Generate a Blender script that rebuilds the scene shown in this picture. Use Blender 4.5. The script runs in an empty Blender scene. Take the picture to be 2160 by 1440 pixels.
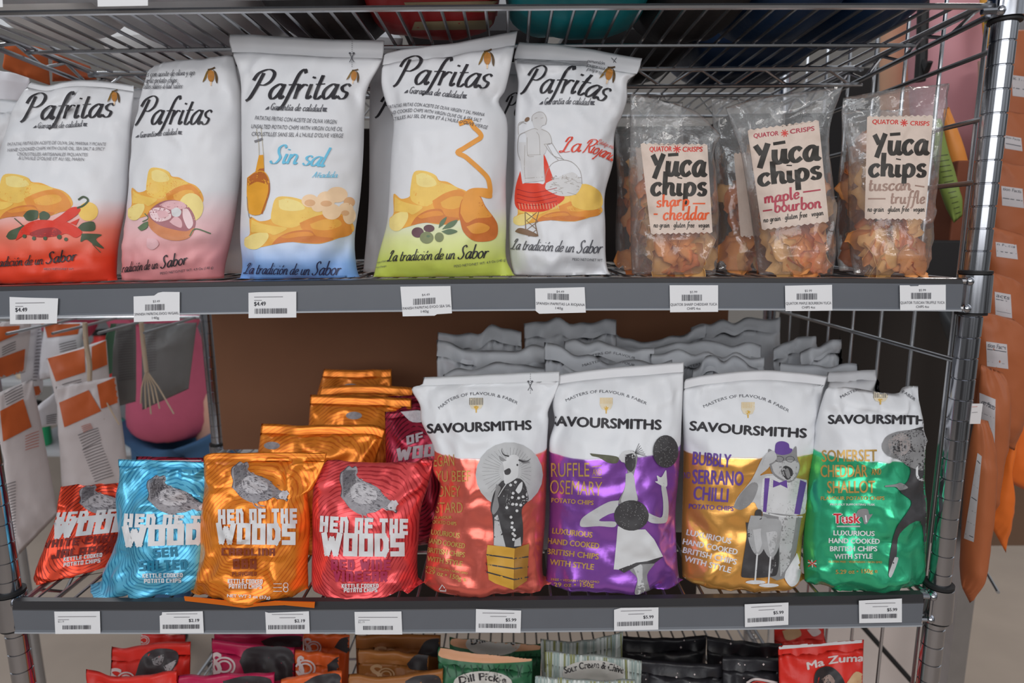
import bpy, bmesh, math, random
import numpy as np
from mathutils import Vector, Matrix, noise, geometry
from mathutils.bvhtree import BVHTree

S = bpy.context.scene
COL = S.collection
PI = math.pi

# ------------------------------------------------------------------ camera
FPX, PITCH, YAW, ROLL = 1311.6, 0.1696, -0.0001, -0.0079
CAM = Vector((0.0509, -0.7351, 0.4564))
_f = Vector((math.sin(YAW) * math.cos(PITCH), math.cos(YAW) * math.cos(PITCH), -math.sin(PITCH)))
_x = Vector((math.cos(YAW), -math.sin(YAW), 0))
_u = _x.cross(_f)
CX = math.cos(ROLL) * _x + math.sin(ROLL) * _u
CU = -math.sin(ROLL) * _x + math.cos(ROLL) * _u
CF = _f
cd = bpy.data.cameras.new('camera')
cam = bpy.data.objects.new('camera', cd)
COL.objects.link(cam)
cd.sensor_fit = 'HORIZONTAL'
cd.sensor_width = 36
cd.lens = FPX / 2160 * 36
cd.clip_start = 0.02
m = Matrix((CX, CU, -CF)).transposed().to_4x4()
m.translation = CAM
cam.matrix_world = m
cd.dof.use_dof = True
cd.dof.focus_distance = 0.74
cd.dof.aperture_fstop = 5.0
S.camera = cam

# ------------------------------------------------------------------ light
S.view_settings.view_transform = 'Standard'
S.view_settings.look = 'None'
S.view_settings.gamma = 1
S.view_settings.use_curve_mapping = False
S.view_settings.exposure = -0.25
W = bpy.data.worlds.new('store_daylight')
S.world = W
W.use_nodes = True
nt = W.node_tree
nt.nodes.clear()
wo = nt.nodes.new('ShaderNodeOutputWorld')
bg = nt.nodes.new('ShaderNodeBackground')
tc = nt.nodes.new('ShaderNodeTexCoord')
sx = nt.nodes.new('ShaderNodeSeparateXYZ')
rp = nt.nodes.new('ShaderNodeValToRGB')
mr = nt.nodes.new('ShaderNodeMapRange')
mr.inputs[1].default_value = -1
mr.inputs[2].default_value = 1
nt.links.new(tc.outputs['Generated'], sx.inputs[0])
nt.links.new(sx.outputs[2], mr.inputs[0])
nt.links.new(mr.outputs[0], rp.inputs[0])
cr = rp.color_ramp
cr.elements[0].position = 0.0
cr.elements[0].color = (.16, .155, .15, 1)
cr.elements[1].position = 1.0
cr.elements[1].color = (.95, .97, 1.0, 1)
for p, c in ((.40, (.20, .195, .19, 1)), (.52, (.34, .34, .34, 1)), (.66, (.62, .63, .65, 1))):
    e = cr.elements.new(p)
    e.color = c
# invented bright and dark bands for the chrome and foil to reflect: uneven with the bearing
at2 = nt.nodes.new('ShaderNodeMath')
at2.operation = 'ARCTAN2'
nt.links.new(sx.outputs[1], at2.inputs[0])
nt.links.new(sx.outputs[0], at2.inputs[1])
cmb = nt.nodes.new('ShaderNodeCombineXYZ')
nt.links.new(at2.outputs[0], cmb.inputs[0])
zs = nt.nodes.new('ShaderNodeMath')
zs.operation = 'MULTIPLY'
zs.inputs[1].default_value = .7
nt.links.new(sx.outputs[2], zs.inputs[0])
nt.links.new(zs.outputs[0], cmb.inputs[1])
wn = nt.nodes.new('ShaderNodeTexNoise')
wn.inputs['Scale'].default_value = 2.4
wn.inputs['Detail'].default_value = 2.5
nt.links.new(cmb.outputs[0], wn.inputs['Vector'])
wr_ = nt.nodes.new('ShaderNodeValToRGB')
wr_.color_ramp.elements[0].position = .40
wr_.color_ramp.elements[0].color = (.30, .29, .29, 1)
wr_.color_ramp.elements[1].position = .62
wr_.color_ramp.elements[1].color = (2.1, 2.15, 2.2, 1)
nt.links.new(wn.outputs['Fac'], wr_.inputs[0])
wm = nt.nodes.new('ShaderNodeMix')
wm.data_type = 'RGBA'
wm.blend_type = 'MULTIPLY'
wm.inputs[0].default_value = 1
nt.links.new(rp.outputs[0], wm.inputs[6])
nt.links.new(wr_.outputs[0], wm.inputs[7])
nt.links.new(wm.outputs[2], bg.inputs[0])
bg.inputs[1].default_value = 0.55
nt.links.new(bg.outputs[0], wo.inputs[0])


def area(name, loc, target, sx_, sy_, power, col=(1, 1, 1)):
    l = bpy.data.lights.new(name, 'AREA')
    l.shape = 'RECTANGLE'
    l.size, l.size_y, l.energy, l.color = sx_, sy_, power, col
    o = bpy.data.objects.new(name, l)
    COL.objects.link(o)
    o.location = loc
    o.rotation_euler = (Vector(target) - Vector(loc)).to_track_quat('-Z', 'Y').to_euler()
    return o


area('ceiling_lamp_left', (-1.0, -2.0, 1.75), (-.3, 0, .2), 1.3, .35, 12, (.93, .97, 1))
area('ceiling_lamp_right', (0.95, -2.1, 1.75), (.3, 0, .2), 1.3, .35, 12, (1, .95, .9))
area('front_fill_light', (-.3, -3.0, 1.0), (0, 0, .3), 3.6, 1.2, 44, (.97, .98, 1))  # broad unseen front light, added to brighten the bag tops
area('ceiling_lamp_aisle', (-1.9, 1.6, 1.75), (-1.4, 1.7, -.5), 1.2, .4, 15, (.95, .98, 1))
area('ceiling_lamp_far_aisle', (1.9, 1.3, 1.75), (1.5, 1.1, -.6), 1.2, .4, 20, (1, .96, .9))

H1, H2, HS = 0.3992, 0.6993, 0.0338     # deck of the upper shelf, deck of the top shelf, rail height
ZF = -1.02                              # floor
DEP = 0.575


# ------------------------------------------------------------------ helpers
def ray(px, py):
    return (CF + CX * ((px - 1080) / FPX) + CU * ((720 - py) / FPX))


def at(px, py, Y):
    d = ray(px, py)
    return CAM + d * ((Y - CAM.y) / d.y)


def atx(px, py, X):
    d = ray(px, py)
    return CAM + d * ((X - CAM.x) / d.x)


def C(x0, y0, s):
    return lambda *p: [(x0 + a / s, y0 + b / s) for a, b in (p[0] if len(p) == 1 and isinstance(p[0], list) else p)]


cA, cB = C(0, 0, 4), C(0, 320, 4)
cC, cD = C(470, 40, 3.484), C(470, 300, 3.484)
cE, cF = C(1040, 60, 3.484), C(1040, 300, 3.484)
cG, cH = C(1600, 0, 3.857), C(1600, 300, 3.79)
cI = C(0, 940, 2.88)
cJ, cK = C(620, 660, 3.176), C(620, 940, 3.724)
cL, cM = C(1140, 740, 2.667), C(1640, 660, 2.323)


def lin(c):
    return tuple((v / 255 / 12.92 if v <= 10 else ((v / 255 + .055) / 1.055) ** 2.4) for v in c)


def tag(o, label=None, cat=None, group=None, kind=None):
    if label: o['label'] = label
    if cat: o['category'] = cat
    if group: o['group'] = group
    if kind: o['kind'] = kind
    return o


def link(name, me, parent=None, mats=()):
    o = bpy.data.objects.new(name, me)
    COL.objects.link(o)
    for m_ in mats:
        me.materials.append(m_)
    if parent is not None:
        o.parent = parent
        o.matrix_parent_inverse = parent.matrix_world.inverted()
    return o


def empty(name, loc=(0, 0, 0)):
    o = bpy.data.objects.new(name, None)
    COL.objects.link(o)
    o.location = loc
    o.matrix_world = Matrix.Translation(loc)
    o.empty_display_size = .02
    return o


def mesh(name, vs, fs, parent=None, mats=(), smooth=True, mi=None):
    me = bpy.data.meshes.new(name)
    me.from_pydata([tuple(v) for v in vs], [], fs)
    if smooth:
        me.polygons.foreach_set('use_smooth', [True] * len(me.polygons))
    if mi:
        me.polygons.foreach_set('material_index', mi)
    me.update()
    return link(name, me, parent, mats)


# ------------------------------------------------------------------ materials
def nodes(name):
    m_ = bpy.data.materials.new(name)
    m_.use_nodes = True
    n = m_.node_tree
    b = n.nodes['Principled BSDF']
    return m_, n, b


ALB = 1.18


def shade(rgb, k=ALB):
    return tuple(min(.92, v * k) for v in lin(rgb)) + (1,)


def P(name, rgb, rough=.5, metal=0., var=.06, scale=30., bump=0., bscale=60., k=ALB, spec=.4, coat=0., aniso=None):
    """procedural surface: base colour with a little mottling, optional bump"""
    m_, n, b = nodes(name)
    t = n.nodes.new('ShaderNodeTexCoord')
    no = n.nodes.new('ShaderNodeTexNoise')
    no.inputs['Scale'].default_value = scale
    no.inputs['Detail'].default_value = 4
    n.links.new(t.outputs['Object'], no.inputs['Vector'])
    mx = n.nodes.new('ShaderNodeMix')
    mx.data_type = 'RGBA'
    c = shade(rgb, k)
    mx.inputs[6].default_value = tuple(v * (1 - var) for v in c[:3]) + (1,)
    mx.inputs[7].default_value = tuple(min(.95, v * (1 + var)) for v in c[:3]) + (1,)
    n.links.new(no.outputs['Fac'], mx.inputs[0])
    n.links.new(mx.outputs[2], b.inputs['Base Color'])
    b.inputs['Roughness'].default_value = rough
    b.inputs['Metallic'].default_value = metal
    b.inputs['Specular IOR Level'].default_value = spec
    b.inputs['Coat Weight'].default_value = coat
    if bump:
        n2 = n.nodes.new('ShaderNodeTexNoise')
        n2.inputs['Scale'].default_value = bscale
        n2.inputs['Detail'].default_value = 6
        if aniso:
            mp = n.nodes.new('ShaderNodeMapping')
            mp.inputs['Scale'].default_value = aniso
            n.links.new(t.outputs['Object'], mp.inputs[0])
            n.links.new(mp.outputs[0], n2.inputs['Vector'])
        else:
            n.links.new(t.outputs['Object'], n2.inputs['Vector'])
        bp = n.nodes.new('ShaderNodeBump')
        bp.inputs['Strength'].default_value = bump
        bp.inputs['Distance'].default_value = .004
        n.links.new(n2.outputs['Fac'], bp.inputs['Height'])
        n.links.new(bp.outputs[0], b.inputs['Normal'])
    return m_


def math_(n, op, a, b=None):
    q = n.nodes.new('ShaderNodeMath')
    q.operation = op
    for i, v in enumerate((a, b)):
        if v is None: continue
        if isinstance(v, (int, float)): q.inputs[i].default_value = v
        else: n.links.new(v, q.inputs[i])
    return q.outputs[0]


def Pgrad(name, stops, rough=.42, warp=.05, metal=0., bump=.15, k=ALB, tilt=0., foil=None, spec=.4):
    """printed film: colours change up the bag (v of its UV), edges of the print slightly wavy.
    foil=(v_edge, metallic, roughness): below v_edge the film is metallised."""
    m_, n, b = nodes(name)
    uv = n.nodes.new('ShaderNodeUVMap')
    se = n.nodes.new('ShaderNodeSeparateXYZ')
    n.links.new(uv.outputs[0], se.inputs[0])
    no = n.nodes.new('ShaderNodeTexNoise')
    no.inputs['Scale'].default_value = 3
    n.links.new(uv.outputs[0], no.inputs['Vector'])
    w = math_(n, 'MULTIPLY', math_(n, 'SUBTRACT', no.outputs['Fac'], .5), warp)
    v = math_(n, 'ADD', se.outputs[1], w)
    if tilt:
        v = math_(n, 'ADD', v, math_(n, 'MULTIPLY', math_(n, 'SUBTRACT', se.outputs[0], .5), tilt))
    r = n.nodes.new('ShaderNodeValToRGB')
    n.links.new(v, r.inputs[0])
    cr = r.color_ramp
    for i, (p, c) in enumerate(stops):
        e = cr.elements[i] if i < 2 else cr.elements.new(p)
        e.position = p
        e.color = shade(c, k)
    n.links.new(r.outputs[0], b.inputs['Base Color'])
    b.inputs['Roughness'].default_value = rough
    b.inputs['Metallic'].default_value = metal
    b.inputs['Specular IOR Level'].default_value = spec
    if foil:
        lt = math_(n, 'LESS_THAN', v, foil[0])
        n.links.new(math_(n, 'MULTIPLY', lt, foil[1]), b.inputs['Metallic'])
        n.links.new(math_(n, 'ADD', rough, math_(n, 'MULTIPLY', lt, foil[2] - rough)), b.inputs['Roughness'])
    t = n.nodes.new('ShaderNodeTexCoord')
    n2 = n.nodes.new('ShaderNodeTexNoise')
    n2.inputs['Scale'].default_value = 45
    n2.inputs['Detail'].default_value = 5
    n.links.new(t.outputs['Object'], n2.inputs['Vector'])
    bp = n.nodes.new('ShaderNodeBump')
    bp.inputs['Strength'].default_value = bump
    bp.inputs['Distance'].default_value = .004
    n.links.new(n2.outputs['Fac'], bp.inputs['Height'])
    n.links.new(bp.outputs[0], b.inputs['Normal'])
    return m_


def Prings(name, rgb, dark, cx=.5, cy=.62, freq=150., rough=.33, metal=.5, asp=1.25, k=1.3):
    """metallised film printed with wood-grain rings round (cx, cy)"""
    m_, n, b = nodes(name)
    uv = n.nodes.new('ShaderNodeUVMap')
    se = n.nodes.new('ShaderNodeSeparateXYZ')
    n.links.new(uv.outputs[0], se.inputs[0])
    no = n.nodes.new('ShaderNodeTexNoise')
    no.inputs['Scale'].default_value = 3.2
    no.inputs['Detail'].default_value = 3
    n.links.new(uv.outputs[0], no.inputs['Vector'])
    dx = math_(n, 'SUBTRACT', se.outputs[0], cx)
    dy = math_(n, 'MULTIPLY', math_(n, 'SUBTRACT', se.outputs[1], cy), asp)
    rr = math_(n, 'SQRT', math_(n, 'ADD', math_(n, 'MULTIPLY', dx, dx), math_(n, 'MULTIPLY', dy, dy)))
    rr = math_(n, 'ADD', rr, math_(n, 'MULTIPLY', no.outputs['Fac'], .085))
    sn = math_(n, 'SINE', math_(n, 'MULTIPLY', rr, freq))
    n3 = n.nodes.new('ShaderNodeTexNoise')
    n3.inputs['Scale'].default_value = 7
    n.links.new(uv.outputs[0], n3.inputs['Vector'])
    th = math_(n, 'SUBTRACT', math_(n, 'MULTIPLY', n3.outputs['Fac'], 3.2), .95)
    fac = math_(n, 'GREATER_THAN', sn, th)
    mx = n.nodes.new('ShaderNodeMix')
    mx.data_type = 'RGBA'
    mx.inputs[6].default_value = shade(rgb, k)
    mx.inputs[7].default_value = shade(dark, k)
    n.links.new(fac, mx.inputs[0])
    n.links.new(mx.outputs[2], b.inputs['Base Color'])
    b.inputs['Roughness'].default_value = rough
    b.inputs['Metallic'].default_value = metal
    return m_


def Pfilm(name, tint=(235, 232, 230), haze=.09, rough=.09, gloss=.15):
    """clear cellophane"""
    m_, n, b = nodes(name)
    n.nodes.remove(b)
    out = n.nodes['Material Output']
    tr = n.nodes.new('ShaderNodeBsdfTransparent')
    tr.inputs[0].default_value = (.97, .97, .97, 1)
    gl = n.nodes.new('ShaderNodeBsdfGlossy')
    gl.inputs['Roughness'].default_value = rough
    df = n.nodes.new('ShaderNodeBsdfDiffuse')
    df.inputs[0].default_value = shade(tint)
    lw = n.nodes.new('ShaderNodeLayerWeight')
    lw.inputs[0].default_value = .35
    t = n.nodes.new('ShaderNodeTexCoord')
    no = n.nodes.new('ShaderNodeTexNoise')
    no.inputs['Scale'].default_value = 38
    no.inputs['Detail'].default_value = 5
    n.links.new(t.outputs['Object'], no.inputs['Vector'])
    bp = n.nodes.new('ShaderNodeBump')
    bp.inputs['Strength'].default_value = .55
    bp.inputs['Distance'].default_value = .006
    n.links.new(no.outputs['Fac'], bp.inputs['Height'])
    n.links.new(bp.outputs[0], gl.inputs['Normal'])
    n.links.new(bp.outputs[0], lw.inputs['Normal'])
    m1 = n.nodes.new('ShaderNodeMixShader')
    m1.inputs[0].default_value = haze
    n.links.new(tr.outputs[0], m1.inputs[1])
    n.links.new(df.outputs[0], m1.inputs[2])
    m2 = n.nodes.new('ShaderNodeMixShader')
    f = math_(n, 'ADD', math_(n, 'MULTIPLY', lw.outputs['Fresnel'], .55), gloss * .3)
    n.links.new(f, m2.inputs[0])
    n.links.new(m1.outputs[0], m2.inputs[1])
    n.links.new(gl.outputs[0], m2.inputs[2])
    n.links.new(m2.outputs[0], out.inputs[0])
    return m_


M = {}


def ink(name, rgb, **k):
    if name not in M:
        k.setdefault('rough', .5)
        k.setdefault('var', .04)
        M[name] = P('ink_' + name, rgb, **k)
    return M[name]


K_ = ink('black', (44, 42, 46))
K2 = ink('soft_black', (78, 78, 84))
K3 = ink('grey', (120, 118, 122))
WHT = ink('white', (206, 205, 206))
M['chrome'] = P('chrome', (176, 178, 184), rough=.15, metal=1, var=.03, k=1.0)
M['wire'] = P('zinc_wire', (196, 198, 202), rough=.25, metal=.95, var=.08, k=1.0)
M['wire_dark'] = P('dull_wire', (178, 180, 184), rough=.28, metal=.95, var=.1, k=1.0)
M['rubber'] = P('black_rubber', (28, 27, 28), rough=.6)
M['rail'] = P('grey_plastic', (92, 95, 101), rough=.38, var=.05, bump=.03, spec=.45)
M['rail_lip'] = P('dark_plastic', (44, 43, 45), rough=.4)
M['rail_edge'] = P('clear_plastic_edge', (150, 153, 158), rough=.3)
M['paper'] = P('tag_paper', (214, 214, 216), rough=.7, var=.02)


# ------------------------------------------------------------------ shapes
def cat(pts, n=6, closed=False):
    """Catmull-Rom through the points"""
    pts = [Vector(p) for p in pts]
    if len(pts) < 3: return pts
    q = [pts[0] * 2 - pts[1]] + pts + [pts[-1] * 2 - pts[-2]]
    out = []
    for i in range(1, len(q) - 2):
        a, b, c, d = q[i - 1], q[i], q[i + 1], q[i + 2]
        for j in range(n):
            t = j / n
            out.append(.5 * (2 * b + (c - a) * t + (2 * a - 5 * b + 4 * c - d) * t * t + (3 * b - 3 * c + d - a) * t ** 3))
    out.append(pts[-1])
    return out


def resample(pts, n):
    P_ = np.array([tuple(p) for p in pts], float)
    d = np.r_[0, np.cumsum(np.linalg.norm(np.diff(P_, axis=0), axis=1))]
    t = np.linspace(0, d[-1], n) if isinstance(n, int) else np.asarray(n) * d[-1]
    return np.stack([np.interp(t, d, P_[:, i]) for i in range(P_.shape[1])], 1)


class MB:
    def __init__(s): s.v, s.f = [], []

    def tube(s, pts, r, n=8, caps=True):
        pts = [Vector(p) for p in pts]
        base = len(s.v)
        prev = None
        for i, p in enumerate(pts):
            t = (pts[min(i + 1, len(pts) - 1)] - pts[max(i - 1, 0)]).normalized()
            a = t.orthogonal().normalized() if prev is None else (prev - t * prev.dot(t)).normalized()
            prev = a
            b = t.cross(a)
            for k in range(n):
                an = 2 * PI * k / n
                s.v.append(p + (a * math.cos(an) + b * math.sin(an)) * r)
        for i in range(len(pts) - 1):
            for k in range(n):
                k2 = (k + 1) % n
                s.f.append((base + i * n + k, base + i * n + k2, base + (i + 1) * n + k2, base + (i + 1) * n + k))
        if caps:
            s.f.append(tuple(base + k for k in range(n))[::-1])
            s.f.append(tuple(base + (len(pts) - 1) * n + k for k in range(n)))

    def lathe(s, c, prof, n=28):
        base = len(s.v)
        for r, z in prof:
            for k in range(n):
                an = 2 * PI * k / n
                s.v.append(Vector((c[0] + r * math.cos(an), c[1] + r * math.sin(an), c[2] + z)))
        for i in range(len(prof) - 1):
            for k in range(n):
                k2 = (k + 1) % n
                s.f.append((base + i * n + k, base + i * n + k2, base + (i + 1) * n + k2, base + (i + 1) * n + k))
        s.f.append(tuple(base + k for k in range(n))[::-1])
        s.f.append(tuple(base + (len(prof) - 1) * n + k for k in range(n)))

    def box(s, a, b):
        base = len(s.v)
        for z in (a[2], b[2]):
            for x, y in ((a[0], a[1]), (b[0], a[1]), (b[0], b[1]), (a[0], b[1])):
                s.v.append(Vector((x, y, z)))
        for q in ((3, 2, 1, 0), (4, 5, 6, 7), (0, 1, 5, 4), (1, 2, 6, 5), (2, 3, 7, 6), (3, 0, 4, 7)):
            s.f.append(tuple(base + i for i in q))

    def sphere(s, c, r, n=10):
        prof = [(max(1e-5, r * math.sin(PI * i / n)), -r * math.cos(PI * i / n)) for i in range(n + 1)]
        s.lathe(c, prof, n + 4)

    def build(s, name, mat, parent=None, smooth=True, bevel=0):
        o = mesh(name, s.v, s.f, parent, (mat,), smooth)
        if smooth: o.data.set_sharp_from_angle(angle=.7)
        if bevel:
            b = o.modifiers.new('soft_edges', 'BEVEL')
            b.width, b.segments, b.limit_method = bevel, 2, 'ANGLE'
        return o


# ------------------------------------------------------------------ printed art: laid on the surface of a bag
def bez_path(path):
    p = cat([Vector((a, b)) for a, b in path], 8) if len(path) > 2 else [Vector(q) for q in path]
    A_ = np.array([tuple(q) for q in p])
    d = np.r_[0, np.cumsum(np.linalg.norm(np.diff(A_, axis=0), axis=1))]
    return A_, d


_fc = {}


def fontmesh(s, bold):
    key = (s, bold)
    if key in _fc: return _fc[key]
    cu = bpy.data.curves.new('t', 'FONT')
    cu.body = s
    cu.size = 1
    cu.offset = bold
    cu.resolution_u = 3
    cu.fill_mode = 'FRONT'
    o = bpy.data.objects.new('t', cu)
    me = o.to_mesh()
    me.calc_loop_triangles()
    v = np.array([tuple(q.co)[:2] for q in me.vertices]) if len(me.vertices) else np.zeros((0, 2))
    t = [tuple(q.vertices) for q in me.loop_triangles]
    o.to_mesh_clear()
    bpy.data.objects.remove(o)
    bpy.data.curves.remove(cu)
    _fc[key] = (v, t)
    return _fc[key]


CAPH = None

# one-line skeleton letters (x-height 1): used for the cursive and the brush lettering
G = {
    'a': (.95, [[(.75, .85), (.5, 1), (.15, .7), (.08, .3), (.28, 0), (.55, .2), (.75, .75)], [(.8, 1), (.74, .3), (.82, .02), (1, .2)]]),
    'b': (.9, [[(.15, 2), (.12, 1), (.12, .1)], [(.12, .55), (.4, 1), (.75, .8), (.75, .3), (.45, 0), (.12, .15)]]),
    'c': (.8, [[(.75, .8), (.5, 1), (.15, .75), (.08, .3), (.35, 0), (.75, .25)]]),
    'd': (.98, [[(.75, .85), (.5, 1), (.15, .7), (.08, .3), (.28, 0), (.55, .2), (.75, .75)], [(.85, 2), (.78, 1), (.74, .3), (.82, .02), (1, .2)]]),
    'e': (.82, [[(.1, .45), (.6, .6), (.65, .85), (.45, 1), (.15, .75), (.08, .35), (.32, 0), (.78, .28)]]),
    'f': (.65, [[(.95, 1.75), (.8, 2), (.55, 1.7), (.4, .8), (.2, -.4), (-.1, -.75)], [(.1, .95), (.75, 1)]]),
    'g': (.95, [[(.75, .85), (.5, 1), (.15, .7), (.08, .35), (.28, .08), (.55, .25), (.75, .75)], [(.8, 1), (.76, .1), (.65, -.55), (.35, -.75), (.05, -.5)]]),
    'h': (.95, [[(.15, 2), (.12, 1), (.12, 0)], [(.12, .5), (.4, .95), (.7, .85), (.7, .25), (.8, .02), (.98, .2)]]),
    'i': (.45, [[(.18, 1), (.14, .3), (.22, .02), (.42, .2)], [(.2, 1.4), (.22, 1.5)]]),
    'j': (.45, [[(.25, 1), (.2, 0), (.0, -.7), (-.2, -.6)], [(.27, 1.4), (.29, 1.5)]]),
    'l': (.45, [[(.2, 2), (.15, 1), (.14, .3), (.22, .02), (.42, .2)]]),
    'm': (1.4, [[(.12, 1), (.12, 0)], [(.12, .55), (.38, 1), (.6, .8), (.6, 0)], [(.6, .55), (.85, 1), (1.1, .8), (1.1, .2), (1.2, .02), (1.4, .2)]]),
    'n': (.95, [[(.12, 1), (.12, 0)], [(.12, .5), (.42, 1), (.7, .8), (.7, .25), (.8, .02), (.98, .2)]]),
    'o': (.88, [[(.45, 1), (.12, .75), (.1, .3), (.4, 0), (.75, .3), (.72, .75), (.45, 1)]]),
    'p': (.92, [[(.15, 1), (.12, 0), (.1, -.8)], [(.12, .55), (.42, 1), (.78, .75), (.75, .25), (.45, 0), (.12, .2)]]),
    'r': (.7, [[(.12, 1), (.12, 0)], [(.12, .5), (.4, .95), (.68, .9)]]),
    's': (.75, [[(.68, .85), (.45, 1), (.18, .8), (.3, .55), (.6, .38), (.55, .08), (.3, 0), (.05, .18)]]),
    't': (.6, [[(.28, 1.6), (.2, .7), (.22, .1), (.4, 0), (.6, .2)], [(0, .98), (.58, 1.02)]]),
    'u': (.95, [[(.12, 1), (.1, .3), (.3, 0), (.6, .25), (.72, .9)], [(.75, 1), (.72, .3), (.8, .02), (.98, .2)]]),
    'v': (.8, [[(.08, 1), (.35, 0), (.7, 1)]]),
    'y': (.85, [[(.1, 1), (.15, .4), (.4, .25), (.65, .5)], [(.75, 1), (.68, .2), (.5, -.5), (.15, -.75)]]),
    'P': (1.2, [[(.45, 1.75), (.3, .9), (.1, .1), (-.1, -.15)], [(-.05, 1.25), (.15, 1.75), (.7, 2), (1.12, 1.75), (1.08, 1.25), (.75, .95), (.42, .95)]]),
    'G': (1.2, [[(1, 1.6), (.75, 1.85), (.3, 1.5), (.15, .7), (.4, .05), (.8, .2), (.95, .8)], [(.6, .85), (1.1, .85)], [(.95, .8), (.9, -.1)]]),
    'L': (1.0, [[(.25, 1.3), (.45, 1.8), (.72, 1.85), (.74, 1.55), (.55, 1.2), (.42, .7), (.28, .15), (.08, .0), (-.05, .12), (.12, .2), (.5, .02), (.95, .1)]]),
    'S': (1.1, [[(1, 1.6), (.75, 1.9), (.4, 1.6), (.5, 1.1), (.8, .6), (.6, .08), (.25, 0), (.0, .25)]]),
    'A': (1.2, [[(.0, .0), (.3, .5), (.75, 1.85)], [(.75, 1.85), (.85, 0)], [(.25, .7), (.95, .7)]]),
    'Y': (1.0, [[(.02, 1.42), (.4, .72)], [(.85, 1.5), (.5, .55), (.22, -.25)]]),
    'I': (.5, [[(.3, 1.85), (.2, 0)]]),
    '.': (.4, [[(.15, .5), (.2, .55)]]),
    '-': (.9, [[(.1, .55), (.8, .6)]]),
    ' ': (.5, []),
}
G['R'] = (1.2, G['P'][1] + [[(.6, .95), (.8, .45), (1.05, .02), (1.25, .15)]])
G['C'] = (1.0, [[(.9, 1.5), (.6, 1.85), (.2, 1.3), (.15, .5), (.45, 0), (.95, .35)]])
G['Z'] = (1.0, [[(.1, 1.7), (.9, 1.75), (.1, .05), (1, .1)]])
for ch, b_, dx_ in (('ó', 'o', .3), ('í', 'i', .05), ('é', 'e', .3), ('à', 'a', .35)):
    st = G[b_][1][:1] if b_ == 'i' else G[b_][1]
    G[ch] = (G[b_][0], st + [[(dx_ + .1, 1.25), (dx_ + .28, 1.6)]])
G['ñ'] = (.95, G['n'][1] + [[(.1, 1.3), (.3, 1.5), (.5, 1.35), (.75, 1.5)]])
G['ū'] = (.95, G['u'][1] + [[(.05, 1.42), (.85, 1.48)]])

# chunky block capitals on a 0..1 box, strokes with square ends
BK = {
    'A': 'M0,0 0,1 1,1 1,0;M0,.42 1,.42', 'B': 'M0,0 0,1 .9,1 .9,.5 0,.5;M.9,.5 1,.5 1,0 0,0', 'C': 'M1,1 0,1 0,0 1,0',
    'D': 'M0,0 0,1 .75,1 1,.75 1,.25 .75,0 0,0', 'E': 'M1,1 0,1 0,0 1,0;M0,.5 .9,.5', 'F': 'M1,1 0,1 0,0;M0,.48 .9,.48',
    'G': 'M1,1 0,1 0,0 1,0 1,.45 .55,.45', 'H': 'M0,0 0,1;M1,0 1,1;M0,.5 1,.5', 'I': 'M.5,0 .5,1', 'J': 'M1,1 1,0 0,0 0,.3',
    'K': 'M0,0 0,1;M1,1 .3,.5 1,0;M0,.5 .3,.5', 'L': 'M0,1 0,0 1,0', 'N': 'M0,0 0,1 .75,1 1,.75 1,0', 'O': 'M0,0 0,1 1,1 1,0 0,0',
    'P': 'M0,0 0,1 1,1 1,.42 0,.42', 'Q': 'M0,0 0,1 1,1 1,0 0,0;M.6,.3 1,-.08', 'R': 'M0,0 0,1 1,1 1,.48 0,.48;M.45,.45 1,0',
    'S': 'M1,1 0,1 0,.5 1,.5 1,0 0,0', 'T': 'M0,1 1,1;M.5,1 .5,0', 'V': 'M0,1 .5,0 1,1', 'W': 'M0,1 .22,0 .5,.75 .78,0 1,1',
    'Ñ': 'M0,0 0,1 .75,1 1,.75 1,0;M.1,1.35 .9,1.35', ' ': '',
}


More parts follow.
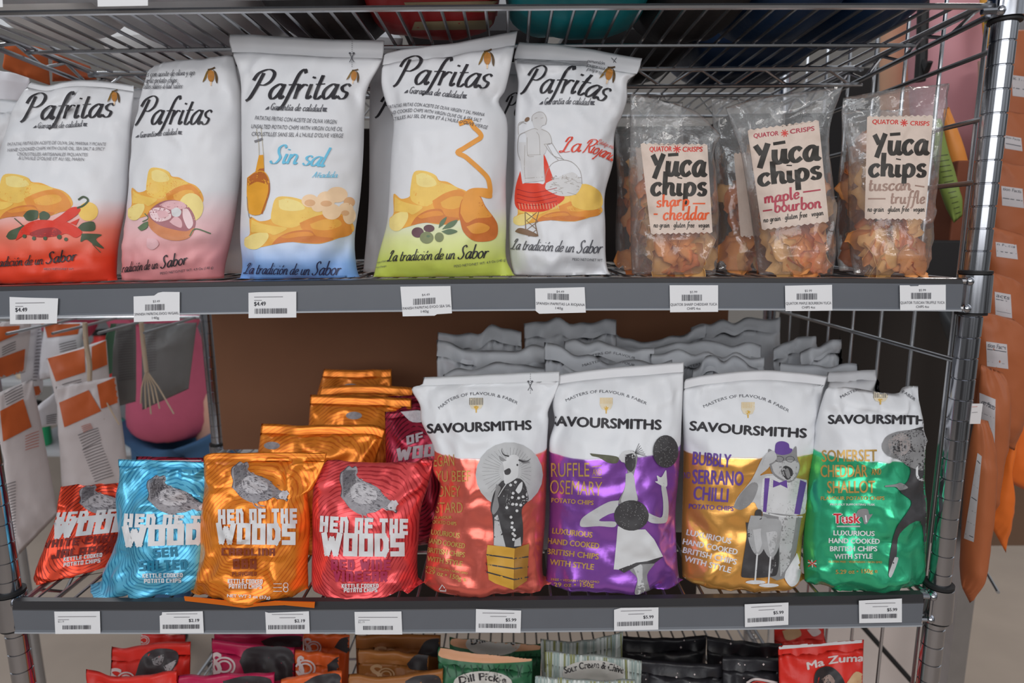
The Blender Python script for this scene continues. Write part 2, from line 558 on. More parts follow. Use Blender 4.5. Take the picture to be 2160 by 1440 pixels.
class Art:
    """collects flat printed shapes and lays them on the front of the given meshes"""

    def __init__(s, objs, root, maxlen=6., up=.00018, step=.000026):
        vs, fs = [], []
        for o in objs:
            b = len(vs)
            vs += [o.matrix_world @ v.co for v in o.data.vertices]
            fs += [tuple(i + b for i in p.vertices) for p in o.data.polygons]
        s.bvh = BVHTree.FromPolygons(vs, fs)
        # distance field of the face, smoothed so that the print bridges the finest creases
        q = [v - CAM for v in vs]
        px = [1080 + FPX * v.dot(CX) / v.dot(CF) for v in q]
        py = [720 - FPX * v.dot(CU) / v.dot(CF) for v in q]
        st = 3.0
        s.g0 = (max(-80, min(px)) - 6, max(-60, min(py)) - 6)
        nx, ny = int((min(2240, max(px)) - s.g0[0]) / st) + 4, int((min(1520, max(py)) - s.g0[1]) / st) + 4
        nx, ny = max(nx, 4), max(ny, 4)
        T = np.full((ny, nx), np.nan)
        for j in range(ny):
            for i in range(nx):
                h, _, _, t_ = s.bvh.ray_cast(CAM, ray(s.g0[0] + i * st, s.g0[1] + j * st).normalized())
                if h is not None: T[j, i] = t_
        ok = ~np.isnan(T)

        def win(A, r, f):
            out = None
            P_ = np.pad(A, r, mode='edge')
            for dj in range(2 * r + 1):
                for di in range(2 * r + 1):
                    B_ = P_[dj:dj + A.shape[0], di:di + A.shape[1]]
                    out = B_.copy() if out is None else f(out, B_)
            return out

        def blur(A, m_, r):
            w = win(m_.astype(float), r, np.add)
            return win(np.where(m_, A, 0), r, np.add) / np.maximum(w, 1e-9)
        b_ = blur(T, ok, 2)
        e = np.where(ok, b_ - T, 0)
        e = win(np.maximum(e, 0), 2, np.maximum)
        s.E = np.where(win(ok.astype(float), 1, np.maximum) > 0, b_ - blur(e, np.ones_like(ok), 1), np.nan)
        s.st = st
        s.root, s.maxlen, s.up, s.step = root, maxlen, up, step
        s.parts, s.n, s.last = {}, 0, None

    def env(s, p):
        x, y = (p[0] - s.g0[0]) / s.st, (p[1] - s.g0[1]) / s.st
        i, j = int(x), int(y)
        if i < 0 or j < 0 or j + 1 >= s.E.shape[0] or i + 1 >= s.E.shape[1]: return 9.
        fx, fy = x - i, y - j
        v = (s.E[j, i] * (1 - fx) + s.E[j, i + 1] * fx) * (1 - fy) + (s.E[j + 1, i] * (1 - fx) + s.E[j + 1, i + 1] * fx) * fy
        return 9. if np.isnan(v) else float(v)

    def tris(s, part, tri, mat, over=True):
        if over or s.last != (part, mat): s.n += 1
        s.last = (part, mat)
        s.parts.setdefault(part, []).append((tri, mat, s.n))

    def poly(s, part, pts, mat, smooth=False):
        if smooth:
            p = cat([Vector(q) for q in pts] + [Vector(pts[0])], 4)[:-1]
            pts = [tuple(q) for q in p]
        v3 = [Vector((a, b, 0)) for a, b in pts]
        t = geometry.tessellate_polygon([v3])
        s.tris(part, [[pts[i] for i in f] for f in t], mat)

    def ell(s, part, cx, cy, rx, ry, mat, ang=0, n=22):
        c_, s_ = math.cos(ang), math.sin(ang)
        s.poly(part, [(cx + rx * math.cos(a) * c_ - ry * math.sin(a) * s_, cy + rx * math.cos(a) * s_ + ry * math.sin(a) * c_)
                      for a in (2 * PI * k / n for k in range(n))], mat)

    def ribbon(s, pts, wf):
        A_ = np.array([tuple(p)[:2] for p in pts], float)
        tg = np.gradient(A_, axis=0)
        ln = np.linalg.norm(tg, axis=1, keepdims=True) + 1e-9
        tg = tg / ln
        nr = np.stack([-tg[:, 1], tg[:, 0]], 1)
        w = np.array([wf(t, i / (len(A_) - 1)) for i, t in enumerate(tg)])[:, None] * .5
        a, b = A_ + nr * w, A_ - nr * w
        out = []
        for i in range(len(A_) - 1):
            out.append([tuple(a[i]), tuple(b[i]), tuple(b[i + 1])])
            out.append([tuple(a[i]), tuple(b[i + 1]), tuple(a[i + 1])])
        return out

    def line(s, part, pts, w, mat, smooth=True, taper=False):
        p = cat([Vector(q) for q in pts], 6) if smooth and len(pts) > 2 else [Vector(q) for q in pts]
        s.tris(part, s.ribbon(p, (lambda t, k: w * (1.05 - k)) if taper else (lambda t, k: w)), mat, False)

    def place(s, part, vtri, L0, L1, path, h, mat, shear):
        A_, d = bez_path(path)
        L = d[-1]
        fl = np.array(vtri, float).reshape(-1, 2)
        x = (fl[:, 0] - L0) / (L1 - L0) * L + shear * fl[:, 1] * h
        y = fl[:, 1] * h
        px = np.interp(x, d, A_[:, 0])
        py = np.interp(x, d, A_[:, 1])
        e0 = (A_[1] - A_[0]) / max(1e-6, d[1])
        e1 = (A_[-1] - A_[-2]) / max(1e-6, d[-1] - d[-2])
        lo, hi = x < 0, x > L
        px[lo] += x[lo] * e0[0]; py[lo] += x[lo] * e0[1]
        px[hi] += (x[hi] - L) * e1[0]; py[hi] += (x[hi] - L) * e1[1]
        idx = np.clip(np.searchsorted(d, x) - 1, 0, len(d) - 2)
        tg = np.diff(A_, axis=0)
        tg = tg / (np.linalg.norm(tg, axis=1, keepdims=True) + 1e-9)
        nx, ny = tg[idx, 1], -tg[idx, 0]
        q = np.stack([px + nx * y, py + ny * y], 1).reshape(-1, 3, 2)
        s.tris(part, [[tuple(p) for p in t] for t in q], mat, False)

    def text(s, part, body, path, h, mat, bold=.0, shear=0.):
        global CAPH
        if CAPH is None:
            v, t = fontmesh('H', 0)
            CAPH = v[:, 1].max()
        v, t = fontmesh(body, 0)
        if not len(t): return
        v = v / CAPH
        x0, x1 = v[:, 0].min(), v[:, 0].max()
        k = (x1 - x0) * h / max(1., math.dist(path[0], path[-1]))
        for dx, dy in (((-bold * 1.6, 0), (bold * 1.6, 0), (0, bold), (0, -bold)) if bold else ((0, 0),)):
            s.place(part, [[(v[i][0] + dx * k, v[i][1] + dy) for i in f] for f in t], x0, x1, path, h, mat, shear)

    def script(s, part, body, path, xh, mat, wmin=.06, wmax=.22, shear=.36, track=0.):
        x, tri = 0., []
        for ch in body:
            adv, st = G.get(ch, G['i'])
            for q in st:
                p = cat([Vector((a + x, b)) for a, b in q], 5) if len(q) > 2 else [Vector((a + x, b)) for a, b in q]
                cap = (wmin + wmax) * .35
                tri += s.ribbon(p, lambda t, k: wmin + (wmax - wmin) * abs(t[1]) ** 1.2)
            x += adv + track
        s.place(part, tri, 0, x - track, path, xh, mat, shear)

    def block(s, part, body, path, h, mat, w=.30, gap=.16, shear=0.):
        """h: cap height, w: stroke width as a share of it"""
        x, tri = 0., []
        for ch in body:
            cw = {'I': .3, 'W': 1.15, ' ': .3}.get(ch, .8)
            for st in BK.get(ch, '').split(';'):
                if not st: continue
                p = [tuple(map(float, q.split(','))) for q in st[1:].split()]
                iw = 0 if ch == 'I' else cw - w
                p = [(x + (w / 2 if ch != 'I' else cw / 2 - 0.5 * iw) + a * iw, w * .36 + b * (1 - w * .72)) for a, b in p]
                for (a, b), (c, d) in zip(p, p[1:]):
                    L = math.hypot(c - a, d - b) + 1e-9
                    ux, uy = (c - a) / L, (d - b) / L
                    ex = w * .36 if abs(uy) > abs(ux) else w * .5
                    hw = w * (.5 if abs(uy) > abs(ux) else .36)
                    A0, A1 = (a - ux * ex, b - uy * ex), (c + ux * ex, d + uy * ex)
                    q = [(A0[0] - uy * hw, A0[1] + ux * hw), (A0[0] + uy * hw, A0[1] - ux * hw),
                         (A1[0] + uy * hw, A1[1] - ux * hw), (A1[0] - uy * hw, A1[1] + ux * hw)]
                    tri += [[q[0], q[1], q[2]], [q[0], q[2], q[3]]]
            x += cw + gap
        s.place(part, tri, 0, x - gap, path, h, mat, shear)

    def finish(s, labels=None):
        labels = labels or {}
        out = {}
        for part, items in s.parts.items():
            mats, ts, ds, fs, mi, cache = [], [], [], [], [], {}
            for tri, mat, layer in items:
                if mat not in mats: mats.append(mat)
                k = mats.index(mat)
                stack = list(tri)
                done = []
                while stack:
                    a, b, c = stack.pop()
                    la, lb, lc = math.dist(a, b), math.dist(b, c), math.dist(c, a)
                    mxl = max(la, lb, lc)
                    if mxl <= s.maxlen:
                        done.append((a, b, c))
                        continue
                    if mxl == la:
                        q = ((a[0] + b[0]) / 2, (a[1] + b[1]) / 2)
                        stack += [(a, q, c), (q, b, c)]
                    elif mxl == lb:
                        q = ((b[0] + c[0]) / 2, (b[1] + c[1]) / 2)
                        stack += [(a, b, q), (a, q, c)]
                    else:
                        q = ((c[0] + a[0]) / 2, (c[1] + a[1]) / 2)
                        stack += [(a, b, q), (q, b, c)]
                off = s.up + s.step * layer

                for t in done:
                    ids = []
                    for p in t:
                        key = (round(p[0], 2), round(p[1], 2), layer)
                        if key not in cache:
                            d = ray(*p).normalized()
                            h, nr, _, q = s.bvh.ray_cast(CAM, d)
                            if h is None:
                                cache[key] = -1
                            else:
                                ts.append(min(q, max(s.env(p), q - .005)) - off / max(.35, abs(nr.dot(d))))
                                ds.append(d)
                                cache[key] = len(ts) - 1
                        ids.append(cache[key])
                    if -1 in ids or len(set(ids)) < 3: continue
                    z = [ts[i] for i in ids]
                    if max(z) - min(z) > .03: continue
                    a, b, c = (ds[i] * ts[i] for i in ids)
                    if (b - a).cross(c - a).dot(-a) < 0: ids = ids[::-1]
                    fs.append(ids)
                    mi.append(k)
            vs = [CAM + d * t_ for d, t_ in zip(ds, ts)]
            if fs:
                o = mesh(part, vs, fs, s.root, mats, True, mi)
                if part in labels: o['label'] = labels[part]
                out[part] = o
        return out


# ------------------------------------------------------------------ bags
def nz(x, y, z=0.): return noise.noise(Vector((x, y, z)))


def sstep(a, b, x):
    t = min(1, max(0, (x - a) / (b - a)))
    return t * t * (3 - 2 * t)


def bag(name, label, category, L, R, T=None, B=None, Y=.02, lean=.03, th=.03, mat=None, smat=None, nu=44, nv=70, seal=.92,
        seed=0., gather=.004, crumple=.003, group=None, zmin=None, Yr=0., pro=2.6, creases=(), flat_top=.5, back=1., sharp=0., zmax=None, xlim=(-.590, .590)):
    """a filled bag from the outline of its face: L, R bottom to top, T, B left to right; Y depth of its middle"""
    B = B or [L[0], R[0]]
    T = T or [L[-1], R[-1]]
    us = np.array([.5 - .5 * math.cos(PI * k / nu) for k in range(nu + 1)]) * .55 + np.linspace(0, 1, nu + 1) * .45
    vs_ = np.linspace(0, 1, nv + 1)
    Lp, Rp = resample(cat([Vector(p) for p in L]), vs_), resample(cat([Vector(p) for p in R]), vs_)
    Bp, Tp = resample(cat([Vector(p) for p in B]), us), resample(cat([Vector(p) for p in T]), us)
    front, backv = [], []
    hpx = abs(L[0][1] - L[-1][1])
    wpx = abs(R[0][0] - L[0][0])
    for j, v in enumerate(vs_):
        for i, u in enumerate(us):
            q = (1 - v) * Bp[i] + v * Tp[i] + (1 - u) * Lp[j] + u * Rp[j] - (
                (1 - u) * (1 - v) * Bp[0] + u * (1 - v) * Bp[-1] + (1 - u) * v * Tp[0] + u * v * Tp[-1])
            p = at(q[0], q[1], Y + lean * v + Yr * u)
            if zmin is not None: p.x = min(max(p.x, xlim[0]), xlim[1])
            if zmax is not None: p.z = min(p.z, zmax)
            vt = min(1, v / seal) if seal else v
            e = max(0, 1 - abs(2 * u - 1) ** pro) ** .62
            s_ = min(1, vt / .13) ** .5 * min(1, (1 - vt) / flat_top) ** .7
            bl = th * e * s_
            ed = min(1, min(u, 1 - u) / .06) * min(1, v / .03)
            bx, by = q[0] / 60, q[1] / 60
            wx, wy = nz(bx * .8 + seed, by * .8, 3), nz(bx * .8, by * .8 + seed, 7)
            cr_ = abs(nz(bx * .55 + wx * .7 + seed, by * .4 + wy * .7, seed)) + .5 * abs(nz(bx * 1.3 + seed, by * .9 + wx, 5 + seed)) + .28 * abs(nz(bx * 2.3 + wy, by * 1.9 + seed, 8 + seed))
            g_top = math.exp(-(1 - vt) / .16) * nz(u * 9 + seed, v * 1.5, 2) * (1 if vt < 1 else 0)
            g_bot = math.exp(-vt / .12) * nz(u * 8 + seed, v * 3, 9)
            near = .40 + .75 * max(math.exp(-(1 - vt) / .22), math.exp(-vt / .15))
            dsp = -crumple * (cr_ - .4) * 2.6 * near + gather * (g_top + g_bot)
            for (a, b), (c, d), am, wd in creases:
                t = max(0, min(1, ((u - a) * (c - a) + (v - b) * (d - b)) / ((c - a) ** 2 + (d - b) ** 2 + 1e-9)))
                dd = math.hypot(u - a - t * (c - a), (v - b - t * (d - b)) * 1.5)
                dsp += am * math.exp(-(dd / wd) ** (1.2 if sharp else 2)) * math.sin(PI * min(1, max(.12, t if t > 0 else .12))) ** .3
            if seal and v > seal + 1e-6:
                k = (v - seal) / (1 - seal)
                off = gather * .8 * nz(u * 5 + seed, seed) * 1.2 + .0007 * math.sin(k * 22)
                front.append(p + Vector((0, -.0005 + off * -1, 0)))
                backv.append(p + Vector((0, .0005 - off, 0)))
            else:
                front.append(p + Vector((0, -(bl + dsp * ed), 0)))
                bk_ = bl * back
                backv.append(p + Vector((0, bk_ + .0004 * ed, 0)))
    if zmin is not None:
        for lst in (front, backv):
            for p in lst:
                zm = zmin(p.x) if callable(zmin) else zmin
                if p.z < zm: p.z = zm + .0006 * min(1, (zm - p.z) * 20)
    W_ = nu + 1
    js = max(1, int(round(seal * nv))) if seal else nv

    def sheet(nm, j0, j1, parent, mt):
        vv, ff, uv = [], [], []
        idx = {}

        def vid(side, i, j):
            if i in (0, nu) or (j == 0) or (seal and j == js and j1 == js) or j == nv: side = 0
            k_ = (side, i, j)
            if k_ not in idx:
                idx[k_] = len(vv)
                vv.append((front if side == 0 else backv)[j * W_ + i])
                uv.append((us[i], vs_[j]))
            return idx[k_]
        for j in range(j0, j1):
            for i in range(nu):
                ff.append((vid(0, i, j), vid(0, i + 1, j), vid(0, i + 1, j + 1), vid(0, i, j + 1)))
                ff.append((vid(1, i, j), vid(1, i, j + 1), vid(1, i + 1, j + 1), vid(1, i + 1, j)))
        ff = [f for f in ff if len(set(f)) >= 3]
        ff = [tuple(dict.fromkeys(f)) for f in ff]
        o = mesh(nm, vv, ff, parent, (mt,))
        l = o.data.uv_layers.new(name='UVMap')
        for lp in o.data.loops:
            l.data[lp.index].uv = uv[lp.vertex_index]
        return o
    root = sheet(name, 0, js, None, mat)
    tag(root, label, category, group)
    objs = [root]
    if seal:
        objs.append(sheet('top_seal', js, nv, root, smat or mat))
    return root, objs


# ------------------------------------------------------------------ the setting
def plane(name, pts, mat, label=None):
    o = mesh(name, pts, [tuple(range(len(pts)))], None, (mat,), False)
    o['kind'] = 'structure'
    return o


M['floor'] = P('polished_concrete', (152, 138, 126), rough=.45, var=.16, scale=4, bump=.05, bscale=20)
M['wallp'] = P('painted_wall', (150, 146, 142), rough=.8, var=.03)
plane('floor', [(-4, -3, ZF), (4, -3, ZF), (4, 4.2, ZF), (-4, 4.2, ZF)], M['floor'])
plane('wall_back', [(-4, 4.2, ZF), (4, 4.2, ZF), (4, 4.2, 2.0), (-4, 4.2, 2.0)], M['wallp'])


# ------------------------------------------------------------------ the wire shelving
def bow(x, b): return b * (1 - (x / .577) ** 2)


rack = empty('wire_shelving_rack', (0, .2875, ZF))
tag(rack, 'chrome wire shelving rack with grooved round posts carrying all the snack bags', 'shelving')
PX = .5975
TOPZ = .93


def post(x, y):
    mb = MB()
    pr = [(.0127, 0)]
    n = int((TOPZ - ZF) / .0254)
    for k in range(1, n):
        z = k * .0254 + .006
        pr += [(.0127, z - .0011), (.0113, z - .0004), (.0113, z + .0004), (.0127, z + .0011)]
    pr += [(.0127, TOPZ - ZF - .002), (.0105, TOPZ - ZF)]
    mb.lathe((x, y, ZF), pr, 28)
    return mb.build('post', M['chrome'], rack)


for x, y in ((-PX, 0), (PX, 0), (-PX, DEP), (PX, DEP)):
    post(x, y)


def shelf(z, bw, flip, mid):
    """deck of wires at z; flip: the rail side stands above the deck"""
    sh = empty('wire_shelf', (0, .2875, z))
    sh.parent = rack
    sh.matrix_parent_inverse = rack.matrix_world.inverted()
    sh.matrix_world = Matrix.Translation((0, .2875, z))
    bpy.context.view_layer.update()
    d = MB()
    nW = 47
    for k in range(nW):
        x = -.565 + 1.13 * k / (nW - 1)
        zz = z + bow(x, bw)
        d.tube([(x, -.004, zz), (x, .05, zz), (x, DEP - .01, zz)], .0021, 6)
    for y in (.125, mid, .42):
        d.tube([(x, y, z - .0045 + bow(x, bw)) for x in np.linspace(-.577, .577, 9)], .0026, 6)
    d.build('wire_deck', M['wire'], sh)
    lo = -.012 if flip else -HS + .003
    hi = .030 if flip else 0.0
    for y, nm in ((-.004, 'front_truss'), (DEP, 'back_truss')):
        t = MB()
        for dz in (lo if not (flip and nm == 'front_truss') else -.001, hi):
            t.tube([(x, y, z + dz + bow(x, bw)) for x in np.linspace(-.58, .58, 9)], .0034, 8)
        if nm == 'back_truss':
            pts = [(-.57 + 1.14 * k / 32, y, z + (lo if k % 2 else hi)) for k in range(33)]
            t.tube(pts, .0022, 6)
        t.build(nm, M['wire'], sh)
    for x in (-.578, .578):
        t = MB()
        a, b = (-.030, .002) if flip else (lo, hi)
        if flip:
            t.tube([(x, 0, z - .010), (x, DEP, z - .026)], .0034, 8)
            t.tube([(x, 0, z + .003), (x, DEP, z + .001)], .0034, 8)
            pts = [(x, .02 + .54 * k / 12, z + (-.012 - .014 * k / 12 if k % 2 else .002)) for k in range(13)]
        else:
            t.tube([(x, 0, z + a), (x, DEP, z + a)], .0034, 8)
            t.tube([(x, 0, z + b), (x, DEP, z + b)], .0034, 8)
            pts = [(x, .02 + .54 * k / 12, z + (a if k % 2 else b)) for k in range(13)]
        t.tube(pts, .0024, 6)
        t.build('side_truss', M['wire_dark'], sh)
    if flip:
        t = MB()
        t.tube([(x, mid, z - .001) for x in (-.577, 0, .577)], .003, 8)
        t.tube([(x, mid, z - .026) for x in (-.577, 0, .577)], .003, 8)
        zz = []
        for k in range(25):
            x0 = -.565 + 1.13 * k / 24
            zz += [(x0 - .008, mid, z - (.004 if k % 2 else .024)), (x0 + .008, mid, z - (.004 if k % 2 else .024))]
        t.tube(zz, .0022, 6)
        t.build('middle_truss', M['wire'], sh)
    z0, z1 = (z - .014, z + .040) if flip else (z - HS - .004, z + .008)
    for x in (-PX, PX):
        for y in (0, DEP):
            c = MB()
            c.lathe((x, y, z0), [(.0150, 0), (.0188, .001), (.0182, (z1 - z0) * .5), (.0176, z1 - z0 - .001), (.0150, z1 - z0)], 28)
            s_ = -1 if x > 0 else 1
            if y == 0:
                for q in (z0 + .006, z1 - .008):
                    c.tube([(x + s_ * .034, -.010, q), (x + s_ * .016, -.012, q)], .0034, 8)
                    c.sphere((x + s_ * .0155, -.0125, q), .0052)
                c.tube([(x + s_ * .0165, -.012, z0 + .006), (x + s_ * .0165, -.012, z1 - .008)], .0022, 6)
            co = c.build('collar', M['chrome'], sh)
            for q, pr in ((z1 - .0005, [(.0130, 0), (.0172, .0005), (.0172, .0042), (.0130, .005)]), (z0 - .003, [(.0130, 0), (.0165, .0005), (.0165, .003), (.0130, .0035)])):
                r = MB()
                r.lathe((x, y, q), pr, 24)
                ro = r.build('sleeve', M['rubber'], sh)
                ro['label'] = 'black plastic sleeve ring around the post'
    return sh


shelf(0.0, -.004, False, .2875)
shelf(H1, .005, False, .2875)
shelf(H2, .003, True, .246)
shelf(-.40, 0, False, .2875)

# the wire side panel on the right between the posts
pan = empty('side_panel', (PX, .2875, 0))
pan.parent = rack
pan.matrix_parent_inverse = rack.matrix_world.inverted()
bpy.context.view_layer.update()
mb = MB()
XS = PX - .002
for px, py in ((2076, 101), (2064, 246), (2052, 383), (2022, 765)):
    z = atx(px, py, XS)
    zz = at(px, py, 0.0).z
    mb.tube([(XS, .008, zz), (XS, DEP - .01, zz)], .0030, 8)
mb.build('panel_rail', M['wire_dark'], pan)
mb = MB()
for y in (.030, .105, .180, .255, .330, .405, .480):
    mb.tube([(XS + .004, y, -.42), (XS + .004, y, .80)], .0024, 8)
mb.build('panel_rod', M['wire'], pan)


# ------------------------------------------------------------------ grey ticket rails and price tags
def rail(label, x0, x1, zt, zb, bw, Y=-.0135, lip=.003):
    prof = [(Y + .002, zt + lip + .0005, 0), (Y - .006, zt + lip, 0), (Y - .008, zt - .001, 0), (Y - .0086, zt - .002, 1), (Y - .0086, zb + .004, 1),
            (Y - .0105, zb + .002, 2), (Y - .0105, zb, 2), (Y + .002, zb, 1), (Y + .003, zb + .003, 1)]
    xs = np.linspace(x0, x1, 33)
    vs, fs, mi = [], [], []
    n = len(prof)
    for x in xs:
        for y, z, k in prof: vs.append((x, y, z + bow(x, bw)))
    for i in range(len(xs) - 1):
        for j in range(n):
            j2 = (j + 1) % n
            fs.append((i * n + j, (i + 1) * n + j, (i + 1) * n + j2, i * n + j2))
            mi.append(prof[j][2] if prof[j][2] != 2 else 2)
    fs += [tuple(range(n))[::-1], tuple((len(xs) - 1) * n + j for j in range(n))]
    mi += [1, 1]

    def pick(nm, ks, mt, par):
        f2 = [f for f, m_ in zip(fs, mi) if m_ in ks]
        used = sorted({i for f in f2 for i in f})
        mp = {a: b for b, a in enumerate(used)}
        return mesh(nm, [vs[i] for i in used], [tuple(mp[i] for i in f) for f in f2], par, (mt,), False)
    r = pick('ticket_rail', (1,), M['rail'], None)
    tag(r, label, 'ticket rail')
    pick('top_lip', (0,), M['rail_lip'], r)
    pick('bottom_lip', (2,), M['rail_edge'], r)
    return r


rail('grey plastic ticket rail along the upper shelf under the white bags', -.60, .569, H1 - .0005, H1 - HS, .005)
rail('grey plastic ticket rail along the lower shelf under the foil bags', -.579, .565, -.001, -HS, -.004, lip=.009)  # dark lip raised: the extra strip stands in for shade below the bags
rail('grey plastic ticket rail cut off by the top of the picture', -.578, .570, H2 + .044, H2 + .006, .003)
YT = -.0246


def barcode(a, x0, x1, y0, y1, seed, tilt=0., mat=None):
    rnd = random.Random(seed)
    x = x0
    while x < x1 - 1:
        w = rnd.choice((.8, .8, 1.4, 2.1))
        xe = min(x1, x + w)
        d = tilt * (x - x0)
        a.poly('barcode', [(x, y0 + d), (xe, y0 + d), (xe, y1 + d), (x, y1 + d)], mat or K2)
        x = xe + rnd.choice((.8, .9, 1.5))


def price_tag(label, poly, kind, seed, price, lines=(), group='price tags on the grey rails'):
    vs = []
    n = len(poly)
    for k in (0, 1):
        vs += [at(x, y, YT + .0012 * k) for x, y in poly]
    fs = [tuple(range(n)), tuple(n + i for i in range(n))[::-1]] + [(i, n + i, n + (i + 1) % n, (i + 1) % n) for i in range(n)]
    o = mesh('price_tag', vs, fs, None, (M['paper'],), False)
    tag(o, label, 'price tag', group)
    xs = [p[0] for p in poly]
    x0, x1 = min(xs), max(xs)
    tl = min(poly, key=lambda p: p[0] + p[1])
    bl = min(poly, key=lambda p: p[0] - p[1])
    br = max(poly, key=lambda p: p[0] + p[1])
    w = x1 - x0
    sl = (br[1] - bl[1]) / max(1, br[0] - bl[0])
    yb = bl[1]
    a = Art([o], o, maxlen=14, up=.0002, step=.00002)

    def ln(fx0, fx1, up): return [(x0 + w * fx0, yb - up + sl * w * fx0), (x0 + w * fx1, yb - up + sl * w * fx1)]
    if kind == 'A':      # small print, price at the left, barcode under it
        a.line('print', ln(.12, .72, 44), 1.3, K3)
        a.line('print', ln(.12, .28, 37), 1.3, K3)
        a.text('print', price, ln(.12, .36, 26), 8, K2, bold=.03)
        barcode(a, x0 + w * .13, x0 + w * .80, yb - 20, yb - 9, seed, sl)
    elif kind == 'B':    # price in the middle, barcode, product lines
        a.text('print', price, ln(.42, .57, 40), 4.6, K2)
        barcode(a, x0 + w * .25, x0 + w * .68, yb - 37, yb - 24, seed, sl)
        a.text('print', lines[0], ln(.02, .98, 13.5), 5.4, K2)
        a.text('print', lines[1], ln(*((.40, .55) if len(lines[1]) < 6 else (.36, .64)), 5), 5, K2)
    elif kind == 'C':
        a.line('print', ln(.08, .90, 36), 1.1, K3)
        a.line('print', ln(.08, .32, 30), 1.1, K3)
        a.text('print', price, ln(.08, .21, 24), 4, K3)
        barcode(a, x0 + w * .18, x0 + w * .80, yb - 18, yb - 9.5, seed, sl)
    else:
        a.line('print', ln(.15, .85, 41), 1.1, K3)
        a.line('print', ln(.32, .68, 34), 1.1, K3)
        a.text('print', price, ln(.66, .89, 24), 6.2, K2, bold=.03)
        barcode(a, x0 + w * .07, x0 + w * .89, yb - 18.5, yb - 9.5, seed, sl)
    a.finish()
    return o


q3 = C(0, 580, 3)
q6, q7 = C(0, 580, 1.9636), C(1060, 580, 1.9636)
b0, b7, b14 = C(0, 1240, 3), C(700, 1240, 3), C(1400, 1240, 2.842)
price_tag('white price tag below the red chili pepper bag', q3((60, 138), (180, 143), (368, 147), (360, 305), (63, 310)), 'A', 1, '$4.49')
price_tag('white price tag with a torn raised corner below the pink garlic bag',
          q3((845, 135), (975, 130), (1000, 112), (1030, 106), (1137, 107), (1137, 288), (847, 297)), 'B', 2, '$3.49', ('SPANISH PAFRITAS EVOO W/GARL', '140g'))
price_tag('white price tag below the blue based bag with the oil bottle', q3((1572, 112), (1640, 108), (1875, 105), (1875, 268), (1573, 272)), 'A', 3, '$4.49')
price_tag('white price tag below the green based bag with the peeled potato',
          q6((1658, 48), (1866, 45), (1872, 158), (1810, 162), (1800, 168), (1668, 171)), 'B', 4, '$4.49', ('SPANISH PAFRITAS EVOO SEA SAL', '140g'))
price_tag('white price tag below the bag with the woman in a red skirt',
          q7((135, 55), (340, 50), (345, 155), (152, 160), (137, 148)), 'B', 5, '$4.49', ('SPANISH PAFRITAS LA RIOJANA', '140g'))
price_tag('white price tag below the leftmost clear bag', q7((692, 42), (893, 42), (893, 152), (694, 154)), 'B', 6, '$5.99',
          ('QUATOR SHARP CHEDDAR YUCA', 'CHIPS 4oz'))
price_tag('white price tag below the middle clear bag', q7((1170, 44), (1365, 40), (1366, 147), (1172, 149)), 'B', 7, '$5.99',
          ('QUATOR MAPLE BOURBON YUCA', 'CHIPS 4oz'))
price_tag('white price tag below the rightmost clear bag',
          q7((1645, 42), (1685, 42), (1690, 46), (1722, 45), (1724, 41), (1836, 40), (1836, 145), (1647, 146)), 'B', 8, '$5.99',
          ('QUATOR TUSCAN TRUFFLE YUCA', 'CHIPS 4oz'))
price_tag('white price tag below the dark red bag lying back at the left', b0((343, 148), (632, 146), (636, 288), (350, 290)), 'C', 9, '$2.19')
price_tag('white price tag below the blue foil bag with the hen', b0((1010, 175), (1024, 170), (1026, 152), (1283, 146), (1290, 285), (1013, 287)), 'D', 10, '$2.19')
price_tag('white price tag below the orange foil bag with the hen', b0((1678, 150), (1700, 156), (1955, 146), (1960, 288), (1685, 290)), 'D', 11, '$2.19')
price_tag('white price tag below the bright red foil bag with the hen', b7((143, 150), (440, 147), (446, 293), (148, 293)), 'C', 12, '$2.19')
price_tag('white price tag below the coral foil bag with the cow', b7((912, 132), (1198, 142), (1194, 283), (910, 280)), 'D', 13, '$5.99')
price_tag('white price tag below the purple foil bag with the peacock', b7((1786, 137), (1830, 125), (2067, 122), (2066, 262), (1786, 270)), 'D', 14, '$5.99')
price_tag('white price tag below the gold foil bag with the cat', b14((485, 97), (748, 86), (747, 220), (487, 234)), 'D', 15, '$5.99')
price_tag('white price tag below the green foil bag with the elephant', b14((1170, 75), (1428, 62), (1428, 205), (1172, 210)), 'D', 16, '$5.99')
for nm, pl in (('blank white price tag on the topmost rail, at the left above the white bags', [(205, -34), (312, -36), (312, 12), (206, 14)]),
               ('blank white price tag corner at the extreme left of the topmost rail', [(-60, -34), (4, -34), (6, 15), (-60, 17)])):
    n = 4
    vs = [at(x, y, YT + .0012 * k) for k in (0, 1) for x, y in pl]
    o = mesh('price_tag', vs, [(0, 1, 2, 3), (7, 6, 5, 4), (0, 4, 5, 1), (1, 5, 6, 2), (2, 6, 7, 3), (3, 7, 4, 0)], None, (M['paper'],), False)
    tag(o, nm, 'price tag', 'price tags on the grey rails')


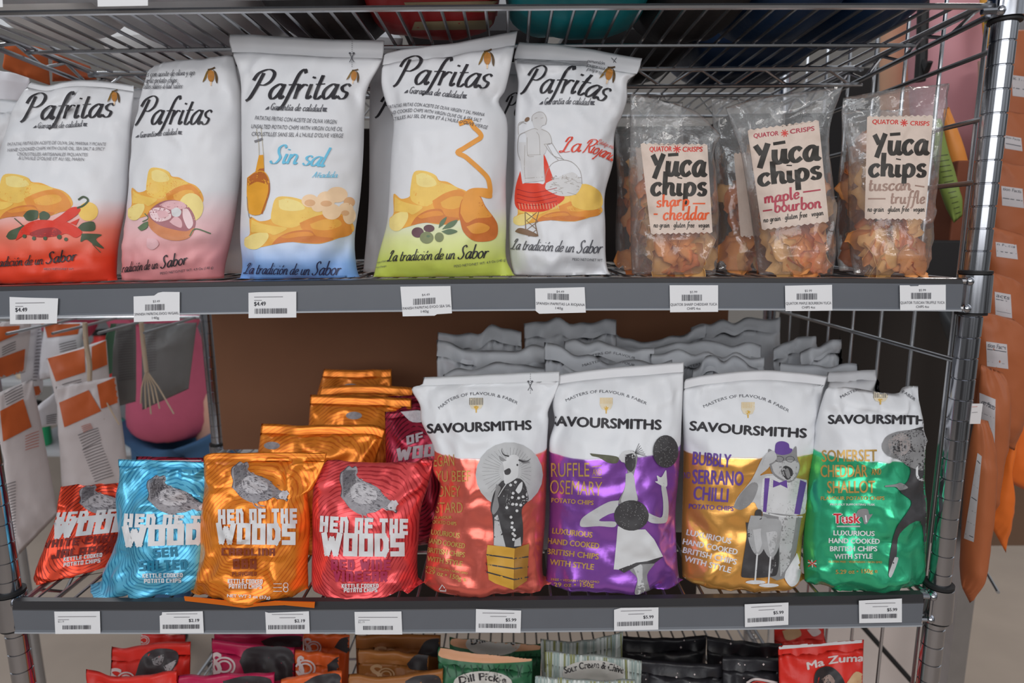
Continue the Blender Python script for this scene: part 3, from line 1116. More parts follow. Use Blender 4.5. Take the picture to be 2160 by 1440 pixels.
# ------------------------------------------------------------------ upper shelf: white crisp bags
WH = (208, 208, 211)
M['white_film'] = P('white_film', WH, rough=.42, var=.02, bump=.18, bscale=40)
M['film_red'] = Pgrad('film_red', [(0, (196, 42, 24)), (.17, (216, 66, 38)), (.30, (220, 128, 108)), (.44, WH), (1, WH)], warp=.06)
M['film_pink'] = Pgrad('film_pink', [(0, (196, 112, 114)), (.16, (216, 150, 152)), (.30, (216, 180, 182)), (.42, WH), (1, WH)], warp=.05)
M['film_blue'] = Pgrad('film_blue', [(0, (74, 122, 186)), (.10, (128, 164, 216)), (.17, (184, 198, 222)), (.25, WH), (1, WH)], warp=.04)
M['film_green'] = Pgrad('film_green', [(0, (168, 180, 62)), (.10, (190, 200, 92)), (.20, (206, 210, 150)), (.30, WH), (1, WH)], warp=.04)
GOLD = ink('almond', (168, 112, 48), var=.3, scale=150)
LEAF = ink('almond_leaf', (120, 92, 40), var=.3, scale=150)
LEAFD = ink('almond_leaf_dark', (84, 62, 34))
CH1 = ink('crisp_yellow', (226, 184, 92), var=.12, scale=90)
CH2 = ink('crisp_gold', (222, 160, 70), var=.16, scale=70)
CH3 = ink('crisp_orange', (212, 136, 58), var=.16, scale=70)
CH4 = ink('crisp_brown', (196, 116, 56), var=.14, scale=80)
CH5 = ink('crisp_pale', (230, 204, 130), var=.1, scale=90)
CYAN = ink('cyan', (98, 178, 208))
NAVY = ink('navy', (44, 46, 76))
OIL = ink('oil', (214, 150, 42), var=.18, scale=40)
OIL2 = ink('oil_dark', (168, 92, 34), var=.2, scale=60)
GLS = ink('glass_line', (176, 166, 140))
POT = ink('potato', (226, 192, 156), var=.1, scale=70)
POT2 = ink('potato_shade', (206, 160, 118), var=.1, scale=70)
PEEL = ink('peel', (216, 146, 62), var=.12, scale=60)
PEEL2 = ink('peel_dark', (188, 104, 46), var=.2, scale=90)
OLG = ink('olive_green', (120, 126, 88), var=.2, scale=90)
OLP = ink('olive_purple', (96, 66, 72), var=.2, scale=90)
OLL = ink('olive_leaf', (92, 112, 84), var=.2, scale=90)
CHIL = ink('chili', (206, 52, 34), var=.14, scale=60)
CHILD = ink('chili_dark', (150, 34, 34), var=.14, scale=60)
PARS = ink('parsley', (70, 84, 62), var=.2, scale=90)
GARL = ink('garlic', (212, 168, 172), var=.14, scale=90)
GARL2 = ink('garlic_pale', (226, 196, 198), var=.1, scale=90)
GARL3 = ink('garlic_shade', (160, 104, 110), var=.14, scale=90)
WOODB = ink('wood_bowl', (198, 128, 88), var=.18, scale=60)
SKIRT = ink('skirt_red', (208, 62, 40), var=.12, scale=60)
SKETCH = ink('sketch', (150, 142, 136))
SKB = ink('sandal_brown', (122, 96, 76))
REDI = ink('script_red', (206, 66, 48))

# crisp heap, drawn once (face coordinates of the green-based bag) and fitted to each bag
HEAP = [
    (CH2, [(1225, 620), (1225, 560), (1255, 520), (1255, 380), (1310, 415), (1375, 395), (1380, 330), (1405, 220), (1480, 210), (1560, 240), (1590, 280),
           (1650, 290), (1720, 330), (1790, 360), (1840, 420), (1850, 500), (1760, 560), (1700, 590), (1650, 605), (1560, 600), (1480, 590), (1380, 615),
           (1300, 640), (1260, 650)]),
    (CH1, [(1375, 395), (1380, 330), (1405, 220), (1480, 210), (1560, 240), (1590, 290), (1700, 320), (1720, 350), (1600, 400), (1500, 470), (1400, 440)]),
    (CH5, [(1420, 240), (1470, 225), (1540, 255), (1570, 310), (1500, 330), (1430, 310)]),
    (CH3, [(1540, 430), (1640, 370), (1750, 350), (1820, 420), (1840, 520), (1740, 560), (1640, 540), (1560, 490)]),
    (CH2, [(1600, 440), (1680, 400), (1760, 400), (1780, 450), (1700, 490), (1620, 480)]),
    (CH4, [(1380, 610), (1420, 550), (1500, 500), (1600, 490), (1640, 540), (1740, 560), (1650, 600), (1500, 590)]),
    (CH5, [(1225, 560), (1280, 520), (1350, 510), (1360, 560), (1310, 640), (1260, 650), (1225, 620)]),
    (CH1, [(1265, 400), (1310, 430), (1390, 455), (1470, 475), (1400, 530), (1360, 515), (1290, 510), (1262, 500)]),
    (CH3, [(1430, 545), (1510, 512), (1590, 505), (1620, 535), (1540, 545), (1460, 560)]),
]


def heap(a, part, x0, y0, x1, y1):
    for mt, p in HEAP:
        a.poly(part, [(x0 + (x - 1225) / 625 * (x1 - x0), y0 + (y - 210) / 440 * (y1 - y0)) for x, y in p], mt, True)


def almond(a, cx, cy, s, ang=0.):
    def r(p): return [(cx + (x * math.cos(ang) - y * math.sin(ang)) * s, cy + (x * math.sin(ang) + y * math.cos(ang)) * s) for x, y in p]
    a.poly('brand_emblem', r([(-.1, -1), (.35, -.75), (.42, -.1), (.25, .35), (0, .5), (-.28, .3), (-.42, -.15), (-.35, -.7)]), GOLD, True)
    a.poly('brand_emblem', r([(.05, -1.15), (-.45, -.9), (-.75, -.3), (-1.05, .55), (-.6, .05), (-.45, -.5), (-.1, -.95)]), LEAF, True)
    a.poly('brand_emblem', r([(.1, -1.1), (.6, -.75), (.85, 0), (.75, .7), (.55, .3), (.5, -.3), (.35, -.8)]), LEAFD, True)
    a.line('brand_emblem', r([(-.4, -1.0), (.1, -1.12), (.5, -1.3)]), .18 * s, LEAFD)
    a.poly('brand_emblem', r([(-.12, .5), (.1, .5), (.05, .95), (-.08, 1.0)]), POT)


def paf_logo(a, path, xh, sub, sxh, w=(.05, .215), txt='Pafritas'):
    a.script('brand_lettering', txt, path, xh, K_, w[0], w[1], .34)
    if sub:
        a.script('slogan', 'Garantía de calidad', sub, sxh, K2, .10, .24, .3, .06)
        (x0, y0), (x1, y1) = sub[0], sub[-1]
        q = sxh * 1.0
        a.poly('slogan', [(x0 - 3 - q, y0), (x0 - 2, y0 - 1), (x0 - 1, y0 - q * .9), (x0 - q * .5, y0 - q * .8)], K2)
        a.poly('slogan', [(x1 + 4, y1 - q * 1.1), (x1 + 4 + q * 1.3, y1 - q * 1.0), (x1 + 4 + q * .8, y1 - q * .5), (x1 + 4 + q * 1.2, y1), (x1 + 3, y1 - .5)], K2)


def caps(a, rows, h, mt=None):
    for s, p in rows: a.text('small_print', s, p, h, mt or K2, shear=.22)


def scissor(a, x, y0, y1, ys):
    y = y0
    while y < y1:
        a.poly('cut_mark', [(x, y), (x + 1.1, y), (x + 1.1, y + 2), (x, y + 2)], K2)
        y += 4.4
    a.line('cut_mark', [(x - 5, ys + 9), (x, ys), (x + 4, ys - 9)], 1.3, K2)
    a.line('cut_mark', [(x + 5, ys + 9), (x, ys), (x - 4, ys - 9)], 1.3, K2)
    a.ell('cut_mark', x - 4, ys - 10, 2.4, 2, K2)
    a.ell('cut_mark', x + 4, ys - 10, 2.4, 2, K2)


GW = 'white crisp bags in the front row of the upper shelf'
def ZU(x): return H1 + .0040 + max(0, bow(x, .005))

# --- red, chili pepper
b, ob = bag('crisp_bag', 'white crisp bag with red base and chili pepper picture, its top folded back', 'crisp bag',
            [(-45, 618), (-32, 540), (-14, 440), (-6, 360), (12, 290), (24, 240), (40, 208), (62, 172)],
            [(256, 614), (243, 575), (246, 510), (262, 430), (268, 360), (274, 270), (281, 215), (282, 180)],
            [(62, 172), (105, 180), (150, 170), (220, 171), (282, 180)], [(-45, 616), (100, 622), (262, 612)],
            Y=.03, lean=.05, th=.040, mat=M['film_red'], seal=.965, seed=1.3, gather=.0045, crumple=.006, group=GW, zmin=ZU,
            creases=[((.05, .80), (.55, .90), -.007, .05), ((.5, .78), (.62, .95), .005, .04), ((.1, .12), (.9, .18), -.006, .05), ((.4, .02), (.45, .2), .006, .07)])
a = Art(ob, b)
heap(a, 'crisp_picture', -52, 367, 152, 470)
a.ell('crisp_picture', 186, 446, 21, 20, CH1)
par = [cB((195, 540), (230, 500), (270, 490), (320, 500), (320, 550), (290, 575), (230, 580)), cB((330, 520), (370, 500), (420, 530), (400, 570), (340, 575)),
       cB((50, 715), (80, 670), (150, 640), (210, 620), (200, 680), (140, 730), (80, 740)), cB((655, 640), (700, 600), (790, 590), (800, 660), (720, 670), (670, 660)),
       cB((690, 690), (760, 690), (860, 700), (810, 740), (880, 815), (800, 790), (730, 740), (680, 760))]
for p in par: a.poly('chili_picture', p, PARS, True)
a.poly('chili_picture', cB((130, 750), (170, 660), (240, 600), (330, 575), (450, 580), (560, 590), (690, 670), (640, 725), (560, 690), (480, 710), (330, 720), (220, 700)), CHIL, True)
a.poly('chili_picture', cB((240, 690), (340, 650), (460, 640), (520, 690), (400, 720), (280, 715)), CHILD, True)
a.poly('chili_picture', cB((430, 590), (520, 530), (590, 475), (650, 465), (680, 490), (640, 540), (560, 590), (480, 625)), CHIL, True)
a.poly('chili_picture', cB((590, 600), (670, 562), (640, 620)), CHIL)
a.line('chili_picture', cB([(650, 475), (700, 455), (738, 420), (735, 395), (700, 380), (660, 405)]), 4.2, PARS, taper=False)
for x, y, r in ((500, 718, 5), (556, 738, 4), (285, 730, 4), (380, 730, 4), (205, 712, 4)):
    a.ell('chili_picture', *cB((x, y))[0], r, r, PARS)
a.line('chili_picture', cB([(120, 560), (200, 630)]), 2, PARS)
a.line('chili_picture', cB([(780, 780), (850, 850)]), 1.5, PARS)
paf_logo(a, [(47, 253), (100, 251), (235, 246)], 28, [(78, 270), (135, 269), (172, 266)], 6.5)
almond(a, 241, 207, 14)
caps(a, [('PATATAS FRITAS EN ACEITE DE OLIVA, SAL MARINA Y PICANTE', cA((60, 1230), (400, 1215), (890, 1228))),
         ('HAND COOKED CHIPS WITH OLIVE OIL, SEA SALT & SPICY', cA((60, 1278), (400, 1262), (880, 1268))),
         ('CROUSTILLES ARTISANALES PIQUANTES', cA((140, 1310), (735, 1316))), ("À L'HUILE D'OLIVE ET AU SEL MARIN", cA((150, 1345), (705, 1356)))], 6.5, K3)
a.script('tagline', 'La tradición de un', [(-38, 564), (89, 557)], 10.5, K_, .1, .25, .3, .05)
a.script('tagline', 'Sabor', [(96, 556), (160, 549)], 12.5, K_, .1, .25, .3, .05)
a.text('small_print', 'PESO NETO/NET WT', [(92, 569), (155, 569)], 4.2, K3)
a.finish()

# --- pink, garlic
b, ob = bag('crisp_bag', 'white crisp bag with pink base and garlic in a wooden bowl', 'crisp bag',
            [(256, 608), (265, 540), (272, 440), (279, 370), (287, 290), (297, 228), (302, 190), (312, 148)],
            [(474, 608), (473, 560), (490, 480), (505, 380), (513, 300), (510, 210), (500, 150), (492, 116)],
            [(312, 148), (345, 132), (420, 125), (470, 120), (492, 116)], [(247, 606), (360, 612), (474, 608)],
            Y=.035, lean=.05, th=.040, mat=M['film_pink'], seal=None, seed=4.1, gather=.003, crumple=.005, group=GW, zmin=ZU, flat_top=.3,
            creases=[((.1, .2), (.95, .24), .005, .05), ((.2, .05), (.5, .12), -.005, .05), ((.8, .1), (1, .2), -.004, .05)])
a = Art(ob, b)
heap(a, 'crisp_picture', 270, 354, 428, 464)
a.ell('crisp_picture', 403, 437, 26, 30, CH5)
a.poly('garlic_picture', cB((1240, 540), (1300, 460), (1400, 410), (1530, 420), (1620, 500), (1650, 600), (1600, 690), (1450, 680), (1300, 620)), GARL3, True)
for p, mt in ((((1260, 500), (1320, 470), (1420, 490), (1440, 560), (1340, 590), (1280, 560)), GARL2), (((1340, 450), (1420, 415), (1530, 420), (1570, 470), (1450, 490)), GARL),
              (((1430, 590), (1480, 545), (1530, 580), (1530, 640), (1470, 620)), GARL), (((1540, 480), (1590, 490), (1630, 600), (1590, 650), (1545, 560)), GARL2),
              (((1445, 490), (1490, 470), (1530, 500), (1510, 545), (1455, 540)), WHT), (((1320, 500), (1400, 500), (1420, 540), (1350, 560)), GARL)):
    a.poly('garlic_picture', cB(list(p)), mt, True)
a.poly('garlic_picture', cB((1250, 545), (1330, 610), (1440, 650), (1570, 670), (1640, 640), (1600, 720), (1500, 750), (1380, 730), (1290, 670), (1250, 610)), WOODB, True)
a.poly('garlic_picture', cB((1240, 730), (1310, 735), (1340, 780), (1290, 825), (1240, 800)), GARL, True)
a.poly('garlic_picture', cB((1160, 640), (1210, 600), (1250, 590), (1240, 640), (1190, 665)), OLL, True)
a.line('garlic_picture', cB([(1220, 520), (1250, 560), (1200, 590)]), 2, OLL)
a.line('garlic_picture', cB([(1600, 710), (1650, 650), (1780, 690)]), 2.5, OLL)
paf_logo(a, [(286, 262), (440, 262)], 30, [(294, 290), (372, 283)], 6.5)
almond(a, 445, 164, 17)
for s, p in (('Patatas con aceite de oliva y ajo', cA((1130, 650), (1380, 640), (1640, 628))), ('Garlic potato chips', cA((1200, 697), (1490, 693))),
             ("Croustilles salées à l'ail salées", cA((1130, 748), (1535, 743)))):
    a.script('small_print', s, p, 6.2, K2, .1, .22, .3, .05)
a.script('tagline', 'La tradición de un', [(236, 577), (332, 566)], 10.5, K_, .1, .25, .3, .05)
a.script('tagline', 'Sabor', [(338, 566), (394, 557)], 13.5, K_, .1, .25, .3, .05)
a.text('small_print', 'PESO NETO/NET WT: 4.9 Oz (140 g)', [(338, 579), (450, 566)], 5, K2)
a.finish()

# --- blue, oil bottle
b, ob = bag('crisp_bag', 'tall white crisp bag with blue base, oil bottle and potatoes', 'crisp bag',
            [(497, 608), (513, 562), (509, 500), (512, 420), (512, 330), (510, 230), (506, 160), (486, 102), (481, 72)],
            [(766, 606), (752, 562), (748, 500), (759, 420), (766, 330), (770, 220), (778, 180), (806, 128), (811, 86)],
            [(481, 72), (560, 75), (640, 79), (720, 84), (811, 86)], [(497, 606), (630, 606), (766, 604)],
            Y=.022, lean=.045, th=.042, mat=M['film_blue'], smat=M['white_film'], seal=.925, seed=7.7, gather=.0035, crumple=.004, group=GW, zmin=ZU, flat_top=.35,
            creases=[((.85, .8), (1, .72), -.006, .04), ((.05, .72), (.12, .84), -.004, .04), ((.75, .06), (1, .2), -.008, .06), ((.0, .03), (.2, .12), -.005, .05)])
a = Art(ob, b)
heap(a, 'crisp_picture', *cD((160, 400))[0], *cD((960, 785))[0])
for x, y, rx, ry, mt in ((640, 430, 62, 48, POT), (760, 420, 70, 60, POT), (840, 385, 78, 58, POT), (930, 440, 42, 38, POT2), (905, 490, 55, 46, POT), (800, 510, 70, 58, POT),
                         (930, 540, 48, 62, POT), (700, 470, 50, 42, POT), (640, 445, 40, 25, POT2), (760, 450, 42, 22, POT2), (900, 520, 30, 20, POT2)):
    a.ell('potato_picture', *cD((x, y))[0], rx / 3.484, ry / 3.484, mt)
a.poly('bottle_picture', cD((265, 95), (298, 92), (303, 190), (260, 215), (240, 210)), OIL, False)
a.poly('bottle_picture', cD((235, 218), (262, 195), (303, 190), (303, 215)), OIL2)
a.poly('bottle_picture', cD((178, 260), (240, 216), (303, 214), (342, 280), (335, 380), (290, 520), (190, 520), (176, 400)), OIL, True)
a.poly('bottle_picture', cD((180, 265), (240, 222), (303, 222), (340, 285), (330, 310), (250, 290), (185, 320)), OIL2, True)
a.line('bottle_picture', cD([(340, 300), (335, 380), (285, 525)]), 3.2, OIL2)
a.line('bottle_picture', cD([(176, 400), (192, 545), (212, 550)]), 1.2, K3)
a.line('bottle_picture', cD([(245, -100), (262, 0), (266, 95)]), 1, GLS)
a.line('bottle_picture', cD([(280, -105), (290, 0), (298, 95)]), 1, GLS)
a.line('bottle_picture', cC([(232, 900), (292, 880)]), 4.5, K3)
paf_logo(a, [(523, 208), (733, 208)], 31, [(569, 231), (677, 235)], 7.6, (.055, .23))
almond(a, 746, 163, 14, .15)
caps(a, [('PATATAS FRITAS CON ACEITE DE OLIVA VIRGEN', [(537, 252), (709, 261)]), ('UNSALTED POTATO CHIPS WITH VIRGIN OLIVE OIL', [(529, 270), (722, 276)]),
         ("CROUSTILLES SANS SEL À L'HUILE D'OLIVE VIERGE", [(530, 286), (723, 290)])], 8.2)
a.script('flavour_name', 'Sin sal', [(568, 344), (620, 346), (684, 352)], 21, CYAN, .05, .24, .36)
a.script('flavour_name', 'Añadida', [(658, 374), (711, 374)], 6.5, CYAN, .07, .2, .36)
a.script('tagline', 'La tradición de un', [(514, 577), (651, 580)], 12, NAVY, .09, .24, .32, .04)
a.script('tagline', 'Sabor', [(657, 580), (716, 580)], 15, NAVY, .09, .24, .32, .04)
a.text('small_print', 'PESO NETO/NET WT: 4.9 Oz (140 g)', [(649, 596), (710, 592), (757, 587)], 5, NAVY)
scissor(a, 742, 86, 142, 122)
a.finish()

# --- green, peeled potato
b, ob = bag('crisp_bag', 'tall white crisp bag with green base, peeled potato and olives', 'crisp bag',
            [(784, 600), (799, 535), (813, 484), (819, 443), (825, 330), (830, 254), (814, 216), (804, 172), (809, 120), (815, 112)],
            [(1093, 597), (1080, 572), (1067, 540), (1068, 470), (1067, 386), (1070, 314), (1069, 252), (1052, 215), (1066, 189), (1080, 128), (1092, 65)],
            [(815, 112), (860, 103), (900, 98), (960, 90), (1030, 77), (1092, 65)], [(784, 599), (940, 600), (1093, 596)],
            Y=.020, lean=.045, th=.040, mat=M['film_green'], smat=M['white_film'], seal=.945, seed=2.9, gather=.003, crumple=.0035, group=GW, zmin=ZU, flat_top=.35,
            creases=[((.93, .73), (.80, .78), -.006, .04), ((.0, .75), (.12, .78), -.005, .04), ((.45, .0), (.5, .14), -.005, .06), ((.85, .02), (1, .12), -.004, .05)])
a = Art(ob, b)
heap(a, 'crisp_picture', *cD((1225, 210))[0], *cD((1850, 650))[0])
a.poly('potato_picture', cD((1740, 560), (1735, 520), (1750, 440), (1790, 380), (1880, 380), (1930, 470), (1990, 550), (2020, 610), (2015, 690), (1960, 725), (1850, 725), (1770, 660)), PEEL2, True)
a.poly('potato_picture', cD((1745, 520), (1755, 440), (1800, 380), (1880, 390), (1930, 480), (1975, 545), (1860, 560), (1790, 590)), PEEL, True)
a.poly('potato_picture', cD((1790, 620), (1880, 590), (1960, 620), (1930, 660), (1840, 670)), PEEL, True)
a.poly('potato_picture', cD((1755, 425), (1790, 360), (1850, 335), (1960, 345), (1980, 402), (1950, 412), (1900, 400), (1830, 380)), PEEL, True)
pk = cC([(1735, 770), (1810, 750), (1840, 790), (1890, 840), (1895, 870), (1850, 900), (1770, 950), (1725, 980), (1770, 1005)]) + cD([(1800, 120), (1900, 210), (1950, 270), (1965, 350), (1960, 390)])
a.line('potato_picture', pk, 10, PEEL)
for x, y, rx, ry, mt in ((1432, 662, 45, 38, OLP), (1515, 632, 40, 27, OLP), (1498, 700, 50, 44, OLG), (1590, 697, 33, 35, OLG), (1510, 690, 14, 9, OLL)):
    a.ell('olive_picture', *cD((x, y))[0], rx / 3.484, ry / 3.484, mt)
for p in (((1585, 630), (1600, 580), (1645, 548), (1625, 600)), ((1610, 640), (1660, 590), (1725, 570), (1690, 620)), ((1605, 655), (1670, 636), (1725, 655), (1660, 678))):
    a.poly('olive_picture', cD(list(p)), OLL, True)
paf_logo(a, [(834, 178), (900, 178), (1030, 186)], 30, [(862, 196), (910, 200), (972, 207)], 7.5)
almond(a, 1028, 127, 18)
caps(a, [('PATATAS FRITAS CON ACEITE DE OLIVA VIRGEN Y SAL MARINA', [(818, 229), (886, 224), (1021, 245)]),
         ('HAND COOKED CHIPS WITH VIRGIN OLIVE OIL & SEA SALT', [(814, 243), (886, 236), (1014, 257)]),
         ("CROUSTILLES AU SEL DE MER ET À L'HUILE D'OLIVE VIERGE", [(805, 261), (872, 248), (958, 257), (1027, 272)])], 7)
a.script('tagline', 'La tradición de un', [(817, 551), (958, 546)], 12, K_, .09, .24, .32, .04)
a.script('tagline', 'Sabor', [(965, 546), (1028, 544)], 15, K_, .09, .24, .32, .04)
a.text('small_print', 'PESO NETO/NET WT: 4.9 Oz (140 g)', [(958, 564), (1020, 557), (1067, 550)], 5, K2)
a.text('small_print', 'Product of Spain', [(792, 556), (815, 551)], 3.6, K2)
a.text('small_print', 'Produit d Espagne', [(790, 566), (815, 562)], 3.6, K2)
a.finish()

# --- grey-white, woman in a red skirt
b, ob = bag('crisp_bag', 'white crisp bag with drawn woman in a red skirt carrying a basket', 'crisp bag',
            [(1088, 596), (1076, 545), (1073, 485), (1075, 440), (1083, 386), (1084, 318), (1087, 232), (1093, 175), (1084, 125), (1094, 88)],
            [(1294, 594), (1279, 555), (1277, 475), (1276, 410), (1293, 343), (1297, 280), (1314, 240), (1323, 209), (1324, 172), (1344, 155), (1354, 124)],
            [(1094, 88), (1150, 92), (1200, 97), (1270, 108), (1320, 118), (1354, 124)], [(1088, 594), (1190, 597), (1294, 592)],
            Y=.034, lean=.05, th=.036, mat=M['white_film'], seal=.925, seed=9.2, gather=.004, crumple=.006, group=GW, zmin=ZU, flat_top=.4,
            creases=[((.75, .95), (.6, .76), .005, .05), ((.6, .08), (.95, .04), -.008, .05), ((.3, .06), (.5, .1), .005, .05), ((.0, .86), (.5, .87), -.005, .025)])
a = Art(ob, b)
heap(a, 'crisp_picture', *cF((150, 330))[0], *cF((800, 610))[0])
a.poly('crisp_picture', cF((570, 400), (620, 320), (700, 310), (790, 370), (800, 470), (700, 500), (590, 470)), CH1, True)
fig = 'woman_drawing'
LGT = ink('drawing_fill', (196, 194, 194))
a.poly(fig, cE((285, 650), (310, 620), (350, 612), (390, 640), (390, 700), (360, 715), (340, 745), (310, 740), (295, 700)), LGT, True)
a.poly(fig, cE((230, 755), (300, 735), (360, 735), (420, 775), (430, 840), (400, 850), (370, 930), (250, 930), (245, 800)), LGT, True)
a.poly(fig, cF((200, 210), (215, 300), (235, 300), (330, 300), (380, 290), (370, 85), (440, 260), (480, 370), (525, 400), (500, 440), (400, 500), (300, 512), (200, 500), (160, 450), (165, 330)), SKIRT, True)
a.poly(fig, cF((190, 0), (370, 0), (375, 280), (230, 298), (215, 210), (195, 100)), LGT, False)
for p in (cE([(285, 680), (290, 640), (330, 615), (370, 620), (393, 665), (385, 705)]), cE([(330, 745), (300, 735), (240, 760), (190, 790), (180, 900), (200, 970)]),
          cE([(185, 780), (188, 700), (230, 680)]), cE([(190, 710), (215, 690), (245, 700)]), cE([(355, 740), (410, 770), (430, 840), (375, 850)]),
          cE([(375, 850), (440, 930), (520, 960)]), cE([(250, 800), (255, 930), (300, 940)]), cE([(320, 760), (340, 800), (345, 930)]), cE([(305, 660), (325, 655)]), cE([(350, 660), (370, 655)]),
          cF([(235, 20), (230, 200), (240, 290)]), cF([(250, 95), (350, 90)]), cF([(230, 265), (375, 255)]), cF([(395, 10), (440, 90), (480, 130)]), cF([(430, 0), (480, 80), (520, 130)]),
          cF([(380, 300), (390, 230), (430, 160), (500, 130), (580, 145), (640, 210), (655, 300)])):
    a.line(fig, p, .9, SKETCH)
a.ell(fig, *cE((250, 668))[0], 6, 4, SKB, -.7)
a.poly('basket_drawing', cF((390, 300), (430, 280), (540, 230), (600, 225), (650, 290), (640, 340), (600, 385), (500, 395), (430, 370), (385, 340)), LGT, True)
rn = random.Random(4)
for k in range(26):
    x, y = rn.uniform(420, 630), rn.uniform(240, 380)
    a.line('basket_drawing', cF([(x, y), (x + rn.uniform(-30, 30), y + rn.uniform(-14, 14)), (x + rn.uniform(-20, 40), y + rn.uniform(-20, 20))]), .8, SKETCH)
for y in (340, 375, 405, 435):
    a.line(fig, cF([(175, y + 5), (300, y + 30), (470, y - 5)]), 1.2, CHILD)
for k in range(14):
    x = 190 + k * 22
    a.line(fig, cF([(x, 450), (x + 8, 490)]), .9, POT)
for l in (cF([(240, 515), (330, 580), (250, 640), (320, 690)]), cF([(320, 515), (245, 575), (320, 640), (260, 690)]), cF([(235, 512), (240, 650)]), cF([(335, 512), (310, 600), (330, 690)])):
    a.line(fig, l, 1.7, SKB, smooth=False)
a.poly(fig, cF((160, 655), (190, 630), (250, 640), (330, 680), (300, 692), (190, 668)), SKB, True)
paf_logo(a, [(1102, 194), (1150, 196), (1215, 198), (1276, 214)], 29, [(1147, 220), (1200, 219), (1242, 221)], 7.5)
almond(a, 1284, 160, 17, .25)
a.script('flavour_name', 'La', cE((492, 910), (640, 905)), 17, REDI, .05, .2, .34)
a.script('flavour_name', 'Riojana', cE((665, 905), (740, 920), (875, 975)), 15, REDI, .07, .25, .34)
a.script('flavour_name', 'Patatas Fritas', cE((765, 840), (900, 890)), 5, REDI, .07, .2, .3)
for i in range(5): a.line('small_print', cE([(175, 220 + i * 8), (400, 232 + i * 8), (700, 240 + i * 7)]), .8, K3)
for i, s in enumerate(('pimentón', 'paprika', 'paprika')):
    a.script('small_print', s, cE((690, 300 + i * 28 - 55), (820, 280 + i * 28 - 15 + i * 8)), 4, K3, .1, .2, .3)
a.script('tagline', 'La tradición de un', cF((130, 785), (590, 808)), 12, K2, .09, .24, .32, .04)
a.script('tagline', 'Sabor', cF((612, 812), (795, 815)), 14, K2, .09, .24, .32, .04)
a.text('small_print', 'PESO NETO/NET WT:', cF((583, 868), (810, 876)), 5.4, K2)
a.line('cut_mark', cE([(870, 215), (890, 235), (905, 250)]), 1.2, K2)
a.line('cut_mark', cE([(908, 215), (892, 235), (885, 250)]), 1.2, K2)
a.finish()

# --- white bags behind the front row
GB = 'white crisp bags behind the front row of the upper shelf'


def backbag(label, L, R, T, Y, seed, logo=None, lean=.02, th=.026, group=GB):
    b, ob = bag('crisp_bag', label, 'crisp bag', L, R, T, zmax=.668 if Y > .19 else .687, Y=Y, lean=lean, th=th, mat=M['white_film'], seal=.93, seed=seed, gather=.004, crumple=.006, nu=26, nv=40,
                group=group, zmin=ZU, flat_top=.4)
    if logo:
        a = Art(ob, b)
        a.script('brand_lettering', 'Pafritas', logo, 24, K_, .07, .26, .34)
        a.finish()
    return b


b, ob = bag('hanging_pouch', 'crinkled white pouch at the extreme left edge, hanging beside the chili pepper bag', 'snack pouch', [(-190, 600), (-180, 400), (-170, 205)],
            [(4, 600), (-6, 420), (20, 290), (52, 214)], [(-170, 190), (-60, 196), (52, 214)], Y=.14, lean=.02, th=.03, mat=M['white_film'], seal=.93, seed=11., crumple=.012, gather=.008, nu=26, nv=40)
backbag('white crisp bag standing behind the chili pepper and garlic bags', [(130, 590), (135, 400), (130, 175)], [(330, 590), (325, 400), (312, 178)],
        [(130, 172), (220, 168), (312, 178)], .20, 12.)
backbag('white crisp bag whose top shows between the garlic and the oil bottle bags', [(330, 590), (345, 400), (400, 130)], [(560, 590), (550, 400), (560, 95)],
        [(400, 128), (455, 118), (560, 100)], .15, 13.)
backbag('white crisp bag in shade between the oil bottle and the peeled potato bags', [(765, 590), (778, 420), (780, 200), (790, 73)], [(960, 590), (960, 400), (940, 200), (902, 95)],
        [(790, 73), (850, 86), (902, 95)], .13, 14., [(795, 245), (950, 245)])
backbag('white crisp bag in shade between the peeled potato and the red skirt bags', [(1000, 590), (1010, 400), (1040, 130)], [(1180, 590), (1180, 400), (1180, 120)],
        [(1040, 112), (1100, 108), (1180, 112)], .14, 15., [(1060, 245), (1180, 240)])

# ------------------------------------------------------------------ upper shelf: clear bags of yuca chips
M['film'] = Pfilm('clear_film')
M['label'] = P('kraft_label', (204, 186, 174), rough=.75, var=.06, scale=220)
BR = ink('brush_black', (50, 46, 42))
YCH = [P('yuca_chip_' + n, c, k=1.75, rough=.6, var=.14, scale=60, bump=.25, bscale=120) for n, c in (('pale', (200, 144, 90)), ('orange', (194, 126, 74)), ('toasted', (180, 106, 60)))]


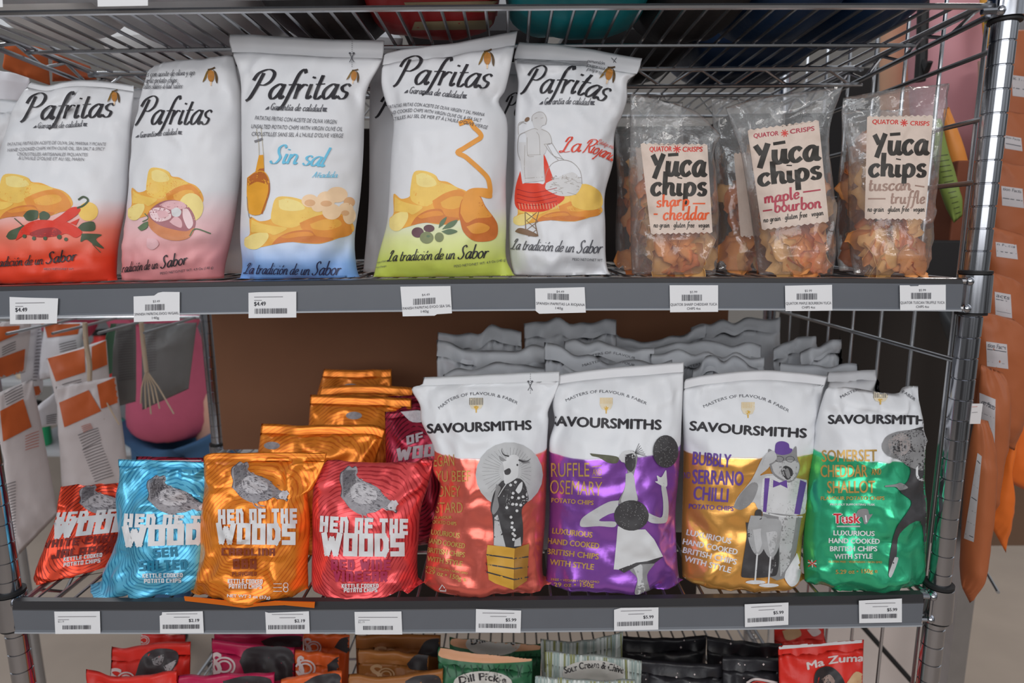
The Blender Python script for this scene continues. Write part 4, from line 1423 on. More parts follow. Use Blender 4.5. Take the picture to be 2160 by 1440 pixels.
def chip_mesh(seed):
    rn = random.Random(seed)
    Lc, Wc = rn.uniform(.044, .064), rn.uniform(.022, .034)
    cu, tw = rn.uniform(10, 24) * rn.choice((-1, 1)), rn.uniform(-1.0, 1.0)
    n, m_ = 12, 6
    vs, fs = [], []
    for k in (0, 1):
        for i in range(n + 1):
            for j in range(m_ + 1):
                s, t = (i / n - .5) * Lc, (j / m_ - .5) * Wc * (1 - .5 * abs(2 * i / n - 1) ** 2.2) * (1 + .55 * nz(i * .9, seed * 3.1, (j > 3) * 2.3))
                an = s * cu
                x, z = math.sin(an) / cu, (1 - math.cos(an)) / cu
                ro = tw * (i / n - .5)
                y2, z2 = t * math.cos(ro), t * math.sin(ro) + 14 * t * t
                vs.append((x, y2, z + z2 + .0012 * nz(i * .5, j * .5, seed) + .0011 * k))
    W_ = m_ + 1
    o = (n + 1) * W_
    for i in range(n):
        for j in range(m_):
            q = (i * W_ + j, i * W_ + j + 1, (i + 1) * W_ + j + 1, (i + 1) * W_ + j)
            fs.append(q[::-1])
            fs.append(tuple(v + o for v in q))
    rim = [i * W_ for i in range(n)] + [n * W_ + j for j in range(m_)] + [i * W_ + m_ for i in range(n, 0, -1)] + [j for j in range(m_, 0, -1)]
    for a_, b_ in zip(rim, rim[1:] + rim[:1]): fs.append((a_, b_, b_ + o, a_ + o))
    me = bpy.data.meshes.new('yuca_chip')
    me.from_pydata(vs, [], fs)
    me.polygons.foreach_set('use_smooth', [True] * len(me.polygons))
    return me


CHIPS = []
for k in range(9):
    me = chip_mesh(k + 2)
    me.materials.append(YCH[k % 3])
    CHIPS.append(me)


def chips(label, group, quad, Y, n, seed, depth=.03, lean=.03):
    """quad: bl, br, tr, tl of the heap in the face of the bag"""
    rn = random.Random(seed)
    bl, br, tr, tl = quad
    for k in range(n):
        v = (k + .5) / n
        u = rn.uniform(.2, .8)
        x = (1 - v) * ((1 - u) * bl[0] + u * br[0]) + v * ((1 - u) * tl[0] + u * tr[0])
        y = (1 - v) * ((1 - u) * bl[1] + u * br[1]) + v * ((1 - u) * tl[1] + u * tr[1])
        o = bpy.data.objects.new('yuca_chip', CHIPS[rn.randrange(9)])
        COL.objects.link(o)
        p = at(x, y, Y + lean * v + (rn.uniform(-.55, .5)) * depth * min(1, .5 + v))
        p.z = max(p.z, H1 + .022)
        o.location = p
        o.rotation_euler = (rn.uniform(-.6, .6) + PI / 2, rn.gauss(PI / 2, .8), rn.uniform(-.7, .7))
        tag(o, label, 'chip', group)


def clear_bag(label, L, R, T, Y, seed, th=.034, group='clear bags of chips on the upper shelf', **k):
    b, ob = bag('clear_chip_bag', label, 'crisp bag', L, R, T, Y=Y, lean=.03, th=th, mat=M['film'], seal=None, seed=seed, gather=.006, crumple=.007, xlim=(-.585, .585), nu=46, nv=70,
                group=group, zmin=ZU, flat_top=.7, pro=3, sharp=1, **k)
    return b, ob


def sticker(a, corners, teeth=11, part='label'):
    tl, tr, br_, bl = corners
    pts = []
    for (p, q, sg) in ((tl, tr, -1), (br_, bl, 1)):
        for i in range(teeth * 2 + 1):
            t = i / (teeth * 2)
            pts.append((p[0] + (q[0] - p[0]) * t, p[1] + (q[1] - p[1]) * t + (sg * 3.2 if i % 2 else 0)))
    a.poly(part, pts, M['label'])


def star(a, cx, cy, r, mt):
    for k in range(4):
        an = PI * k / 4 + .2
        a.line('label_lettering', [(cx - r * math.cos(an), cy - r * math.sin(an)), (cx + r * math.cos(an), cy + r * math.sin(an))], r * .28, mt)


RED = ink('label_red', (196, 62, 56))
ORR = ink('label_orange', (214, 92, 52), var=.2, scale=120)
MAP = ink('label_maroon', (164, 62, 76), var=.2, scale=120)
TAU = ink('label_taupe', (150, 122, 110), var=.15, scale=120)
BW = dict(wmin=.2, wmax=.36, shear=.05)


def yuca_label(a, corners, rows):
    sticker(a, corners)
    for kind, s, path, h, mt in rows:
        if kind == 't': a.text('label_lettering', s, path, h, mt, bold=.035, shear=.08)
        elif kind == 's': star(a, *path[0], h, mt)
        elif kind == 'd': a.line('label_lettering', path, h, mt, smooth=False)
        elif kind == 'y': a.script('label_lettering', s, path, h, mt, .22, .40, .03, .14)
        else: a.script('label_lettering', s, path, h, mt, .17, .32, .08, .12)


# behind: three more clear bags in shade
for lab, L, R, T, Y, sd, q in (
        ('clear bag of chips half hidden at the left of the leftmost labelled clear bag', [(1300, 588), (1298, 480), (1302, 380), (1296, 290), (1302, 215)],
         [(1440, 588), (1445, 400), (1440, 215)], [(1302, 212), (1370, 216), (1440, 222)], .13, 31., ((1305, 585), (1430, 585), (1430, 345), (1300, 360))),
        ('clear bag of chips in shade between the leftmost and middle labelled clear bags', [(1515, 585), (1510, 480), (1508, 380), (1505, 290), (1500, 205)],
         [(1660, 585), (1660, 400), (1655, 215)], [(1500, 200), (1580, 206), (1655, 212)], .12, 32., ((1520, 582), (1650, 582), (1650, 350), (1512, 330))),
        ('clear bag of chips in shade between the middle and rightmost labelled clear bags', [(1772, 585), (1768, 480), (1770, 380), (1776, 300), (1775, 235)],
         [(1900, 585), (1905, 400), (1900, 230)], [(1775, 230), (1840, 224), (1900, 224)], .12, 33., ((1778, 582), (1895, 582), (1895, 330), (1778, 300)))):
    b, ob = clear_bag(lab, L, R, T, Y, sd)
    a = Art(ob, b)
    if sd == 31.:
        sticker(a, [(1340, 312), (1425, 312), (1425, 490), (1352, 492)])
    elif sd == 32.:
        sticker(a, [(1548, 325), (1640, 322), (1650, 495), (1562, 497)])
    a.finish()
    chips('curled yuca chip inside the shaded clear bag ' + {31.: 'left of the leftmost labelled one', 32.: 'left of the middle labelled one', 33.: 'left of the rightmost labelled one'}[sd], 'chips inside the shaded clear bag ' + {31.: 'at the left', 32.: 'in the middle', 33.: 'at the right'}[sd],
          q, Y, 30, int(sd), lean=.03)

b, ob = clear_bag('clear chip bag with label lettered in orange, leftmost of the three labelled bags', [(1334, 590), (1330, 520), (1330, 440), (1326, 380), (1328, 300), (1330, 198)],
                  [(1508, 590), (1513, 540), (1515, 450), (1511, 370), (1506, 320), (1520, 285)], [(1330, 198), (1375, 204), (1430, 219), (1480, 245), (1520, 285)], .036, 21.,
                  creases=[((.3, .75), (.9, .82), -.006, .03), ((.1, .7), (.2, .95), .006, .04), ((.75, .1), (.95, .3), .006, .04)])
a = Art(ob, b, maxlen=5, up=.0003, step=.00006)
yuca_label(a, [(1351, 304), (1492, 306), (1503, 489), (1373, 492)], [
    ('t', 'QUATOR', cF((1150, 68), (1312, 65)), 10, RED), ('s', '', cF((1352, 50), (0, 0)), 8.5, RED), ('t', 'CRISPS', cF((1392, 68), (1538, 68)), 10, RED),
    ('y', 'Yūca', cF((1165, 240), (1560, 246)), 30, BR), ('y', 'chips', cF((1165, 388), (1568, 388)), 25, BR),
    ('b', 'sharp', cF((1200, 476), (1440, 464)), 13, ORR), ('d', '', cF((1468, 450), (1560, 450)), 3, ORR), ('d', '', cF((1180, 528), (1210, 528)), 3, ORR),
    ('b', 'cheddar', cF((1250, 570), (1588, 568)), 14.5, ORR), ('b', 'no grain . gluten free . vegan', cF((1180, 625), (1590, 625)), 6, BR)])
a.finish({'label': 'beige paper label with zigzag top and bottom edges'})
chips('curled orange yuca chip inside the leftmost labelled clear bag', 'chips inside the leftmost labelled clear bag', ((1345, 580), (1508, 580), (1505, 350), (1340, 360)), .036, 44, 21)

b, ob = clear_bag('clear chip bag with label lettered in maroon, middle of the three labelled bags', [(1602, 586), (1592, 500), (1578, 410), (1562, 320), (1545, 270), (1530, 227)],
                  [(1757, 586), (1758, 480), (1755, 390), (1748, 320), (1752, 260), (1779, 182)], [(1530, 227), (1600, 206), (1700, 192), (1779, 182)], .032, 22.,
                  creases=[((.1, .8), (.9, .9), -.006, .03), ((.05, .7), (.15, .95), .006, .04), ((.8, .15), (.95, .4), .007, .04), ((.05, .2), (.2, .05), .008, .05)])
a = Art(ob, b, maxlen=5, up=.0003, step=.00006)
yuca_label(a, [(1577, 276), (1727, 255), (1748, 466), (1607, 483)], [
    ('t', 'QUATOR', [(1590, 291), (1642, 285)], 9, MAP), ('s', '', [(1655, 281)], 8, RED), ('t', 'CRISPS', [(1667, 282), (1718, 275)], 9, MAP),
    ('y', 'Yūca', [(1595, 348), (1728, 336)], 29, BR), ('y', 'chips', [(1602, 392), (1733, 375)], 24, BR),
    ('b', 'maple', [(1613, 429), (1687, 418)], 13, MAP), ('d', '', [(1694, 405), (1731, 400)], 3, MAP), ('d', '', [(1609, 445), (1629, 442)], 3, MAP),
    ('b', 'bourbon', [(1634, 448), (1732, 438)], 13.5, MAP), ('b', 'no grain . gluten free . vegan', [(1611, 469), (1737, 453)], 6, BR)])
a.finish({'label': 'beige paper label with zigzag top and bottom edges'})
chips('curled orange yuca chip inside the middle labelled clear bag', 'chips inside the middle labelled clear bag', ((1612, 578), (1752, 578), (1752, 400), (1590, 410)), .032, 42, 22)

b, ob = clear_bag('clear chip bag with label lettered in taupe, rightmost of the three labelled bags', [(1802, 586), (1797, 500), (1792, 420), (1790, 330), (1776, 250), (1778, 206)],
                  [(1950, 584), (1961, 480), (1975, 380), (1985, 300), (1996, 240), (2008, 178)], [(1778, 206), (1850, 195), (1930, 182), (2008, 178)], .036, 23.,
                  creases=[((.1, .85), (.9, .9), -.006, .03), ((.85, .6), (.9, .95), .006, .03), ((.3, .12), (.9, .1), .007, .03), ((.75, .3), (.95, .15), .008, .05)])
a = Art(ob, b, maxlen=5, up=.0003, step=.00006)
yuca_label(a, [(1829, 247), (1968, 245), (1952, 461), (1824, 460)], [
    ('t', 'QUATOR', [(1840, 261), (1895, 262)], 9, RED), ('s', '', [(1907, 259)], 8, RED), ('t', 'CRISPS', [(1920, 264), (1960, 265)], 9, RED),
    ('y', 'Yūca', [(1843, 325), (1957, 325)], 29, BR), ('y', 'chips', [(1834, 372), (1953, 372)], 25, BR),
    ('b', 'tuscan', [(1832, 402), (1921, 401)], 14, TAU), ('d', '', [(1930, 391), (1950, 394)], 3, TAU), ('d', '', [(1831, 419), (1868, 419)], 3, TAU),
    ('b', 'truffle', [(1878, 429), (1951, 429)], 13.5, TAU), ('b', 'no grain . gluten free . vegan', [(1830, 446), (1950, 446)], 6, BR)])
a.finish({'label': 'beige paper label with zigzag top and bottom edges'})
chips('curled orange yuca chip inside the rightmost labelled clear bag', 'chips inside the rightmost labelled clear bag', ((1810, 578), (1948, 578), (1965, 360), (1795, 360)), .036, 44, 23)


# ------------------------------------------------------------------ lower shelf: foil bags with a hen
ZL = .0042
HENS = [ink('hen_grey', (142, 138, 142), var=.4, scale=260), ink('hen_light', (186, 182, 186), var=.3, scale=260), ink('hen_dark', (74, 70, 76), var=.4, scale=260)]
FO = {}
FO['blue'] = Prings('foil_blue', (92, 174, 204), (52, 130, 168), cx=.62, cy=.52, freq=200)
FO['orange'] = Prings('foil_orange', (228, 128, 40), (196, 100, 28), cx=.45, cy=.55, freq=210)
FO['red'] = Prings('foil_red', (214, 78, 80), (172, 48, 54), cx=.45, cy=.52, freq=210)
FO['deep'] = Prings('foil_deep_red', (226, 72, 44), (140, 38, 28), cx=.6, cy=.55, freq=160)
FO['maroon'] = Prings('foil_maroon', (150, 34, 58), (84, 18, 34), cx=.5, cy=.5, freq=170)
HEN = dict(
    body=[(370, 400), (380, 340), (365, 280), (370, 220), (400, 192), (435, 160), (460, 175), (490, 163), (500, 200), (490, 228), (530, 268), (600, 300), (660, 330), (700, 380),
          (740, 420), (770, 435), (790, 440), (812, 445), (818, 462), (800, 485), (802, 530), (780, 512), (735, 505), (690, 490), (640, 520), (580, 530), (560, 548), (500, 530), (440, 490), (400, 435)],
    tail=[(370, 400), (380, 340), (365, 280), (370, 220), (400, 192), (435, 160), (460, 175), (490, 163), (500, 200), (488, 228), (450, 280), (430, 330), (440, 400), (420, 440), (390, 425)],
    wing=[(440, 330), (500, 290), (590, 310), (640, 350), (650, 410), (600, 450), (520, 455), (460, 420)],
    breast=[(500, 455), (600, 460), (680, 440), (720, 470), (690, 490), (640, 518), (580, 528), (530, 520)],
    head=[(735, 470), (760, 440), (790, 445), (815, 455), (802, 485), (800, 525), (780, 508), (745, 500)])


def hen(a, x0, y0, x1, y1, shear=0.):
    """box of the hen in the photograph"""
    def t(p): return [(x0 + (x - 365) / 453 * (x1 - x0) + shear * (y1 - (y0 + (y - 160) / 388 * (y1 - y0))), y0 + (y - 160) / 388 * (y1 - y0)) for x, y in p]
    k = (x1 - x0) / 122
    a.poly('hen_picture', t([(x - 6, y - 5) for x, y in HEN['body']]), HENS[2], True)
    a.poly('hen_picture', t(HEN['body']), HENS[0], True)
    a.poly('hen_picture', t(HEN['tail']), HENS[0], True)
    a.poly('hen_picture', t(HEN['wing']), ink('hen_mid', (178, 174, 177), var=.35, scale=260), True)
    a.poly('hen_picture', t(HEN['breast']), HENS[0], True)
    rn = random.Random(5)
    for i in range(150):
        x, y = rn.uniform(385, 730), rn.uniform(215, 510)
        if y < 215 + (x - 470) * .6 or y > 400 + (x - 380) * .6: continue
        d = -.5 if x < 470 else .45
        a.line('hen_picture', t([(x, y), (x + 20, y + 20 * d)]), .9 * k, HENS[2 if i % 3 else 1])
    for i in range(9):
        a.line('hen_picture', t([(395 + i * 11, 400 - i * 14), (385 + i * 11, 250 - i * 5), (395 + i * 11, 190)]), 1.2 * k, HENS[2])
    a.poly('hen_picture', t(HEN['head']), HENS[1], True)
    a.poly('hen_picture', t([(758, 442), (772, 425), (785, 432), (800, 425), (812, 442), (822, 460), (805, 462), (780, 448)]), HENS[1], True)
    a.poly('hen_picture', t([(795, 500), (815, 508), (803, 532), (790, 520)]), HENS[2])
    a.ell('hen_picture', *t([(762, 487)])[0], 1.8 * k, 1.6 * k, HENS[2])
    for l in ([(530, 530), (545, 570), (585, 580)], [(545, 570), (570, 592), (600, 590)], [(560, 530), (575, 562), (625, 572)]):
        a.line('hen_picture', t(l), 2. * k, HENS[0], smooth=False)


INKD = ink('flavour_brown', (120, 50, 22))
INKR = ink('flavour_wine', (158, 40, 74))
INKB = ink('flavour_blue', (26, 110, 140))
INKM = ink('flavour_dark_red', (112, 28, 20))


def badge(a, x0, y0, x1, y1, mt):
    for k in range(3): a.line('badge', [(x0, y0 + 2 + (y1 - y0 - 3) * k / 2), (x0 + (x1 - x0) * .55, y0 + 2 + (y1 - y0 - 3) * k / 2)], 1.4, mt)
    cx, r = x0 + (x1 - x0) * .8, (y1 - y0) * .26
    for cy in (y0 + r, y1 - r):
        a.line('badge', [(cx + r * math.cos(t * .7), cy + r * math.sin(t * .7)) for t in range(10)], 1.5, mt)


GH = 'foil bags with a hen in the front row of the lower shelf'

# dark red, lying back at the left
b, ob = bag('foil_crisp_bag', 'dark red foil bag with a hen, leaning back at the left end of the shelf', 'crisp bag',
            [(66, 1236), (82, 1189), (104, 1131), (118, 1092), (123, 1055), (128, 1026)], [(282, 1210), (286, 1150), (288, 1080), (292, 1013)],
            [(128, 1026), (180, 1022), (292, 1013)], [(66, 1236), (160, 1238), (282, 1212)], Y=.030, lean=.06, th=.028, mat=FO['deep'], seal=None, seed=41., crumple=.008, group=GH,
            zmin=ZL, Yr=.065, creases=[((.1, .15), (.9, .12), -.005, .04)])
fl = [[(38, 1243), (66, 1237), (282, 1206)], [(40, 1256), (68, 1250), (284, 1216)]]
mb = MB()
for k in range(2):
    for q in fl:
        for p in q:
            w = at(p[0], p[1], .024 + .04 * (p[0] - 38) / 240) + Vector((0, .0015 * k, 0))
            mb.v.append(Vector((max(w.x, -.574 + .0005 * (p[0] < 39)), w.y, max(w.z, .0048))))
mb.f = [(0, 3, 4, 1), (1, 4, 5, 2), (6, 7, 10, 9), (7, 8, 11, 10), (0, 6, 9, 3), (2, 5, 11, 8), (0, 1, 7, 6), (1, 2, 8, 7), (3, 9, 10, 4), (4, 10, 11, 5)]
mb.build('bottom_seal', FO['deep'], b, False)
a = Art(ob, b)
hen(a, *cI((472, 238))[0], *cI((800, 415))[0], shear=.1)
a.block('brand_lettering', 'HEN OF THE', cI((325, 478), (700, 455), (940, 425)), 25, WHT, .3, shear=.35)
a.block('brand_lettering', 'WOODS', cI((305, 567), (620, 533), (880, 508)), 40, WHT, .31, .08, shear=.35)
a.block('flavour_name', 'WHITE CHEDDAR', cI((240, 625), (500, 600), (860, 570)), 16, INKM, .3, shear=.3)
a.block('flavour_name', 'JALAPEÑO', cI((310, 688), (740, 645)), 18, INKM, .3, shear=.3)
a.block('small_print', 'KETTLE COOKED', cI((385, 702), (620, 674)), 8.5, WHT, .28, shear=.2)
a.block('small_print', 'POTATO CHIPS', cI((385, 735), (608, 708)), 8.5, WHT, .28, shear=.2)
a.finish()

# blue
b, ob = bag('foil_crisp_bag', 'light blue foil bag with a hen, twisted bottom corner over the rail', 'crisp bag',
            [(195, 1281), (210, 1250), (219, 1218), (223, 1197), (240, 1162), (254, 1120), (248, 1089), (245, 1044), (252, 1009), (250, 968)],
            [(440, 1262), (448, 1200), (446, 1100), (446, 1030), (440, 974)], [(250, 968), (330, 970), (440, 974)], [(195, 1281), (262, 1272), (300, 1258), (340, 1266), (440, 1262)],
            Y=.022, lean=.04, th=.036, mat=FO['blue'], seal=.955, seed=44., crumple=.010, gather=.004, group=GH, zmin=ZL, flat_top=.45,
            creases=[((.0, .05), (.5, .3), .008, .07), ((.25, .02), (.4, .12), -.01, .05), ((.3, .75), (.9, .7), .006, .05), ((.1, .2), (.2, .45), -.006, .05)])
mb = MB()
mb.box(at(250, 969, .063) + Vector((0, -.0006, -.0022)), at(425, 972, .063) + Vector((0, .0009, .0012)))
mb.build('top_edge', WHT, b, False)
a = Art(ob, b)
hen(a, *cI((895, 180))[0], *cI((1275, 420))[0])
a.block('brand_lettering', 'HEN OF THE', cI((748, 494), (1000, 500), (1345, 514)), 29, WHT, .33, shear=.06)
a.block('brand_lettering', 'WOODS', cI((738, 615), (1010, 606), (1345, 594)), 45, WHT, .31, .08, shear=.06)
a.block('flavour_name', 'SEA', cI((930, 682), (1080, 672)), 20, INKB, .3)
a.block('flavour_name', 'SALTED', cI((845, 762), (1140, 752)), 21, INKB, .3)
a.block('small_print', 'KETTLE COOKED', cI((865, 802), (1110, 798)), 9, WHT, .28)
a.block('small_print', 'POTATO CHIPS', cI((875, 834), (1100, 830)), 9, WHT, .28)
a.finish()
bag('foil_crisp_bag', 'maroon foil bag whose top edge shows above the light blue bag', 'crisp bag', [(290, 1255), (288, 1100), (288, 962)], [(440, 1255), (440, 1100), (440, 966)],
    [(288, 960), (360, 963), (440, 968)], Y=.105, lean=.02, th=.026, mat=FO['maroon'], seal=.95, seed=45., nu=20, nv=30, zmin=ZL)

# orange
b, ob = bag('foil_crisp_bag', 'bright orange foil bag with a grey hen, standing in the front row', 'crisp bag',
            [(400, 1258), (413, 1228), (425, 1162), (425, 1093), (431, 1040), (430, 992), (429, 962)], [(652, 1266), (650, 1230), (649, 1183), (654, 1114), (649, 1044), (660, 1030), (681, 985), (690, 954)],
            [(429, 964), (452, 957), (555, 955), (690, 954)], [(400, 1258), (480, 1266), (560, 1264), (652, 1266)],
            Y=.010, lean=.05, th=.036, mat=FO['orange'], seal=.945, seed=48., crumple=.010, gather=.004, group=GH, zmin=ZL, flat_top=.4,
            creases=[((.0, .9), (.2, .8), .008, .05), ((.75, .3), (.95, .1), .009, .05), ((.8, .85), (.95, .75), -.007, .04), ((.05, .1), (.15, .4), .006, .05), ((.4, .12), (.7, .05), .006, .05),
                     ((.55, .42), (.85, .36), .005, .04)])
mb = MB()
top = [(388, 1258), (430, 1262), (500, 1270), (530, 1274), (580, 1268), (664, 1270)]
bot = [(390, 1267), (470, 1276), (515, 1282), (545, 1278), (600, 1276), (663, 1282)]
n = len(top)
for k in range(2):
    for r in (top, bot):
        for p in r: mb.v.append(at(p[0], p[1], -.026) + Vector((0, .0014 * k, 0)))
for i in range(n - 1):
    mb.f += [(i, n + i, n + i + 1, i + 1), (2 * n + i, 2 * n + i + 1, 3 * n + i + 1, 3 * n + i), (i, i + 1, 2 * n + i + 1, 2 * n + i), (n + i, 3 * n + i, 3 * n + i + 1, n + i + 1)]
mb.f += [(0, 2 * n, 3 * n, n), (n - 1, 2 * n - 1, 4 * n - 1, 3 * n - 1)]
mb.build('bottom_seal', P('foil_orange_plain', (220, 112, 32), rough=.35, metal=.5, k=1.25), b, False)
a = Art(ob, b)
hen(a, *cI((1408, 98))[0], *cI((1755, 350))[0])
a.block('brand_lettering', 'HEN OF THE', cI((1325, 478), (1565, 474), (1805, 472)), 32, WHT, .33)
a.block('brand_lettering', 'WOODS', cI((1310, 594), (1550, 600), (1795, 602)), 45, WHT, .31, .08)
a.block('flavour_name', 'CAROLINA', cI((1345, 666), (1672, 668)), 16, INKD, .3)
a.block('flavour_name', 'BBQ', cI((1415, 748), (1560, 746)), 21, INKD, .3)
a.block('flavour_name', 'FLAVORED', cI((1410, 792), (1560, 790)), 9, INKD, .28)
a.block('small_print', 'KETTLE COOKED', cI((1383, 835), (1595, 838)), 9.5, WHT, .28)
a.block('small_print', 'POTATO CHIPS', cI((1390, 866), (1590, 868)), 9.5, WHT, .28)
a.text('small_print', 'NET WT 2 oz (57g)', cI((1380, 918), (1500, 922), (1640, 930)), 6, WHT, bold=.03)
badge(a, *cI((1660, 832))[0], *cI((1755, 886))[0], WHT)
a.finish()

# bright red
b, ob = bag('foil_crisp_bag', 'bright red foil bag with a grey hen, beside the coral cow bag', 'crisp bag',
            [(656, 1258), (658, 1208), (660, 1128), (660, 1047), (664, 1010), (674, 992), (690, 970)], [(897, 1266), (884, 1235), (880, 1182), (883, 1141), (888, 1074), (905, 1020), (911, 988), (913, 970)],
            [(690, 970), (800, 974), (880, 972), (913, 970)], [(656, 1258), (780, 1268), (897, 1266)],
            Y=.022, lean=.045, th=.042, mat=FO['red'], seal=None, seed=52., crumple=.008, gather=.005, group=GH, zmin=ZL, flat_top=.35,
            creases=[((.7, .75), (1, .9), .008, .06), ((.85, .25), (1, .02), .010, .05), ((.0, .75), (.25, .85), -.005, .05), ((.75, .02), (.95, .2), -.008, .05)])
a = Art(ob, b)
hen(a, *cK((365, 160))[0], *cK((818, 548))[0])
a.block('brand_lettering', 'HEN OF THE', cK((200, 675), (540, 693), (895, 700)), 34, WHT, .33)
a.block('brand_lettering', 'WOODS', cK((212, 860), (540, 870), (870, 868)), 49, WHT, .31, .08)
a.block('flavour_name', 'RED WINE', cK((290, 976), (760, 976)), 22, INKR, .32)
a.block('flavour_name', 'VINEGAR', cK((310, 1066), (735, 1068)), 22, INKR, .32)
a.block('small_print', 'KETTLE COOKED', cK((375, 1116), (665, 1114)), 8.6, WHT, .28)
a.block('small_print', 'POTATO CHIPS', cK((392, 1150), (655, 1148)), 8.6, WHT, .28)
badge(a, *cK((750, 1162))[0], *cK((865, 1206))[0], WHT)
a.finish()

# orange and maroon bags further back
GO = 'orange foil bags stacked behind the front row'
for lab, L, R, T, Y, sd in (
        ('orange foil bag directly behind the bright orange and red hen bags', [(538, 1180), (535, 1040), (552, 893)], [(800, 1180), (790, 1000), (815, 905)], [(552, 893), (650, 896), (780, 895), (815, 905)], .125, 61.),
        ('orange foil bag in shade, second of the stack against the brown board', [(650, 1100), (648, 960), (655, 832)], [(870, 1100), (868, 960), (868, 840)], [(655, 832), (750, 834), (868, 840)], .21, 62.),
        ('orange foil bag in shade, third of the stack against the brown board', [(645, 1060), (650, 930), (678, 815)], [(860, 1060), (860, 930), (872, 818)], [(678, 818), (780, 812), (872, 818)], .29, 63.),
        ('rearmost orange foil bag of the stack, its top highest against the brown board', [(655, 1000), (652, 900), (684, 778)], [(830, 1000), (828, 900), (826, 778)], [(684, 778), (750, 780), (826, 778)], .37, 64.)):
    b, ob = bag('foil_crisp_bag', lab, 'crisp bag', L, R, T, Y=Y, lean=.05, th=.032, mat=FO['orange'], seal=.93, seed=sd, crumple=.012, gather=.008, nu=30, nv=44, group=GO, zmin=ZL, flat_top=.35)
    a = Art(ob, b)
    xm, yt = (L[-1][0] + R[-1][0]) / 2 - 15, T[0][1] + (R[0][1] - T[0][1]) * .12
    a.ell('hen_picture', xm + (-95 if sd == 61. else 0), yt + 12, 17, 8, HENS[0])
    a.finish()
for lab, L, R, T, Y, sd, lx in (
        ('maroon foil bag with white lettering between the orange stack and the coral bag', [(818, 1150), (814, 1000), (812, 868)], [(960, 1150), (960, 1000), (960, 862)], [(812, 868), (880, 862), (960, 862)], .13, 66., 1),
        ('maroon foil bag in deep shade behind the other maroon one', [(800, 1100), (805, 960), (815, 836)], [(950, 1100), (950, 960), (950, 832)], [(872, 836), (910, 832), (950, 832)], .22, 67., 0)):
    b, ob = bag('foil_crisp_bag', lab, 'crisp bag', L, R, T, Y=Y, lean=.05, th=.035, mat=FO['maroon'], seal=.94, seed=sd, crumple=.012, gather=.006, nu=28, nv=40,
                group='maroon foil bags behind the front row', zmin=ZL, flat_top=.35)
    if lx:
        a = Art(ob, b)
        a.poly('hen_picture', [(845, 868), (890, 866), (905, 885), (870, 890)], HENS[1], True)
        a.block('brand_lettering', 'OF THE', [(858, 938), (960, 910)], 18, ink('white_shade', (170, 160, 165)), .3, shear=.2)
        a.block('brand_lettering', 'WOODS', [(835, 972), (965, 955)], 26, M['white_shade'], .3, .1, shear=.2)
        a.finish()

# ------------------------------------------------------------------ lower shelf: tall white-topped foil bags
SV = (204, 205, 208)
SVB = (196, 198, 202)


def sfilm(name, col, edge, tilt=0.):
    return Pgrad(name, [(0, col), (edge - .004, col), (edge + .004, SV), (1, SV)], rough=.44, warp=.0, foil=(edge, .66, .25), tilt=tilt, bump=.12, k=1.3)


GLD = ink('gold_letter', (186, 150, 84), rough=.35, metal=.3)
PUR = ink('purple_letter', (96, 66, 140))
CRATE = ink('crate_yellow', (196, 148, 56), var=.08)
CRATE2 = ink('crate_shade', (150, 106, 42), var=.08)
DRK = ink('print_dark', (58, 56, 58), var=.2, scale=200)
MID = ink('print_mid', (128, 127, 128), var=.2, scale=120)
LIT = ink('print_light', (176, 176, 177), var=.1, scale=90)
PAL = ink('print_pale', (196, 196, 197), var=.05)
GS = 'tall white-topped foil bags in the front row'


def saga(a, name_path, h, arc, ah, emb):
    a.text('brand_lettering', 'SAVOURSMITHS', name_path, h, K_, bold=.045)
    a.text('slogan', 'MASTERS OF FLAVOUR & FABER', arc, ah, K2)
    cx, cy, w, hh, dk = emb
    a.poly('brand_emblem', [(cx - w, cy - hh), (cx + w, cy - hh), (cx + w * 1.02, cy - hh * .1), (cx + w * .7, cy + hh * .5), (cx, cy + hh * .75), (cx - w * .7, cy + hh * .5), (cx - w * 1.02, cy - hh * .1)],
           ink('emblem_cream', (214, 202, 178)), False)
    a.poly('brand_emblem', [(cx - w * .4, cy + hh * .25), (cx, cy + hh * .1), (cx + w * .4, cy + hh * .25), (cx + .1 * w, cy + hh * .7), (cx + w * .08, cy + hh * 1.1), (cx - w * .08, cy + hh * 1.1), (cx - w * .1, cy + hh * .7)],
           ink('emblem_gold', (206, 164, 70)))
    for k in range(9):
        x = cx - w * .92 + w * 1.84 * k / 8
        a.line('brand_emblem', [(x, cy - hh), (x, cy + (.0 if dk else -.2) * hh)], 1.5 if dk else .7, K2 if dk else M['emblem_gold'])


def rows(a, part, lst, mt, bold=.0):
    for s, p, h in lst: a.text(part, s, p, h, mt, bold=bold)


# coral, cow
M['coral'] = sfilm('film_coral', (234, 106, 92), .652, -.02)
b, ob = bag('foil_crisp_bag', 'coral red foil bag with white top and a cow in a dark robe', 'crisp bag',
            [(897, 1262), (894, 1235), (902, 1155), (912, 1101), (922, 1061), (928, 1020), (914, 990), (915, 943), (889, 890), (886, 855), (868, 820), (891, 810), (893, 795)],
            [(1178, 1262), (1150, 1225), (1144, 1182), (1150, 1101), (1153, 1010), (1154, 937), (1157, 887), (1157, 865), (1179, 811), (1180, 782)],
            [(893, 795), (960, 792), (1050, 788), (1120, 784), (1180, 782)], [(897, 1262), (1040, 1264), (1178, 1262)],
            Y=.022, lean=.05, th=.045, mat=M['coral'], smat=P('white_top', SV, rough=.44, bump=.12), seal=.955, seed=71., crumple=.007, gather=.004, group=GS, zmin=ZL, flat_top=.35,
            creases=[((.0, .85), (.2, .95), -.007, .05), ((.9, .3), (1, .1), .008, .05), ((.05, .45), (.2, .6), -.007, .05), ((.7, .02), (1, .12), .008, .05), ((.0, .3), (.2, .22), .005, .05),
                     ((.8, .84), (1, .76), -.005, .05)])
